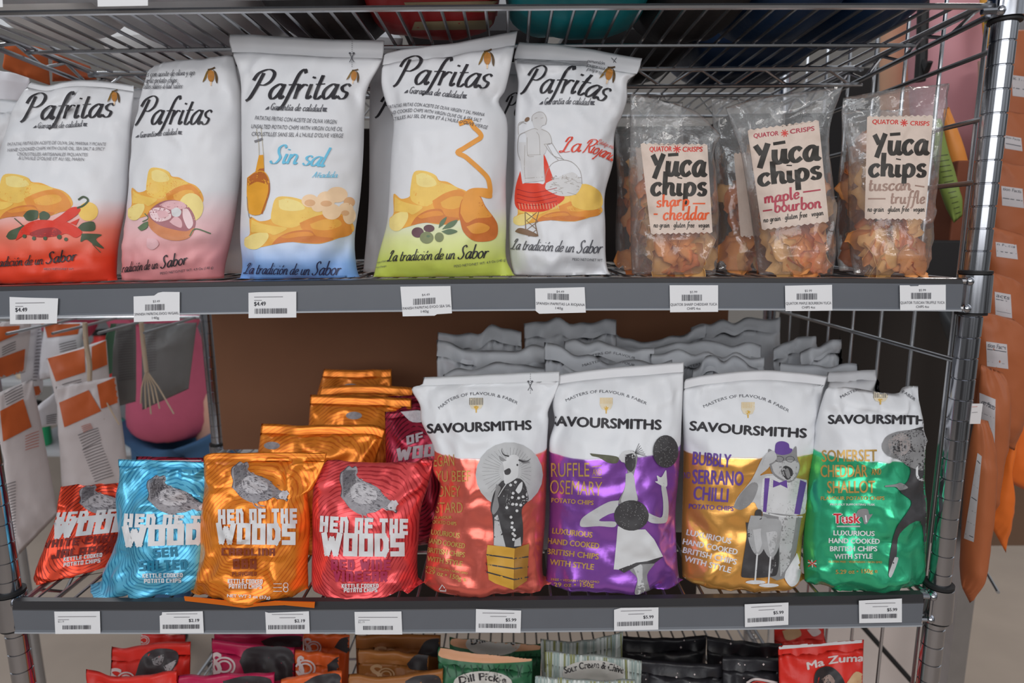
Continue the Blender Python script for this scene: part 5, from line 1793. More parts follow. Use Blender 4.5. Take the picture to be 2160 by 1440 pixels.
a = Art(ob, b)
saga(a, cJ((895, 805), (1240, 792), (1590, 780)), 19, cJ((975, 645), (1080, 575), (1240, 547), (1400, 572), (1495, 612)), 6, (*cJ((1221, 615))[0], 14.5, 15, True))
scissor(a, cJ((1583, 0))[0][0], cJ((0, 392))[0][1], cJ((0, 540))[0][1], cJ((0, 490))[0][1])
rows(a, 'flavour_name', [('VEGAN', cK((1055, 165), (1260, 156)), 24), ('WAGYU BEEF', cK((930, 285), (1385, 280)), 23), ('HONEY', cK((1085, 400), (1305, 400)), 23), ('MUSTARD', cK((1010, 525), (1325, 526)), 22)], GLD)
rows(a, 'small_print', [('FLAVOUR', cK((1105, 575), (1240, 572)), 6), ('POTATO CHIPS', cK((1075, 608), (1275, 624)), 7), ('LUXURIOUS', cK((1055, 692), (1300, 724)), 10.5), ('HAND COOKED', cK((1040, 760), (1340, 806)), 10.5),
                        ('BRITISH CHIPS', cK((1045, 835), (1340, 876)), 10.5), ('WITH STYLE', cK((1045, 903), (1320, 945)), 10.5), ('GLUTEN FREE • VEGAN • NON GMO', cK((960, 945), (1362, 1010)), 4.6),
                        ('5.29 oz • 150g e', cK((1022, 992), (1348, 1066)), 9.5)], GLD, .03)
for p in (cK([(1140, 1130), (1165, 1092), (1185, 1118)]), cK([(1192, 1125), (1195, 1140), (1145, 1138)])): a.line('badge', p, 2, WHT, smooth=False)
a.ell('cow_picture', *cK((1692, 228))[0], 71, 69, LIT)
for k in range(40):
    an = 2 * PI * k / 40
    c = cK((1700, 200))[0]
    a.line('cow_picture', [(c[0] + 24 * math.cos(an), c[1] + 24 * math.sin(an)), (c[0] + (52 - 8 * math.cos(an)) * math.cos(an), c[1] + (58 + 8 * math.sin(an)) * math.sin(an))], .7, MID)
a.poly('cow_picture', cK((1570, 780), (1560, 560), (1545, 500), (1560, 400), (1590, 330), (1620, 290), (1650, 270), (1760, 255), (1810, 290), (1835, 370), (1840, 430), (1790, 500), (1800, 640), (1790, 780), (1720, 808), (1640, 800)), DRK, True)
a.poly('cow_picture', cK((1570, 780), (1575, 560), (1600, 540), (1640, 700), (1665, 800)), LIT, False)
a.poly('cow_picture', cK((1730, 790), (1735, 740), (1780, 715), (1785, 785)), LIT)
a.poly('cow_picture', cK((1640, 130), (1690, 80), (1740, 70), (1770, 100), (1765, 160), (1760, 230), (1740, 260), (1660, 300), (1648, 230), (1645, 210), (1650, 180)), PAL, True)
a.poly('cow_picture', cK((1650, 195), (1690, 175), (1705, 200), (1690, 225), (1660, 225)), DRK, True)
a.poly('cow_picture', cK((1612, 75), (1640, 95), (1670, 115), (1630, 120), (1615, 100)), MID, True)
a.poly('cow_picture', cK((1775, 105), (1830, 115), (1855, 130), (1800, 140)), MID, True)
a.line('cow_picture', cK([(1690, 82), (1650, 70), (1632, 40), (1635, 15)]), 3.4, DRK, taper=True)
a.line('cow_picture', cK([(1765, 110), (1810, 125), (1850, 110), (1860, 95)]), 3.4, DRK, taper=True)
a.ell('cow_picture', *cK((1755, 150))[0], 2, 2.4, DRK)
a.line('cow_picture', cK([(1690, 270), (1640, 340), (1605, 400)]), 1.5, PAL)
a.poly('cow_picture', cK((1590, 300), (1625, 330), (1600, 400), (1610, 480), (1570, 540), (1555, 500), (1575, 400)), MID, True)
for x, y in ((1740, 285), (1702, 308), (1722, 372), (1715, 405), (1672, 485), (1720, 458), (1748, 460), (1782, 465), (1752, 510), (1705, 560), (1715, 605), (1712, 640), (1730, 660), (1720, 690), (1735, 705), (1725, 735), (1765, 410), (1800, 400)):
    a.ell('cow_picture', *cK((x, y))[0], 3.1, 3.1, PAL, n=12)
a.poly('cow_picture', cK((1740, 350), (1770, 300), (1795, 285), (1790, 340), (1765, 375)), PAL, True)
a.poly('crate_picture', cK((1520, 778), (1640, 790), (1735, 805), (1730, 900), (1725, 1130), (1580, 1080), (1530, 1050), (1512, 850)), CRATE)
a.poly('crate_picture', cK((1735, 805), (1848, 768), (1842, 880), (1830, 1060), (1725, 1130)), CRATE2)
for y0, y1, y2 in ((855, 885, 870), (930, 965, 950), (990, 1050, 1030)):
    a.line('crate_picture', cK([(1512, y0), (1730, y1), (1842, y2)]), 3, DRK, smooth=False)
a.finish()

# purple, peacock
M['purple'] = sfilm('film_purple', (142, 86, 176), .656)
b, ob = bag('foil_crisp_bag', 'purple foil bag with white top and a peacock-headed dancer', 'crisp bag',
            [(1151, 1262), (1153, 1190), (1159, 1077), (1158, 1000), (1159, 930), (1170, 890), (1166, 850), (1176, 790)],
            [(1440, 1256), (1431, 1209), (1427, 1152), (1425, 1077), (1431, 1002), (1436, 920), (1441, 811), (1442, 763)],
            [(1176, 790), (1250, 779), (1350, 770), (1442, 763)], [(1151, 1262), (1300, 1266), (1440, 1258)],
            Y=.024, lean=.05, th=.045, mat=M['purple'], smat=M['white_film'], seal=.955, seed=75., crumple=.006, gather=.003, group=GS, zmin=ZL, flat_top=.3,
            creases=[((.0, .66), (.12, .85), -.008, .05), ((.75, .3), (1, .1), .009, .05), ((.65, .5), (.85, .3), .006, .05), ((.9, .2), (1, .45), -.006, .05), ((.6, .02), (.95, .15), -.007, .05)])
a = Art(ob, b)
saga(a, cL((52, 418), (360, 432), (678, 442)), 20, cL((145, 285), (250, 245), (370, 235), (490, 260), (595, 303)), 5.8, (*cL((370, 305))[0], 13.5, 16, False))
rows(a, 'flavour_name', [('TRUFFLE', cL((15, 708), (275, 706)), 29), ('ROSEMARY', cL((15, 800), (345, 814)), 29)], GLD)
a.text('flavour_name', 'AND', cL((293, 700), (345, 700)), 14, GLD)
a.line('flavour_name', cL([(290, 652), (345, 645)]), 1.4, GLD)
a.line('flavour_name', cL([(290, 710), (345, 712)]), 1.4, GLD)
rows(a, 'small_print', [('POTATO CHIPS', cL((62, 850), (297, 866)), 9), ('LUXURIOUS', cL((66, 1025), (290, 1050)), 11.5), ('HAND COOKED', cL((40, 1082), (328, 1112)), 11.5),
                        ('BRITISH CHIPS', cL((35, 1140), (326, 1172)), 11.5), ('WITH STYLE', cL((52, 1200), (298, 1230)), 11.5), ('FREE • VEGAN • NON GMO', cL((60, 1290), (330, 1305)), 4.5),
                        ('5.29 oz • 150g', cL((45, 1325), (300, 1325)), 8.5)], GLD, .03)
pp = 'peacock_dancer_picture'
a.poly(pp, cL((278, 575), (320, 580), (400, 588), (440, 600), (430, 630), (380, 628), (330, 600), (290, 590)), ink('rosemary', (82, 82, 62), var=.4, scale=200), True)
a.poly(pp, cL((440, 605), (470, 565), (520, 560), (545, 590), (540, 640), (525, 700), (530, 760), (545, 850), (440, 860), (470, 780), (490, 700), (480, 640)), MID, True)
a.poly(pp, cL((440, 600), (465, 565), (515, 560), (535, 585), (500, 620), (460, 625)), PAL, True)
a.poly(pp, cL((475, 585), (525, 578), (535, 640), (510, 680), (480, 650)), DRK, True)
for k in range(7): a.line(pp, cL([(530, 575), (555 + k * 7, 520 + k * 12)]), .9, DRK)
a.poly(pp, cL((480, 690), (520, 690), (535, 770), (540, 850), (455, 850), (475, 770)), LIT, True)
a.poly(pp, cL((440, 840), (380, 850), (290, 900), (235, 940), (222, 975), (240, 990), (330, 985), (415, 990), (420, 960), (330, 955), (380, 920), (430, 900)), LIT, True)
a.poly(pp, cL((590, 900), (650, 930), (685, 930), (690, 850), (680, 760), (700, 745), (720, 850), (715, 950), (680, 970), (610, 960)), LIT, True)
a.poly(pp, cL((685, 760), (645, 735), (660, 730), (655, 700), (680, 710), (705, 670), (710, 700), (712, 760)), PAL, True)
a.poly(pp, cL((545, 1180), (610, 1170), (645, 1190), (600, 1260), (615, 1355), (560, 1378), (530, 1360), (545, 1280), (500, 1225)), MID, True)
a.poly(pp, cL((520, 1210), (570, 1200), (575, 1280), (590, 1360), (550, 1370), (545, 1280)), LIT, True)
a.poly(pp, cL((435, 985), (520, 1005), (590, 1003), (640, 1060), (690, 1155), (600, 1182), (540, 1190), (470, 1232), (412, 1228), (425, 1100)), PAL)
a.poly(pp, cL((440, 1228), (540, 1190), (600, 1182), (690, 1158), (640, 1195), (560, 1200), (470, 1248)), DRK)
for c, rx, ry in (((512, 925), 98, 86), ((705, 565), 72, 92)):
    a.ell('truffle_picture', *cL(c)[0], rx / 2.667, ry / 2.667, DRK)
    rn = random.Random(int(rx))
    for k in range(70):
        r, t = math.sqrt(rn.random()) * .92, rn.uniform(0, 2 * PI)
        p = cL((c[0] + rx * r * math.cos(t), c[1] + ry * r * math.sin(t)))[0]
        a.ell('truffle_picture', p[0], p[1], .8, .8, MID, n=6)
a.finish()

# gold, cat
M['goldf'] = sfilm('film_gold', (238, 160, 84), .665, .01)
b, ob = bag('foil_crisp_bag', 'gold foil bag with white top and a laughing cat in a bowler hat', 'crisp bag',
            [(1440, 1252), (1438, 1150), (1440, 1050), (1442, 940), (1440, 860), (1443, 800)],
            [(1706, 1250), (1690, 1205), (1684, 1168), (1697, 1085), (1706, 1004), (1717, 944), (1722, 901), (1734, 832), (1745, 793)],
            [(1443, 800), (1500, 789), (1600, 780), (1680, 785), (1745, 793)], [(1440, 1252), (1570, 1258), (1706, 1250)],
            Y=.030, lean=.05, th=.045, mat=M['goldf'], smat=M['white_film'], seal=.955, seed=79., crumple=.006, gather=.003, group=GS, zmin=ZL, flat_top=.3,
            creases=[((.05, .1), (.3, .25), .008, .05), ((.0, .4), (.2, .3), -.008, .05), ((.0, .72), (.2, .62), -.005, .05), ((.8, .1), (1, .25), .007, .05)])
a = Art(ob, b)
saga(a, cL((840, 445), (1000, 457), (1150, 470), (1495, 488)), 19, cL((920, 320), (1040, 273), (1170, 260), (1280, 287), (1395, 345)), 6, (*cL((1168, 330))[0], 14, 16, False))
rows(a, 'flavour_name', [('BUBBLY', cL((855, 638), (1068, 655)), 27), ('SERRANO', cL((855, 745), (1140, 757)), 29), ('CHILLI', cL((860, 835), (1053, 850)), 28)], PUR, .02)
a.text('flavour_name', 'AND', cL((790, 716), (843, 716)), 13, PUR)
rows(a, 'small_print', [('POTATO CHIPS', cL((835, 885), (1085, 900)), 9.5)], PUR, .03)
rows(a, 'small_print', [('LUXURIOUS', cL((820, 1033), (1070, 1085)), 11.5), ('HAND COOKED', cL((800, 1085), (1105, 1146)), 11.5), ('BRITISH CHIPS', cL((800, 1133), (1100, 1202)), 11.5), ('WITH STYLE', cL((808, 1180), (1068, 1248)), 11.5),
                        ('5.2', cL((795, 1310), (825, 1290)), 10)], WHT, .03)
cc = 'cat_picture'
a.poly(cc, cL((1085, 880), (1110, 820), (1190, 720), (1250, 600), (1290, 575), (1320, 600), (1280, 660), (1235, 700), (1300, 690), (1470, 720), (1500, 740), (1490, 860), (1470, 920), (1250, 905), (1200, 850), (1130, 890)), LIT, True)
a.poly(cc, cL((1250, 720), (1300, 700), (1470, 725), (1498, 745), (1470, 915), (1255, 905)), PAL, True)
a.poly(cc, cL((1085, 880), (1120, 810), (1190, 740), (1225, 760), (1190, 850), (1130, 893)), MID, True)
a.poly(cc, cL((1280, 600), (1285, 550), (1330, 575), (1400, 575), (1438, 535), (1445, 600), (1460, 650), (1440, 710), (1400, 740), (1340, 720), (1300, 680)), MID, True)
a.poly(cc, cL((1300, 640), (1340, 620), (1440, 620), (1455, 660), (1430, 710), (1390, 730), (1320, 690)), LIT, True)
a.poly(cc, cL((1350, 665), (1380, 645), (1415, 665), (1418, 700), (1390, 725), (1365, 700)), DRK, True)
a.poly(cc, cL((1372, 670), (1392, 660), (1405, 700), (1390, 715)), MID, True)
for x in (1345, 1405): a.line(cc, [(cL((x, 608))[0][0] + 9 * math.cos(t * .7), cL((x, 608))[0][1] + 6 * math.sin(t * .7)) for t in range(10)], 1, DRK)
a.poly(cc, cL((1318, 575), (1325, 520), (1360, 507), (1395, 520), (1402, 545), (1418, 552), (1405, 575), (1360, 585)), PUR, True)
a.poly(cc, cL((1310, 725), (1345, 740), (1385, 725), (1390, 772), (1350, 752), (1308, 768)), PUR)
a.poly(cc, cL((1262, 715), (1290, 715), (1270, 910), (1252, 905)), PUR)
a.poly(cc, cL((1462, 725), (1497, 740), (1460, 920), (1428, 915)), PUR)
a.poly(cc, cL((1270, 575), (1310, 560), (1330, 600), (1300, 630), (1250, 640)), LIT, True)
a.poly(cc, cL((1250, 905), (1470, 930), (1440, 1120), (1400, 1270), (1330, 1290), (1250, 1250)), MID)
a.poly(cc, cL((1340, 925), (1440, 935), (1400, 1200), (1350, 1270)), LIT)
a.line(cc, cL([(1250, 908), (1360, 930), (1475, 932)]), 3.5, PAL)
a.poly(cc, cL((1155, 965), (1200, 960), (1210, 900), (1245, 900), (1250, 1000), (1335, 1080), (1335, 1240), (1290, 1270), (1150, 1275), (1132, 1240), (1160, 1050)), DRK, True)
gl = ink('glass_grey', (152, 152, 153), var=.15, scale=80)
for cx_, dx, top_, base_ in ((1225, 0, 925, 1300), (1300, 0, 940, 1318)):
    a.poly('glass_picture', cL((cx_ - 42, top_), (cx_ + 45, top_ + 10), (cx_ + 55, top_ + 70), (cx_ + 35, top_ + 180), (cx_ - 5, top_ + 225), (cx_ - 45, top_ + 170), (cx_ - 60, top_ + 80)), gl, True)
    a.poly('glass_picture', cL((cx_ - 30, top_ + 80), (cx_ + 30, top_ + 80), (cx_ + 18, top_ + 170), (cx_ - 8, top_ + 205)), LIT, True)
    a.line('glass_picture', cL([(cx_ - 5, top_ + 215), (cx_ - 18, base_)]), 3.5, PAL)
    a.ell('glass_picture', *cL((cx_ - 15, base_))[0], 21, 4.2, PAL)
a.poly(cc, cL((1380, 1240), (1430, 1160), (1445, 1140), (1465, 1230), (1450, 1300), (1410, 1325), (1375, 1280)), PAL, True)
a.finish()

# green, elephant
M['greenf'] = sfilm('film_green_foil', (62, 182, 134), .70, -.03)
b, ob = bag('foil_crisp_bag', 'emerald green foil bag with white top and an elephant-headed woman', 'crisp bag',
            [(1698, 1242), (1696, 1155), (1702, 1069), (1711, 983), (1721, 927), (1722, 901), (1735, 841), (1745, 815)],
            [(1944, 1230), (1947, 1194), (1952, 1133), (1949, 1060), (1945, 1004), (1944, 927), (1945, 901), (1940, 814)],
            [(1745, 815), (1790, 818), (1840, 826), (1890, 832), (1915, 818), (1940, 814)], [(1698, 1242), (1830, 1246), (1944, 1230)],
            Y=.018, lean=.04, th=.042, mat=M['greenf'], xlim=(-.577, .583), seal=None, seed=83., crumple=.009, gather=.006, group=GS, zmin=ZL, flat_top=.25,
            creases=[((.2, .25), (.55, .1), .007, .05), ((.55, .45), (.75, .4), .008, .05), ((.2, .9), (.9, .88), -.008, .04), ((.5, .9), (.9, .97), .006, .05), ((.15, .2), (.25, .55), -.006, .04),
                     ((.35, .35), (.6, .3), -.005, .04)])
mb_o = b
a = Art(ob, b)
saga(a, cM((250, 542), (500, 541), (758, 547)), 18, cM((312, 418), (400, 378), (500, 362), (600, 385), (672, 430)), 5.8, (*cM((505, 415))[0], 15, 13, True))
rows(a, 'flavour_name', [('SOMERSET', cM((218, 728), (487, 725)), 24), ('CHEDDAR', cM((212, 803), (440, 802)), 25), ('SHALLOT', cM((245, 882), (478, 880)), 25), ('AND', cM((462, 793), (508, 791)), 13)], GLD, .015)
rows(a, 'small_print', [('FLAVOUR POTATO CHIPS', cM((213, 916), (524, 915)), 7.4)], GLD, .03)
rows(a, 'small_print', [('PROUDLY SUPPORTING TUSK', cM((258, 942), (478, 943)), 4), ('LUXURIOUS', cM((275, 1088), (475, 1092)), 10), ('HAND COOKED', cM((252, 1126), (500, 1130)), 10),
                        ('BRITISH CHIPS', cM((258, 1166), (488, 1166)), 10), ('WITH STYLE', cM((280, 1204), (465, 1202)), 10)], WHT, .035)
rows(a, 'small_print', [('GLUTEN FREE • VEGETARIAN • NON GMO', cM((250, 1222), (512, 1225)), 4), ('5.29 oz • 150g e', cM((286, 1278), (490, 1272)), 8.5)], GLD, .03)
a.text('charity_mark', 'Tusk', cM((276, 1030), (404, 1028)), 20, WHT, bold=.09)
a.text('charity_mark', 'Tusk', cM((276, 1030), (404, 1028)), 20, ink('tusk_red', (196, 30, 44)), bold=.03)
a.poly('charity_mark', cM((384, 985), (400, 962), (440, 960), (450, 985), (466, 985), (450, 1010), (440, 1030), (425, 1032), (415, 1000), (395, 1000)), MID, True)
a.line('charity_mark', cM([(432, 990), (436, 1025)]), 3, WHT)
a.line('charity_mark', cM([(290, 1045), (405, 1045)]), 3, LIT)
for p, mt in (((148, 1222), (192, 1228)), WHT), (((168, 1208), (172, 1246)), WHT), (((150, 1210), (190, 1244)), RED), (((190, 1212), (150, 1242)), RED):
    a.line('flag_mark', cM(list(p)), 2.2, mt)
ee = 'elephant_woman_picture'
a.poly(ee, cM((560, 600), (640, 575), (752, 580), (752, 860), (770, 930), (780, 1010), (770, 1100), (760, 1240), (740, 1270), (722, 1180), (700, 1020), (600, 1080), (585, 1180), (575, 1230), (556, 1290), (545, 1270), (552, 1180), (580, 1060), (640, 970),
               (655, 920), (600, 870), (640, 820), (650, 760), (600, 720), (570, 690)), DRK, True)
a.poly(ee, cM((512, 640), (540, 600), (620, 575), (752, 578), (752, 620), (745, 700), (740, 760), (700, 770), (640, 750), (600, 720), (545, 700), (515, 670)), MID, True)
a.poly(ee, cM((540, 625), (600, 590), (640, 600), (650, 660), (610, 700), (555, 680)), ink('ear_grey', (146, 138, 136), var=.2, scale=150), True)
a.poly(ee, cM((660, 610), (745, 600), (748, 690), (735, 760), (705, 740), (680, 690)), MID, True)
a.poly(ee, cM((678, 760), (690, 750), (692, 800), (735, 818), (700, 822), (680, 800)), PAL, True)
a.poly(ee, cM((528, 845), (580, 838), (605, 832), (640, 855), (600, 868), (580, 852), (530, 852)), MID, True)
a.poly(ee, cM((575, 1195), (592, 1205), (560, 1290), (545, 1285), (552, 1255)), LIT, True)
a.finish()
bag('foil_crisp_bag', 'white-topped foil bag whose folded top stands up behind the emerald bag', 'crisp bag', [(1752, 1180), (1748, 1000), (1745, 785)], [(1955, 1180), (1955, 1000), (1956, 788)],
    [(1745, 785), (1850, 780), (1915, 783), (1956, 790)], Y=.118, lean=.05, th=.02, mat=M['white_film'], seal=.95, seed=84., crumple=.012, gather=.006, nu=26, nv=40, zmin=ZL, flat_top=.35,
    group='white-topped foil bags behind the front row')

# ------------------------------------------------------------------ the white-topped bags packed behind
SH = P('white_top_shaded', (180, 183, 188), rough=.5, bump=.2, bscale=40)  # white top film greyed for the shade under the upper shelf
GB2 = 'white-topped foil bags behind the front row'
spec = [  # label, L top x,y, R top x,y, peak shape, Y
    ('second row, behind the coral bag', (935, 800), (1160, 775), [(935, 790), (1000, 770), (1090, 765), (1160, 778)], 0.112),
    ('second row, between the coral and purple bags', (1145, 770), (1420, 760), [(1148, 722), (1190, 735), (1290, 765), (1420, 760)], 0.115),
    ('second row, between the purple and gold bags', (1370, 770), (1620, 750), [(1370, 745), (1390, 738), (1500, 745), (1612, 752)], 0.165),
    ('second row, behind the gold bag', (1445, 785), (1700, 775), [(1460, 782), (1480, 758), (1550, 754), (1600, 778)], 0.112),
    ('second row, between the gold and emerald bags', (1640, 790), (1920, 770), [(1645, 765), (1740, 770), (1830, 768), (1925, 780)], 0.165),
    ('third row, left end above the coral bag', (925, 760), (1150, 735), [(920, 718), (980, 730), (1060, 736), (1150, 732)], 0.17),
    ('third row, above the purple bag', (1150, 760), (1400, 735), [(1190, 720), (1260, 722), (1340, 735), (1380, 732)], 0.172),
    ('third row, above the gold bag', (1400, 750), (1650, 735), [(1370, 738), (1440, 720), (1530, 722), (1606, 728)], 0.222),
    ('third row, above the emerald bag', (1690, 770), (1930, 740), [(1690, 745), (1740, 725), (1800, 702), (1830, 740)], 0.222),
    ('fourth row, left end near the orange stack', (930, 730), (1110, 700), [(922, 702), (990, 704), (1060, 684), (1100, 700)], 0.232),
    ('fourth row, its flat top under the rail', (1105, 720), (1300, 690), [(1105, 682), (1160, 676), (1240, 675), (1300, 674)], 0.24),
    ('fourth row, with a pointed corner', (1280, 730), (1490, 690), [(1285, 690), (1330, 720), (1440, 708), (1488, 682)], 0.285),
    ('fourth row, near the right end of the board', (1450, 720), (1640, 690), [(1455, 690), (1520, 680), (1580, 672), (1645, 668)], 0.34),
    ('third row, far right against the wires', (1620, 760), (1800, 730), [(1630, 735), (1660, 720), (1720, 700), (1722, 735)], 0.275),
]
for i, (pos, lt, rt, T, Y) in enumerate(spec):
    rj = random.Random(i * 7 + 1)
    tp_ = resample([Vector(p) for p in T], 9)
    T = [T[0]] + [(float(p[0]), float(p[1]) + rj.uniform(-7, 7)) for p in tp_[1:-1]] + [T[-1]]
    x0, x1 = T[0][0], T[-1][0]
    k = .735 / (.735 + Y)
    hb = 1275 - (1275 - 950) * (Y / .575) * 1.25
    hb = max(hb, 930)
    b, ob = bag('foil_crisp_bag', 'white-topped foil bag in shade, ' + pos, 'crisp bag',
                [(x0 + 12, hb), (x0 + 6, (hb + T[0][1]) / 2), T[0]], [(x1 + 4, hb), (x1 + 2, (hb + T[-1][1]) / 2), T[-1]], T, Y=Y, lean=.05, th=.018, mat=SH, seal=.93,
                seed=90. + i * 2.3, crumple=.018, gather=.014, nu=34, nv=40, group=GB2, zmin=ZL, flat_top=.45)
    if i in (0, 1, 2, 4, 6):
        a = Art(ob, b)
        xm, ym = (x0 + x1) / 2, (T[0][1] + T[-1][1]) / 2 + 24
        a.text('slogan', 'MASTERS OF FLAVOUR', [(xm - 55, ym + 8), (xm, ym - 4), (xm + 55, ym + 8)], 5, K2)
        a.finish()


# ------------------------------------------------------------------ board and added dark sheets at the back of the rack
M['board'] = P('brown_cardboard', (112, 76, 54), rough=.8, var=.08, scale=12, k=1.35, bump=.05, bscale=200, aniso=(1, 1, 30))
mb = MB()
mb.box((-.572, DEP - .03, .006), (.50, DEP - .024, H1 - HS - .002))
o = mb.build('back_board', M['board'], None, False)
tag(o, 'brown cardboard sheet standing at the back of the lower shelf', 'cardboard')
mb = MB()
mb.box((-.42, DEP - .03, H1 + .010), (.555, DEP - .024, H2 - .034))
o = mb.build('back_board', P('upper_shade_sheet', (40, 33, 31), rough=.85, k=1.0), None, False)  # dark colour stands in for the shade inside the upper bay
tag(o, 'dark sheet added for the shade at the back of the upper shelf behind the bags', 'cardboard')

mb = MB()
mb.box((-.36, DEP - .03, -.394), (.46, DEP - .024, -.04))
o = mb.build('back_board', P('bottom_shade_sheet', (52, 42, 38), rough=.85, k=1.0), None, False)  # invented sheet, darkens the gap and hides the lit floor beyond
tag(o, 'dark sheet added for the shade at the back of the bottom shelf', 'cardboard')

# ------------------------------------------------------------------ things lying on the top shelf, seen through its wires
def lying(name, label, c, size, mat, rot=0., seed=0., group=None, band=None):
    """a filled pouch lying flat"""
    nu, nv = 26, 18
    vs, fs, uv = [], [], []
    ca, sa = math.cos(rot), math.sin(rot)
    for k in (0, 1):
        for j in range(nv + 1):
            for i in range(nu + 1):
                u, v = i / nu, j / nv
                e = (max(0, 1 - abs(2 * u - 1) ** 3.2) * max(0, 1 - abs(2 * v - 1) ** 2.6)) ** .5
                x, y = (u - .5) * size[0], (v - .5) * size[1]
                z = size[2] * (.5 + (.5 if k else -.5) * e) + .006 * nz(u * 5 + seed, v * 4, k * 3 + seed) * e
                z = max(z, .0)
                vs.append((c[0] + x * ca - y * sa, c[1] + x * sa + y * ca, c[2] + z))
                uv.append((u, v))
    o = (nu + 1) * (nv + 1)
    W_ = nu + 1
    for j in range(nv):
        for i in range(nu):
            q = (j * W_ + i, j * W_ + i + 1, (j + 1) * W_ + i + 1, (j + 1) * W_ + i)
            fs += [q[::-1], tuple(a + o for a in q)]
    ob = mesh(name, vs, fs, None, (mat,))
    l = ob.data.uv_layers.new(name='UVMap')
    for lp in ob.data.loops: l.data[lp.index].uv = uv[lp.vertex_index]
    tag(ob, label, 'snack pouch', group)
    return ob


ZT = H2 + .0055
GT = 'pouches on the top shelf seen through the wires'
lw_ = P('grey_pouch', (170, 172, 176), k=1.4, rough=.5, bump=.2)
lw2 = P('pale_pouch', (220, 222, 226), k=1.4, rough=.5, bump=.2)
lr = P('red_pouch', (150, 28, 30), rough=.4, bump=.2)
lt = P('teal_pouch', (18, 128, 138), rough=.4, bump=.2)
lb = P('navy_pouch', (22, 52, 88), rough=.4, bump=.2)
lk = P('charcoal_pouch', (40, 38, 40), rough=.5, bump=.2)
lcy = P('cyan_pouch', (40, 130, 165), rough=.4, bump=.2)
A_ = [('pale pouch at the left end of the top shelf', (-.52, .10), (.13, .15, .10), lw2, .1), ('grey pouch with dark lettering on the top shelf, above the chili pepper bag', (-.36, .13), (.20, .22, .10), lw_, .05),
      ('pale pouch at the back left of the top shelf', (-.47, .34), (.20, .16, .10), lw2, -.2), ('grey pouch at the back of the top shelf above the garlic bag', (-.24, .36), (.22, .18, .10), lw_, .2),
      ('dark pouch on the top shelf above the oil bottle bag', (-.185, .12), (.13, .2, .09), lk, .0), ('red pouch with cream label on the top shelf above the peeled potato bag', (-.045, .10), (.17, .15, .09), lr, .08),
      ('teal pouch on the top shelf above the red skirt bag', (.135, .10), (.18, .17, .09), lt, -.05), ('dark pouch on the top shelf right of the teal one', (.285, .12), (.115, .2, .09), lk, .05),
      ('navy blue pouch on the top shelf above the middle clear bag', (.40, .13), (.12, .2, .10), lb, .0), ('navy blue pouch at the right end of the top shelf', (.51, .15), (.10, .22, .10), lb, .1),
      ('charcoal pouch at the back of the top shelf behind the red one', (.0, .36), (.22, .2, .10), lk, .0), ('charcoal pouch at the back of the top shelf behind the teal one', (.23, .36), (.2, .2, .10), lk, .1),
      ('navy blue pouch at the back right of the top shelf', (.44, .38), (.2, .2, .10), lb, .0)]
for i, (lab, (x, y), sz, mt, rt) in enumerate(A_):
    o = lying('snack_pouch', lab, (x, y, ZT + .003 * 1), sz, mt, rt, i * 3.3, GT)
    if 'cream label' in lab or 'dark lettering' in lab:
        a = Art([o], o, maxlen=12)
        if 'cream' in lab:
            cr = ink('cream_label', (150, 138, 108))
            for p in ([(852, 5), (1055, 2), (1058, 26), (860, 24)], [(875, 46), (1060, 42), (1065, 62), (868, 64)]): a.poly('label', p, cr)
            a.text('lettering', 'NET WT 4.2', [(860, 20), (1020, 20)], 10, M['soft_black'])
        else:
            a.script('lettering', 'yuzu ponzu', [(128, 56), (225, 64)], 7, M['black'], .15, .35, .2)
        a.finish()

# shade behind the yuca chips: two made-up dark boxes stand in for it
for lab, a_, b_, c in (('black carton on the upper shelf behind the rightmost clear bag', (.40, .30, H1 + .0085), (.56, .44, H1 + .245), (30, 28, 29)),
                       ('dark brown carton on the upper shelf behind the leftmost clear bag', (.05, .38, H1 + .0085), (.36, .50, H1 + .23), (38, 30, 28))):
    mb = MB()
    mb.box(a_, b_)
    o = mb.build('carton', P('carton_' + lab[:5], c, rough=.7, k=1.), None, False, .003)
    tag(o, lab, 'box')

# ------------------------------------------------------------------ bottom shelf: the tops of more bags
GBt = 'bags on the bottom shelf, only their tops in the picture'


def low(label, T, Y, mat, seed, seal=.95, th=.024, draw=None, lean=.11, crumple=.008, fl=.5, smat=None, tall=560):
    xl, xr = T[0], T[-1]
    yb = max(xl[1], xr[1]) + tall
    k = 18
    b, ob = bag('crisp_bag', label, 'crisp bag', [(xl[0] + k, yb), (xl[0] + 8, (yb + xl[1]) / 2), xl], [(xr[0] - k, yb), (xr[0] - 8, (yb + xr[1]) / 2), xr], T, Y=Y - .05, lean=lean, th=th, mat=mat, smat=smat,
                seal=seal, seed=seed, crumple=crumple, gather=.005, nu=36, nv=60, group=GBt, zmin=-.395, flat_top=fl)
    if draw:
        a = Art(ob, b)
        draw(a)
        a.finish()
    return b


OFW = ink('off_white', (204, 190, 188))


def so(x, y, h, w, mt=None):
    def f(a):
        for i, r in enumerate((1.0, .62)):
            a.line('brand_lettering', [(x + w * 1.35 + h * .5 * r * math.cos(t * .35) , y - h * .36 + h * .42 * r * math.sin(t * .35)) for t in range(19)], h * .09, mt or OFW)
        a.text('brand_lettering', 'S', [(x, y), (x + w, y)], h, mt or OFW, bold=.03)
    return f


def blob(a, pts, mt, nm='dark_patch'): a.poly(nm, pts, mt, True)


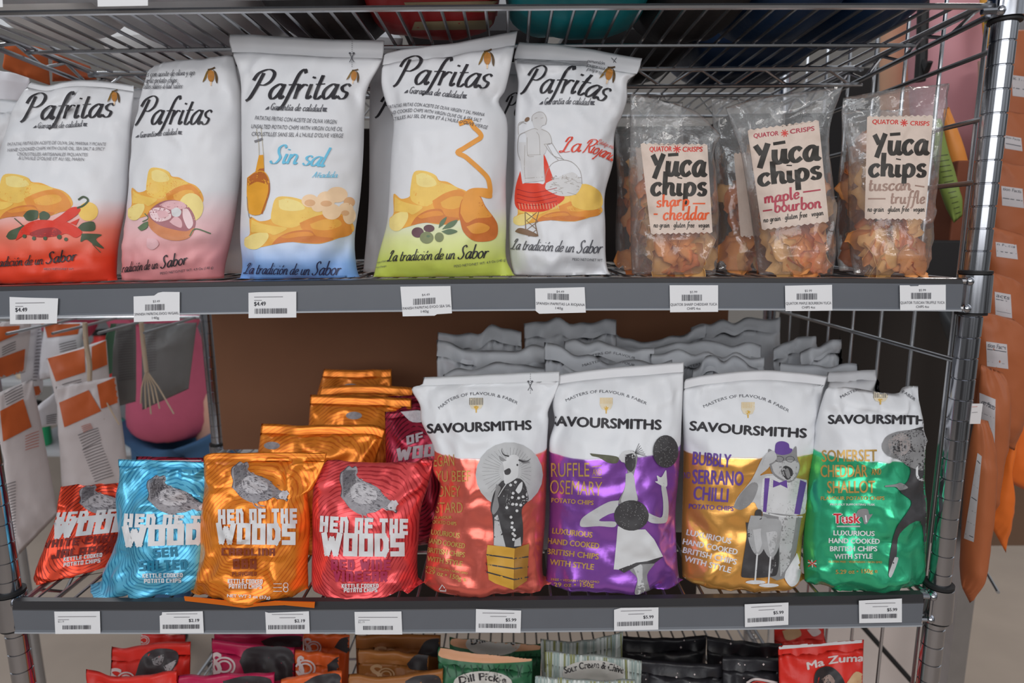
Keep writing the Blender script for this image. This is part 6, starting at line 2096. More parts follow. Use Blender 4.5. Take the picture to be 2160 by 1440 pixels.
BRT = P('red_crisp_film', (206, 44, 34), rough=.4, bump=.2)
MAG = P('magenta_crisp_film', (172, 26, 72), rough=.4, bump=.2)
ORG = P('orange_crisp_film', (206, 90, 36), rough=.4, bump=.2)
BRO = P('amber_crisp_film', (146, 92, 44), rough=.45, bump=.2)
BLK = P('black_crisp_film', (34, 33, 37), rough=.35, bump=.2)
GRN = P('green_crisp_film', (46, 98, 66), rough=.4, bump=.2, var=.25, scale=60)
DK = ink('patch_dark', (46, 42, 44))


def d1(a):
    so(228, 1446, 36, 28)(a)
    blob(a, [(285, 1425), (300, 1385), (330, 1368), (370, 1372), (375, 1395), (350, 1425), (310, 1430)], DRK)
    blob(a, [(320, 1390), (345, 1380), (340, 1400), (325, 1402)], MID)
    blob(a, [(345, 1405), (372, 1392), (355, 1420)], LIT)


low('red crisp bag with white lettering, behind the foremost red one at the lower left', [(222, 1362), (262, 1366), (330, 1354), (403, 1352)], .10, BRT, 101., draw=d1)
low('red crisp bag foremost at the lower left, cut off by the picture edge', [(182, 1410), (250, 1425), (320, 1420), (374, 1412)], .035, BRT, 102.)
low('red crisp bag furthest back at the lower left, just under the rail', [(297, 1332), (340, 1336), (392, 1338)], .175, BRT, 103., draw=so(290, 1358, 22, 10))


def d2(a):
    so(446, 1421, 44, 20)(a)
    blob(a, [(505, 1395), (520, 1368), (570, 1362), (610, 1368), (625, 1400), (610, 1430), (530, 1435)], DK)


low('magenta crisp bag with a white lettered front on the bottom shelf', [(447, 1345), (500, 1352), (560, 1360), (622, 1364)], .10, MAG, 104., draw=d2)
low('magenta crisp bag behind, just under the rail', [(452, 1332), (540, 1336), (640, 1334)], .175, MAG, 105., draw=lambda a: blob(a, [(550, 1352), (580, 1342), (640, 1342), (645, 1362), (570, 1366)], DK))
low('magenta crisp bag foremost, cut off by the lower picture edge', [(376, 1424), (470, 1420), (580, 1416)], .035, MAG, 106., draw=lambda a: blob(a, [(470, 1436), (520, 1425), (570, 1432), (560, 1460), (480, 1460)], DK))
low('orange crisp bag with a white lettered front on the bottom shelf', [(622, 1370), (670, 1374), (716, 1380)], .10, ORG, 107., draw=lambda a: (so(628, 1424, 40, 12)(a), blob(a, [(690, 1402), (715, 1385), (730, 1410), (720, 1432), (695, 1425)], DK)))
low('orange crisp bag behind, just under the rail', [(640, 1334), (700, 1336), (738, 1338)], .175, ORG, 108., draw=lambda a: (so(640, 1376, 30, 16)(a), blob(a, [(705, 1365), (720, 1346), (745, 1346), (745, 1380)], DK)))
low('orange and black crisp bag foremost, cut off by the lower picture edge', [(592, 1432), (650, 1420), (722, 1412)], .035, ORG, 109., draw=lambda a: blob(a, [(640, 1440), (670, 1424), (715, 1422), (715, 1460), (640, 1460)], DK))
AMB = ink('amber_letter', (186, 150, 112))
low('amber brown crisp bag on the bottom shelf', [(755, 1368), (830, 1372), (905, 1382)], .10, BRO, 110.,
    draw=lambda a: (so(782, 1436, 34, 24, AMB)(a), blob(a, [(858, 1400), (880, 1380), (920, 1385), (920, 1410), (870, 1412)], DK)))
low('amber brown crisp bag behind, just under the rail', [(750, 1338), (830, 1336), (930, 1338)], .175, BRO, 111.,
    draw=lambda a: (so(790, 1388, 24, 26, AMB)(a), blob(a, [(880, 1380), (900, 1350), (940, 1350), (940, 1385)], DK)))
low('amber brown crisp bag foremost, cut off by the lower picture edge', [(735, 1421), (830, 1424), (935, 1408)], .035, BRO, 112.,
    draw=lambda a: blob(a, [(855, 1436), (880, 1425), (925, 1426), (925, 1460), (860, 1460)], DK))
PCH = ink('peach_band', (206, 152, 116))
OVL = ink('label_oval', (190, 186, 180))


def dill(x0, x1, yt, yo, w):
    def f(a):
        xm = (x0 + x1) / 2 - 5
        a.poly('band', [(x0 + 6, yt + 4), (xm, yt + 16), (x1 - 10, yt + 22), (x1 - 6, yt + 32), (xm, yt + 36), (x0 + 8, yt + 24)], PCH, True)
        rn = random.Random(int(x0))
        for k in range(16):
            x = x0 + 10 + (x1 - x0 - 20) * k / 15
            a.line('pattern', [(x, yt + 40), (x + rn.uniform(-6, 6), yt + 52), (x + rn.uniform(-4, 8), yt + 66)], 2.4, ink('green_dark', (26, 66, 46)))
        a.ell('label', xm, yo + 22, w, 25, OVL)
        a.text('label_lettering', 'Dill Pickle', [(xm - w * .78, yo + 24), (xm, yo + 16), (xm + w * .78, yo + 24)], 15, DK, bold=.04)
    return f


low('dark green crisp bag with a peach band and oval label, in the second row', [(948, 1342), (1020, 1350), (1090, 1356), (1142, 1356)], .13, GRN, 113., draw=dill(948, 1142, 1338, 1336, 58), th=.025)
low('dark green crisp bag with a white edged peach band, in front of its twin', [(923, 1363), (990, 1376), (1060, 1382), (1124, 1388)], .055, GRN, 114., draw=dill(923, 1124, 1362, 1418, 62), th=.025)
STR = P('striped_film', (176, 184, 178), rough=.4, bump=.2)
STG = [ink('stripe_olive', (128, 130, 84)), ink('stripe_sage', (140, 156, 152)), ink('stripe_white', (202, 206, 202))]


def cream(x0, x1, y0, y1, lab):
    def f(a):
        rn = random.Random(int(x0))
        x = x0 + 2
        while x < x1 - 2:
            w = rn.choice((2, 3, 4, 5))
            f_ = (x - x0) / (x1 - x0)
            yt = y0 + (y1 - y0) * f_
            a.line('stripes', [(x, yt + 2), (x + rn.uniform(-3, 3), yt + 70)], w, STG[rn.randrange(3)])
            x += w + rn.uniform(1, 5)
        if lab:
            xm = (x0 + x1) / 2
            a.ell('label', xm, lab + 18, 66, 28, OVL)
            a.text('label_lettering', 'Sour Cream & Chive', [(xm - 60, lab + 18), (xm, lab + 6), (xm + 62, lab + 18)], 14, DK, bold=.03)
    return f


low('striped green and white crisp bag in the second row of the bottom shelf', [(1140, 1346), (1210, 1352), (1260, 1345), (1314, 1330)], .13, STR, 115., draw=cream(1140, 1314, 1348, 1330, 0), th=.025)
low('striped green and white crisp bag with an oval label, in front of its twin', [(1150, 1371), (1220, 1378), (1290, 1382), (1354, 1393)], .055, STR, 116., draw=cream(1150, 1354, 1372, 1392, 1402), th=.025)
low('striped green and white crisp bag foremost, cut off by the lower picture edge', [(1128, 1424), (1230, 1432), (1340, 1432)], .0, STR, 117., draw=cream(1128, 1340, 1424, 1434, 0), th=.02)


def stars(x0, x1, y0, n, sd):
    def f(a):
        rn = random.Random(sd)
        for k in range(n):
            x, y, r = rn.uniform(x0 + 8, x1 - 8), rn.uniform(y0 + 10, y0 + 75), rn.uniform(1.3, 3)
            a.poly('stars', [(x, y - r), (x + r * .4, y - r * .3), (x + r, y), (x + r * .4, y + r * .4), (x, y + r), (x - r * .4, y + r * .4), (x - r, y), (x - r * .4, y - r * .3)], OFW)
    return f


low('black crisp bag with small white stars, second row left', [(1310, 1340), (1400, 1345), (1490, 1338)], .17, BLK, 118., draw=stars(1310, 1490, 1340, 9, 1))
low('black crisp bag with small white stars, front row left', [(1350, 1388), (1440, 1396), (1526, 1400)], .06, BLK, 119., draw=stars(1350, 1526, 1392, 9, 2))
low('black crisp bag with small white stars, second row right', [(1490, 1340), (1570, 1352), (1650, 1356)], .13, BLK, 120., draw=stars(1490, 1650, 1345, 9, 3), th=.025)


def st2(a):
    stars(1524, 1706, 1385, 12, 4)(a)
    a.line('arc', [(1575, 1440), (1595, 1432), (1640, 1440)], 5, OFW)
    a.line('arc', [(1578, 1446), (1598, 1437), (1640, 1447)], 3, RED)
    for k in range(4): a.line('small_print', [(1662, 1420 + k * 5), (1694, 1424 + k * 5)], 1.2, MID)


low('black crisp bag with small white stars and a white arc, front row right', [(1522, 1382), (1600, 1384), (1660, 1390), (1708, 1396)], .055, BLK, 121., draw=st2, th=.025)


def mz(a):
    a.poly('white_edge', [(1641, 1361), (1822, 1347), (1823, 1355), (1644, 1369)], WHT)
    a.text('brand_lettering', 'Ma Zuma', [(1704, 1412), (1760, 1398), (1822, 1394)], 15, OFW, bold=.04, shear=.1)
    blob(a, [(1716, 1450), (1722, 1415), (1750, 1405), (1775, 1425), (1780, 1455)], DK, 'woman_picture')
    blob(a, [(1733, 1432), (1750, 1422), (1762, 1440), (1748, 1452)], ink('print_skin', (150, 126, 116)), 'woman_picture')
    blob(a, [(1786, 1440), (1806, 1416), (1826, 1430), (1826, 1460), (1790, 1460)], ink('print_sand', (196, 160, 120)), 'woman_picture')


low('red crisp bag with a white top edge and curved white lettering at the lower right', [(1641, 1362), (1720, 1356), (1822, 1348)], .075, BRT, 122., draw=mz, th=.032, lean=.08, seal=.97)
low('red crisp bag behind, with a white cap picture, just under the rail', [(1632, 1320), (1720, 1318), (1800, 1316)], .19, BRT, 123.,
    draw=lambda a: (blob(a, [(1702, 1328), (1722, 1324), (1732, 1334), (1716, 1342)], OFW, 'cap_picture'), blob(a, [(1650, 1330), (1680, 1322), (1690, 1340), (1660, 1350)], ink('print_sand', (196, 160, 120)), 'face_picture')))


# ------------------------------------------------------------------ left: pouches hanging beside the rack
KR = P('pale_kraft_pouch', (190, 182, 182), rough=.6, bump=.25, bscale=30)
KW = P('white_pouch', (206, 205, 210), rough=.5, bump=.2, bscale=30)
CLR = P('grey_clear_pouch', (112, 112, 112), rough=.35, bump=.3, bscale=30)
OB = ink('orange_band', (176, 84, 40), var=.08)
GLP = 'pouches hanging left of the rack'
TXT = ink('pouch_text', (96, 92, 94))
TXR = ink('pouch_text_red', (176, 112, 100))


def hang(label, q, Y, Yr, mat, seed, bands=(), text=(), th=.022, lean=0., group=GLP, seal=None, name='hanging_pouch'):
    """q: bl, br, tr, tl"""
    bl, br, tr, tl = q
    b, ob = bag(name, label, 'snack pouch', [bl, tl], [br, tr], Y=Y, Yr=Yr, lean=lean, th=th, mat=mat, seal=seal, seed=seed, crumple=.006, gather=.005, nu=26, nv=36, group=group, flat_top=.3, back=.6)
    if bands or text:
        a = Art(ob, b, maxlen=8, up=.0012, step=.0002)
        for p in bands: a.poly('orange_band', p, OB)
        for p, q_, n, mt in text:
            for k in range(n):
                t = k / max(1, n - 1)
                l0 = (p[0][0] + (q_[0][0] - p[0][0]) * t, p[0][1] + (q_[0][1] - p[0][1]) * t)
                l1 = (p[1][0] + (q_[1][0] - p[1][0]) * t, p[1][1] + (q_[1][1] - p[1][1]) * t)
                a.line('small_print', [l0, ((l0[0] + l1[0]) / 2, (l0[1] + l1[1]) / 2 - .6), l1], 1.6, mt)
        a.finish()
    return b


c1 = C(0, 660, 4.5)
hang('pale pouch with orange bands at the far left, under the upper rail', c1((-40, 640), (240, 560), (300, 60), (-40, 90)), .50, .06, KR, 130.,
     [c1((-40, 130), (190, 120), (170, 200), (-40, 290)), c1((-40, 440), (240, 340), (220, 600), (-20, 720))], [(c1((20, 330), (150, 270)), c1((20, 400), (150, 340)), 4, TXT)], group=GLP)
hang('pale pouch with orange bands at the far left, hanging nearest to the left post', [(38, 1172), (122, 1085), (68, 798), (-8, 830)], .36, .06, KR, 131.,
     [c1((0, 930), (220, 815), (300, 1080), (30, 1220))], [(c1((40, 770), (210, 680)), c1((60, 870), (225, 790)), 5, TXT), (c1((240, 1170), (370, 1120)), c1((240, 1300), (370, 1260)), 6, TXR),
                                                           (c1((30, 1640), (150, 1600)), c1((60, 2250), (150, 2200)), 22, TXT)])
hang('white pouch with a folded top seen edge on, third from the left', c1((250, 880), (400, 760), (390, 100), (190, 110)), .56, .05, KW, 132., [c1((245, 710), (370, 690), (395, 770), (250, 800))],
     [(c1((360, 160), (420, 150)), c1((310, 640), (350, 640)), 16, TXT)])
hang('white pouch tilted, its lower corner hanging behind the striped pouches', c1((310, 1090), (560, 1060), (540, 740), (270, 960)), .53, .05, KW, 133., [], [(c1((440, 980), (540, 960)), c1((440, 1050), (530, 1040)), 5, TXT)])
hang('white pouch with orange band, its top under the upper rail', c1((380, 640), (740, 560), (800, 90), (420, 100)), .60, .05, KW, 134., [c1((420, 110), (760, 100), (740, 200), (450, 235))],
     [(c1((560, 300), (720, 260)), c1((570, 370), (730, 330)), 4, TXT)])
hang('pale pouch with orange window bands, hanging in the middle of the left gap', c1((560, 900), (1050, 760), (1010, 250), (440, 430)), .52, .07, KR, 135.,
     [c1((450, 430), (800, 335), (810, 560), (530, 650)), c1((870, 320), (1005, 260), (1020, 490), (870, 550))], [(c1((590, 680), (770, 630)), c1((640, 770), (790, 720)), 5, TXT)])
hang('large pale pouch with orange window bands and a nutrition label, lowest in the left gap', c1((600, 1760), (1240, 1660), (1100, 600), (530, 700)), .46, .07, KR, 136.,
     [c1((560, 850), (840, 730), (960, 930), (610, 1085)), c1((920, 680), (1105, 605), (1140, 840), (960, 910))],
     [(c1((740, 1160), (930, 1090)), c1((790, 1290), (960, 1200)), 6, TXT), (c1((780, 1300), (960, 1230)), c1((900, 1600), (1080, 1540)), 13, TXT), (c1((770, 1080), (860, 1050)), c1((790, 1130), (880, 1090)), 4, TXR)])
for lab, pts, Y in (('pale raffia cord with a frayed end between the orange windows', [(805, 90), (820, 300), (850, 480), (850, 640)], .50), ('pale raffia cord hanging among the grey pouches', [(1340, 90), (1360, 300), (1390, 560)], .58)):
    mb = MB()
    P0 = [at(*p, Y) for p in c1(pts)]
    mb.tube(cat(P0, 6), .0045, 8)
    e = P0[-1]
    for k in range(6):
        mb.tube([e + Vector((0, 0, .004)), e + Vector((-.014 + .006 * k, .002 * k, -.035)), e + Vector((-.02 + .010 * k + (.02 if k == 5 else 0), 0, -.07 - .012 * (k % 3)))], .0016, 5)
    o = mb.build('raffia_cord', P('raffia', (166, 148, 128), rough=.8, var=.15), None)
    tag(o, lab, 'cord', 'raffia cords')
hang('narrow grey pouch of dark snacks hanging by the raffia cord', c1((1060, 900), (1290, 840), (1290, 100), (1100, 100)), .62, .05, CLR, 137., [], [(c1((1120, 180), (1270, 170)), c1((1130, 640), (1290, 620)), 20, TXT)])
hang('wide grey see-through pouch hanging nearest the rear left post', c1((1350, 920), (1790, 720), (1870, 90), (1350, 100)), .64, .05, CLR, 138., [], [(c1((1370, 180), (1480, 170)), c1((1370, 560), (1480, 540)), 16, TXT)])
hang('green edged pouch peeking out between the pale and grey pouches', c1((1010, 600), (1080, 560), (1100, 100), (1050, 100)), .66, .03, P('green_pouch', (70, 110, 88), rough=.5), 139.)
mb = MB()
zb_ = at(250, 671, .668).z
mb.tube([(-1.15, .672, ZF), (-1.15, .672, zb_ + .05)], .012, 10)
mb.tube([(-1.15, .672, zb_), (-.66, .672, zb_)], .004, 8)
for k in range(6): mb.tube([(-1.12 + .09 * k, .672, zb_), (-1.12 + .09 * k, .47, zb_ - .004)], .003, 6)
o = mb.build('display_stand', M['wire_dark'], None)
tag(o, 'grey hook stand beside the rack on which the pale left pouches hang', 'display stand')
# upper left corner
hang('orange-brown pouch hanging at the upper left outside the rack', [(8, 146), (106, 180), (100, 105), (14, 82)], .20, .05, P('orange_card', (188, 92, 44), rough=.6), 140., th=.01)
hang('second orange-brown pouch at the upper left, behind the raffia tie', [(110, 172), (205, 168), (190, 140), (112, 110)], .30, .05, P('orange_card_2', (150, 72, 38), rough=.6), 141., th=.01)
hang('white pouch at the upper left edge above the white bags', [(-60, 230), (80, 220), (60, 160), (-60, 140)], .26, .03, KW, 142., th=.015)

# ------------------------------------------------------------------ right: orange pouches hanging beside the rack
KO = P('orange_kraft_pouch', (156, 86, 50), rough=.55, bump=.12, bscale=30, var=.1, scale=8)
KO2 = P('bright_orange_pouch', (212, 104, 34), rough=.5, bump=.12, bscale=30, var=.1, scale=8)
NL = ink('nutrition_label', (178, 172, 174))
GR = 'orange pouches hanging right of the rack'


def opouch(label, L, R, Y, lab, seed, mat=None, lean=-.01, Yr=.0, facts=None):
    b, ob = bag('hanging_pouch', label, 'snack pouch', L, R, Y=Y, Yr=Yr, lean=lean, th=.022, mat=mat or KO, seal=None, seed=seed, crumple=.004, gather=.004, nu=24, nv=44, group=GR, flat_top=.3, back=.7)
    a = Art(ob, b, maxlen=12)
    if lab:
        a.poly('nutrition_label', lab, NL)
        tl, tr, br_, bl = lab
        h = (bl[1] - tl[1])
        if facts: a.text('lettering', facts, [(tl[0] + 3, tl[1] + h * .22), (tr[0] - 3, tr[1] + h * .22)], min(9, h * .16), K2, bold=.02)
        n = max(1, int(h / 24))
        for k in range(n):
            t = (k + .62) / n
            a.line('lettering', [(tl[0] + (bl[0] - tl[0]) * t + 2, tl[1] + h * t), (tr[0] + (br_[0] - tr[0]) * t - 2, tr[1] + (br_[1] - tr[1]) * t)], 1.8 if k % 3 == 0 else .8, K2)
    a.finish()
    return b


opouch('lowest orange pouch, its pointed corner reaching below the lower shelf', [(2030, 1240), (2034, 1100), (2046, 950), (2056, 880)], [(2046, 1272), (2069, 1202), (2080, 1135), (2091, 1022), (2095, 940), (2084, 887)], .09,
       [(2062, 955), (2071, 962), (2054, 1143), (2033, 1135)], 150., facts=None)
opouch('orange pouch second from the bottom, with a label and curved side', [(2050, 1060), (2060, 920), (2068, 768)], [(2090, 1100), (2106, 990), (2120, 930), (2126, 830), (2116, 786)], .16,
       [(2066, 828), (2100, 842), (2098, 940), (2066, 930)], 151., facts='on Facts')
opouch('orange pouch with a pointed lower corner behind the second one', [(2080, 1090), (2095, 1000), (2110, 900), (2120, 760)], [(2122, 1166), (2130, 1060), (2118, 1000), (2126, 960), (2140, 870), (2140, 745)], .24, None, 152., KO2)
opouch('bright orange pouch at the right edge with a long curved side', [(2115, 1010), (2120, 850), (2128, 640)], [(2215, 1060), (2200, 960), (2165, 880), (2150, 780), (2142, 650)], .28, [(2128, 868), (2140, 872), (2138, 924), (2124, 920)], 153., KO2)
for i, (lab, y0, x0, x1, ly, lx, tx, ft) in enumerate((
        ('orange pouch beside the upper shelf collar with a label', 660, 2068, 2134, (722, 775), (2080, 2124), 0, 'tion Facts'),
        ('orange pouch beside the upper rail end', 575, 2080, 2150, (617, 668), (2098, 2132), 0, 'acts'),
        ('orange pouch level with the bottoms of the clear bags', 480, 2090, 2165, (512, 544), (2100, 2144), 0, 'n Facts'),
        ('orange pouch level with the clear bag labels', 345, 2098, 2180, (394, 436), (2112, 2157), 0, 'tion Facts'),
        ('orange pouch beside the post below the top collar', 235, 2100, 2190, (287, 316), (2118, 2154), 0, 'tion Facts'),
        ('topmost orange pouch at the upper right corner', 60, 2105, 2200, (160, 205), (2134, 2180), 0, 'ion Facts'))):
    x1 = max(x1, 2150) + (70 if i > 2 else 20)
    opouch(lab, [(x0 - 14, y0 + 250), (x0 - 10, y0 + 120), (x0 - 6, y0 - 6)], [(x1 - 30, y0 + 290), (x1 + 4, y0 + 150), (x1 - 6, y0 + 45), (x1 - 30, y0 + 14)], .20 + .035 * i - (.0 if i else .0),
           [(lx[0], ly[0] - 2), (lx[1], ly[0] + 4), (lx[1] + 3, ly[1] + 3), (lx[0] + 2, ly[1] - 3)], 154. + i, KO, facts=ft)
# the neighbour fixture carrying them: an upright with hooks
mb = MB()
mb.box((1.06, .56, ZF), (1.10, .60, 1.2))
for z in (-.2, -.05, .1, .25, .4, .55, .7):
    mb.tube([(1.06, .58, z), (.93, .30, z + .01)], .003, 6)
o = mb.build('display_stand', M['wire_dark'], None)
tag(o, 'grey hook stand beside the rack on which the orange pouches hang', 'display stand')

# pink display, green pouch, dark cartons at the upper right
PK = P('mauve_paper', (196, 140, 148), rough=.6, var=.05, scale=6)
pts = [(1945, -60), (1950, 420), (2110, 420), (2110, -60)]
b, ob = bag('paper_bag', 'large mauve pink paper bag hanging behind the right side wires', 'paper bag', [(1940, 345), (1922, 200), (1915, -60)], [(2060, 345), (2100, 200), (2110, -60)], Y=.56, th=.05, lean=.0, mat=PK, seal=None, seed=160.,
            crumple=.002, gather=.002, nu=26, nv=36, flat_top=.2)
hang('yellow-orange pouch edge beside the mauve pink bag at the top right', [(2078, 100), (2100, 110), (2110, -20), (2064, -20)], .46, .0, P('yellow_pouch', (206, 148, 60), rough=.5), 161., th=.012, group=GR)
hang('cream edged pouch between the mauve pink bag and the right post', [(2070, 290), (2095, 290), (2095, 120), (2062, 130)], .47, .0, P('cream_pouch', (190, 160, 144), rough=.5), 162., th=.012, group=GR)
b, ob = bag('paper_bag', 'peach paper bag hanging left of the mauve pink one, behind the wires', 'paper bag', [(1862, 330), (1858, 160), (1860, -40)], [(1940, 330), (1938, 160), (1936, -40)], Y=.70, th=.03, lean=0,
            mat=P('peach_paper', (206, 160, 130), rough=.6, var=.08), seal=None, seed=166., nu=20, nv=30)
b, ob = bag('hanging_pouch', 'lime green pouch with dark stripes behind the rightmost clear bag', 'snack pouch', [(2012, 470), (1985, 400), (1965, 300), (1960, 250)], [(2030, 455), (2020, 390), (1998, 310), (1985, 250)], Y=.30, th=.012, lean=0, mat=P('lime_pouch', (122, 140, 70), rough=.5), seal=None, seed=163.,
            nu=16, nv=30, group=None)
a = Art(ob, b, maxlen=10)
for k in range(12):
    y = 330 + k * 11
    a.line('stripes', [(1972 + k * 4.0, y), (2000 + k * 2.4, y - 4)], 1.8, ink('stripe_dark', (60, 66, 40)))
a.finish()
b, ob = bag('hanging_pouch', 'orange pouch slanting beside the lime green one', 'snack pouch', [(2030, 420), (1998, 320), (1990, 230)], [(2055, 400), (2030, 310), (2002, 225)], Y=.36, th=.012, lean=0, mat=P('amber_pouch', (214, 136, 62), rough=.5), seal=None, seed=164., nu=16, nv=30)
for lab, px, Y, c in (('flat brown carton standing outside the right side wires', (2022, 338, 2100, 520), .34, (120, 66, 44)),
                      ('black carton on the neighbouring stand behind the right post', (1955, 508, 2060, 640), .28, (34, 32, 33)),
                      ('dark brown carton behind the lime green pouch', (1900, 400, 2070, 520), .52, (58, 42, 36)),
                      ('tall black locker standing on the floor behind the right side wires', (1790, 142, 1856, 0), 1.15, (32, 29, 30)),
                      ('wide dark carton on top of the white cabinet behind the right side wires', (1690, 640, 1985, 1150), .76, (52, 46, 42)),
                      ('brown cupboard standing on the floor right of the white cabinet', (1990, 715, 2085, 0), .92, (62, 47, 40)),
                      ('dark carton at floor level behind the lowest orange pouches', (2050, 1010, 2300, 1150), .95, (110, 84, 66))):
    p, q = at(px[0], px[1], Y), at(px[2], px[3], Y)
    mb = MB()
    if not px[3]:
        q = at(px[2], px[1], Y)
        q.z = ZF
    mb.box((p.x, Y, q.z), (q.x, Y + .12, p.z))
    o = mb.build('carton' if px[3] else 'cupboard', P('carton_card', c, rough=.75, k=1.1, var=.1, scale=10), None, False, .003)
    tag(o, lab, 'box' if px[3] else 'cupboard')
mb = MB()
p0 = [at(x, y, .50) for x, y in ((1948, -10), (1946, 60), (1944, 120), (1940, 172))]
mb.tube(p0, .010, 8)
mb.tube([p0[2], at(1955, 150, .48), at(1962, 130, .47)], .005, 8)
o = mb.build('plastic_hook', M['rubber'], None)
tag(o, 'black plastic hook strip in front of the mauve pink bag', 'hook')
b, ob = bag('hanging_pouch', 'dark grey ribbed pouch end hanging below the upper rail at the right', 'snack pouch', [(2010, 730), (1992, 690), (1975, 640)], [(2020, 722), (2012, 690), (2004, 640)], Y=.30, th=.014, lean=0, mat=P('slate_pouch', (76, 80, 84), rough=.5), seal=None, seed=165., nu=16, nv=24)
mb = MB()
t0, t1 = at(2047, 850, -.0135), at(2064, 892, -.0135)
mb.box((t0.x, -.0165, t1.z), (t1.x, -.0155, t0.z))
o = mb.build('sticker', P('sticker_paper', (196, 192, 192), rough=.7), None, False)
tag(o, 'small white sticker on the right post below the upper shelf', 'sticker')
a = Art([o], o)
a.line('lettering', [(2050, 858), (2062, 857)], 1, TXR)
a.line('lettering', [(2050, 870), (2062, 869)], 1, K3)
a.finish()

# white cabinet low at the right, behind the bottom shelf
p, q = at(1760, 1150, .75), at(1975, 1700, .75)
mb = MB()
mb.box((p.x, .75, ZF), (q.x, 1.1, p.z))
o = mb.build('white_cabinet', P('white_laminate', (208, 196, 190), rough=.5, var=.03), None, False, .004)
tag(o, 'white cabinet standing on the floor behind the right end of the bottom shelf', 'cabinet')
mb = MB()
mb.tube([at(1812, 1312, .62), at(1935, 1450, .60)], .006, 8)
o = mb.build('leaning_rod', M['rubber'], None)
tag(o, 'thin dark rod slanting in front of the white cabinet', 'rod')


# ------------------------------------------------------------------ the shopper behind the rack
def skin(name, verts, edges, radii, mat, parent=None, root=0, sub=2):
    me = bpy.data.meshes.new(name)
    me.from_pydata(verts, edges, [])
    o = link(name, me, parent, (mat,))
    sk = o.modifiers.new('body', 'SKIN')
    for i, r in enumerate(radii):
        v = me.skin_vertices[0].data[i]
        v.radius = r if isinstance(r, tuple) else (r, r)
        v.use_root = i == root
    sk.use_smooth_shade = True
    sb = o.modifiers.new('smooth', 'SUBSURF')
    sb.levels = sb.render_levels = sub
    return o


X0, Y0 = -1.075, 1.32
SKN = P('skin', (206, 160, 140), rough=.5, var=.05)
lean_ = -.20


def tp(x, y, z):     # the trunk leans to the shopper's right, towards the hanging pouches
    h = max(0, z - .90)
    return (X0 + x + h * lean_ * 1.2, Y0 + y, ZF + z)


V = [tp(0, 0, .95), tp(0, .01, 1.12), tp(0, .01, 1.30), tp(0, .0, 1.42), tp(0, -.01, 1.50), tp(0, -.02, 1.58), tp(0, -.02, 1.68),
     tp(-.17, 0, 1.39), tp(-.24, -.03, 1.16), tp(-.20, -.22, 1.27), tp(-.18, -.30, 1.33), tp(.17, 0, 1.39), tp(.17, -.14, 1.19), tp(.08, -.26, 1.30), tp(.05, -.31, 1.36),
     tp(-.10, 0, .88), tp(-.11, -.01, .48), tp(-.11, .02, .10), tp(-.11, -.10, .04), tp(.10, 0, .88), tp(.11, -.01, .48), tp(.11, .02, .10), tp(.11, -.10, .04)]
E_ = [(0, 1), (1, 2), (2, 3), (3, 4), (4, 5), (5, 6), (3, 7), (7, 8), (8, 9), (9, 10), (3, 11), (11, 12), (12, 13), (13, 14), (0, 15), (15, 16), (16, 17), (17, 18), (0, 19), (19, 20), (20, 21), (21, 22)]
Rr = [(.10, .08), (.095, .07), (.11, .08), (.08, .06), .05, .078, .085, .058, .042, .034, .028, .058, .042, .034, .028, .066, .050, .04, .035, .066, .050, .04, .035]
body = skin('person', V, E_, Rr, SKN)
tag(body, 'person in a pink top and blue jeans standing in the aisle beyond the rack', 'person')
TOP = P('pink_fabric', (186, 88, 114), rough=.8, var=.08, bump=.3, bscale=14)
skin('top', [tp(-.03, 0, .79), tp(0, .0, .95), tp(0, .01, 1.12), tp(0, .01, 1.30), tp(0, 0, 1.41), tp(-.17, 0, 1.39), tp(-.238, -.028, 1.17), tp(.17, 0, 1.39), tp(.172, -.135, 1.195), tp(-.205, -.20, 1.26), tp(.09, -.25, 1.29)],
     [(0, 1), (1, 2), (2, 3), (3, 4), (4, 5), (5, 6), (4, 7), (7, 8), (6, 9), (8, 10)], [(.215, .16), (.19, .14), (.155, .115), (.165, .12), (.115, .085), .075, .062, .075, .062, .046, .046], TOP, body)
JE = P('blue_denim', (62, 96, 132), rough=.85, var=.2, scale=14)
skin('jeans', [tp(0, 0, .90), tp(-.09, 0, .80), tp(-.11, -.01, .48), tp(-.11, .02, .11), tp(.09, 0, .80), tp(.11, -.01, .48), tp(.11, .02, .11)], [(0, 1), (1, 2), (2, 3), (0, 4), (4, 5), (5, 6)],
     [(.15, .11), .098, .075, .062, .098, .075, .062], JE, body)
HA = P('brown_hair', (70, 50, 40), rough=.6)
skin('hair', [tp(0, .03, 1.72), tp(0, .055, 1.62), tp(0, .06, 1.46)], [(0, 1), (1, 2)], [(.085, .08), (.092, .07), (.07, .04)], HA, body)
SHO = P('dark_shoe', (50, 48, 50), rough=.6)
for s_ in (-1, 1):
    skin('shoe', [tp(.11 * s_, .04, .045), tp(.11 * s_, -.06, .045), tp(.11 * s_, -.17, .038)], [(0, 1), (1, 2)], [.046, .046, .038], SHO, body)
for s_ in (-1, 1):      # five fingers on each hand, face details
    base = Vector(V[10] if s_ < 0 else V[14])
    for k in range(4):
        p = base + Vector((-.024 + .016 * k, -.02, -.005))
        skin('finger', [p, p + Vector((0, -.035, -.012)), p + Vector((0, -.055 - .006 * (k in (1, 2)), -.035))], [(0, 1), (1, 2)], [.009, .008, .0065], SKN, body, sub=1)
    p = base + Vector((.028 * -s_, .01, 0))
    skin('thumb', [p, p + Vector((-.018 * s_, -.025, -.012)), p + Vector((-.018 * s_, -.05, -.02))], [(0, 1), (1, 2)], [.011, .010, .008], SKN, body, sub=1)
mb = MB()
hd = Vector(V[6])
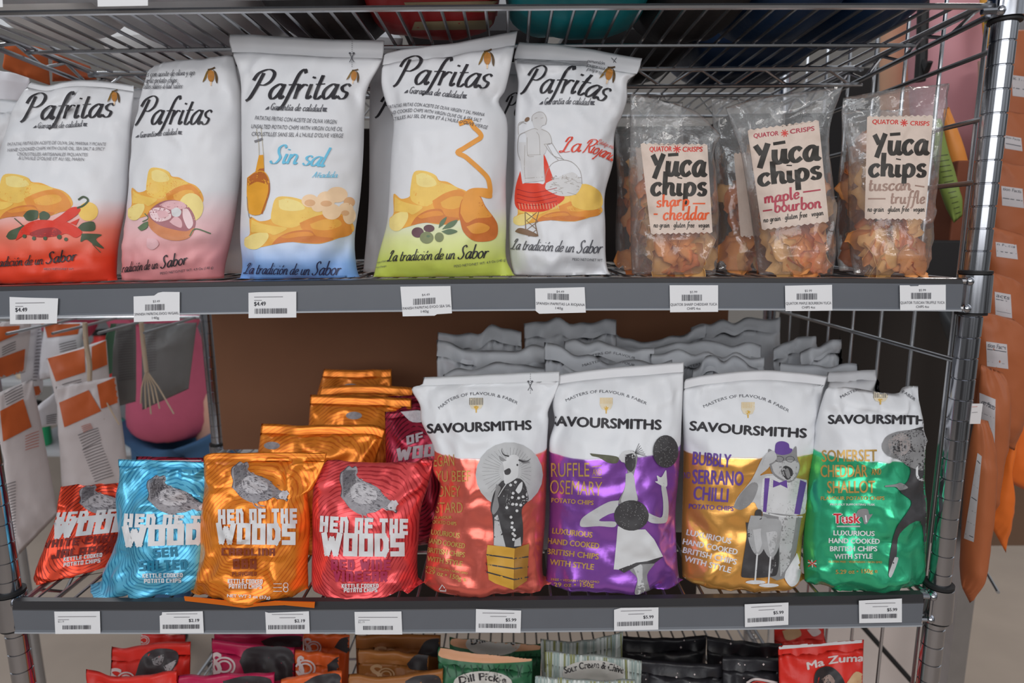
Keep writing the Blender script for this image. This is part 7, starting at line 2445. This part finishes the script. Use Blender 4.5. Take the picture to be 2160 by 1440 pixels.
for s_ in (-1, 1):
    e = MB()
    e.sphere(hd + Vector((.030 * s_, -.078, -.02)), .010)
    e.build('eye', P('eye', (60, 50, 46), rough=.3), body)
nse = skin('nose', [hd + Vector((0, -.080, -.02)), hd + Vector((0, -.098, -.052))], [(0, 1)], [.009, .013], SKN, body, sub=1)
mo = skin('mouth', [hd + Vector((-.022, -.078, -.085)), hd + Vector((0, -.084, -.087)), hd + Vector((.022, -.078, -.085))], [(0, 1), (1, 2)], [.005, .007, .005], P('lips', (176, 96, 96), rough=.5), body, root=1, sub=1)
for s_ in (-1, 1):
    skin('ear', [hd + Vector((.083 * s_, 0, -.01)), hd + Vector((.086 * s_, .005, -.06))], [(0, 1)], [(.012, .02), (.01, .014)], SKN, body, sub=1)

# ------------------------------------------------------------------ shop shelf far behind the gap at the left
mb = MB()
for z in (-.62, -.25, .12, .49):
    mb.box((-2.6, 2.3, z - .02), (-.75, 2.75, z))
mb.box((-2.6, 2.75, ZF), (-.75, 2.78, 1.0))
o = mb.build('shop_shelf', P('pale_shelf', (170, 172, 176), rough=.6), None, False)
tag(o, 'pale shop shelf across the aisle behind the shopper', 'shelf')
cols = [('green', (40, 150, 100)), ('white', (214, 216, 220)), ('yellow', (220, 180, 50)), ('red', (200, 50, 44)), ('blue', (60, 110, 170)), ('cream', (222, 200, 170)), ('teal', (60, 160, 160)), ('pink', (214, 120, 140))]
rn = random.Random(3)
ordn = ('first', 'second', 'third', 'fourth', 'fifth', 'sixth', 'seventh', 'eighth', 'ninth')
for r, z in enumerate((-.62, -.25, .12, .49)):
    for k in range(9):
        nm, c = cols[(k * 3 + r * 5) % 8]
        x = -2.45 + k * .195
        w, h = .05 + .02 * rn.random(), .17 + .08 * rn.random()
        mb = MB()
        mb.lathe((x, 2.42, z + .001), [(w * .9, 0), (w, .01), (w, h * .72), (w * .55, h * .86), (w * .5, h)], 18)
        o = mb.build('jar', P('jar_' + nm, c, rough=.4), None)
        lid = MB()
        lid.lathe((x, 2.42, z + h), [(w * .6, 0), (w * .6, .022), (w * .5, .026)], 18)
        lid.build('lid', M['paper'] if k % 2 else M['rubber'], o)
        tag(o, '%s jar, %s from the left on the %s board of the far shop shelf' % (nm, ordn[k], ('lowest', 'second lowest', 'second highest', 'highest')[r]), 'jar', 'jars on the far shop shelf')
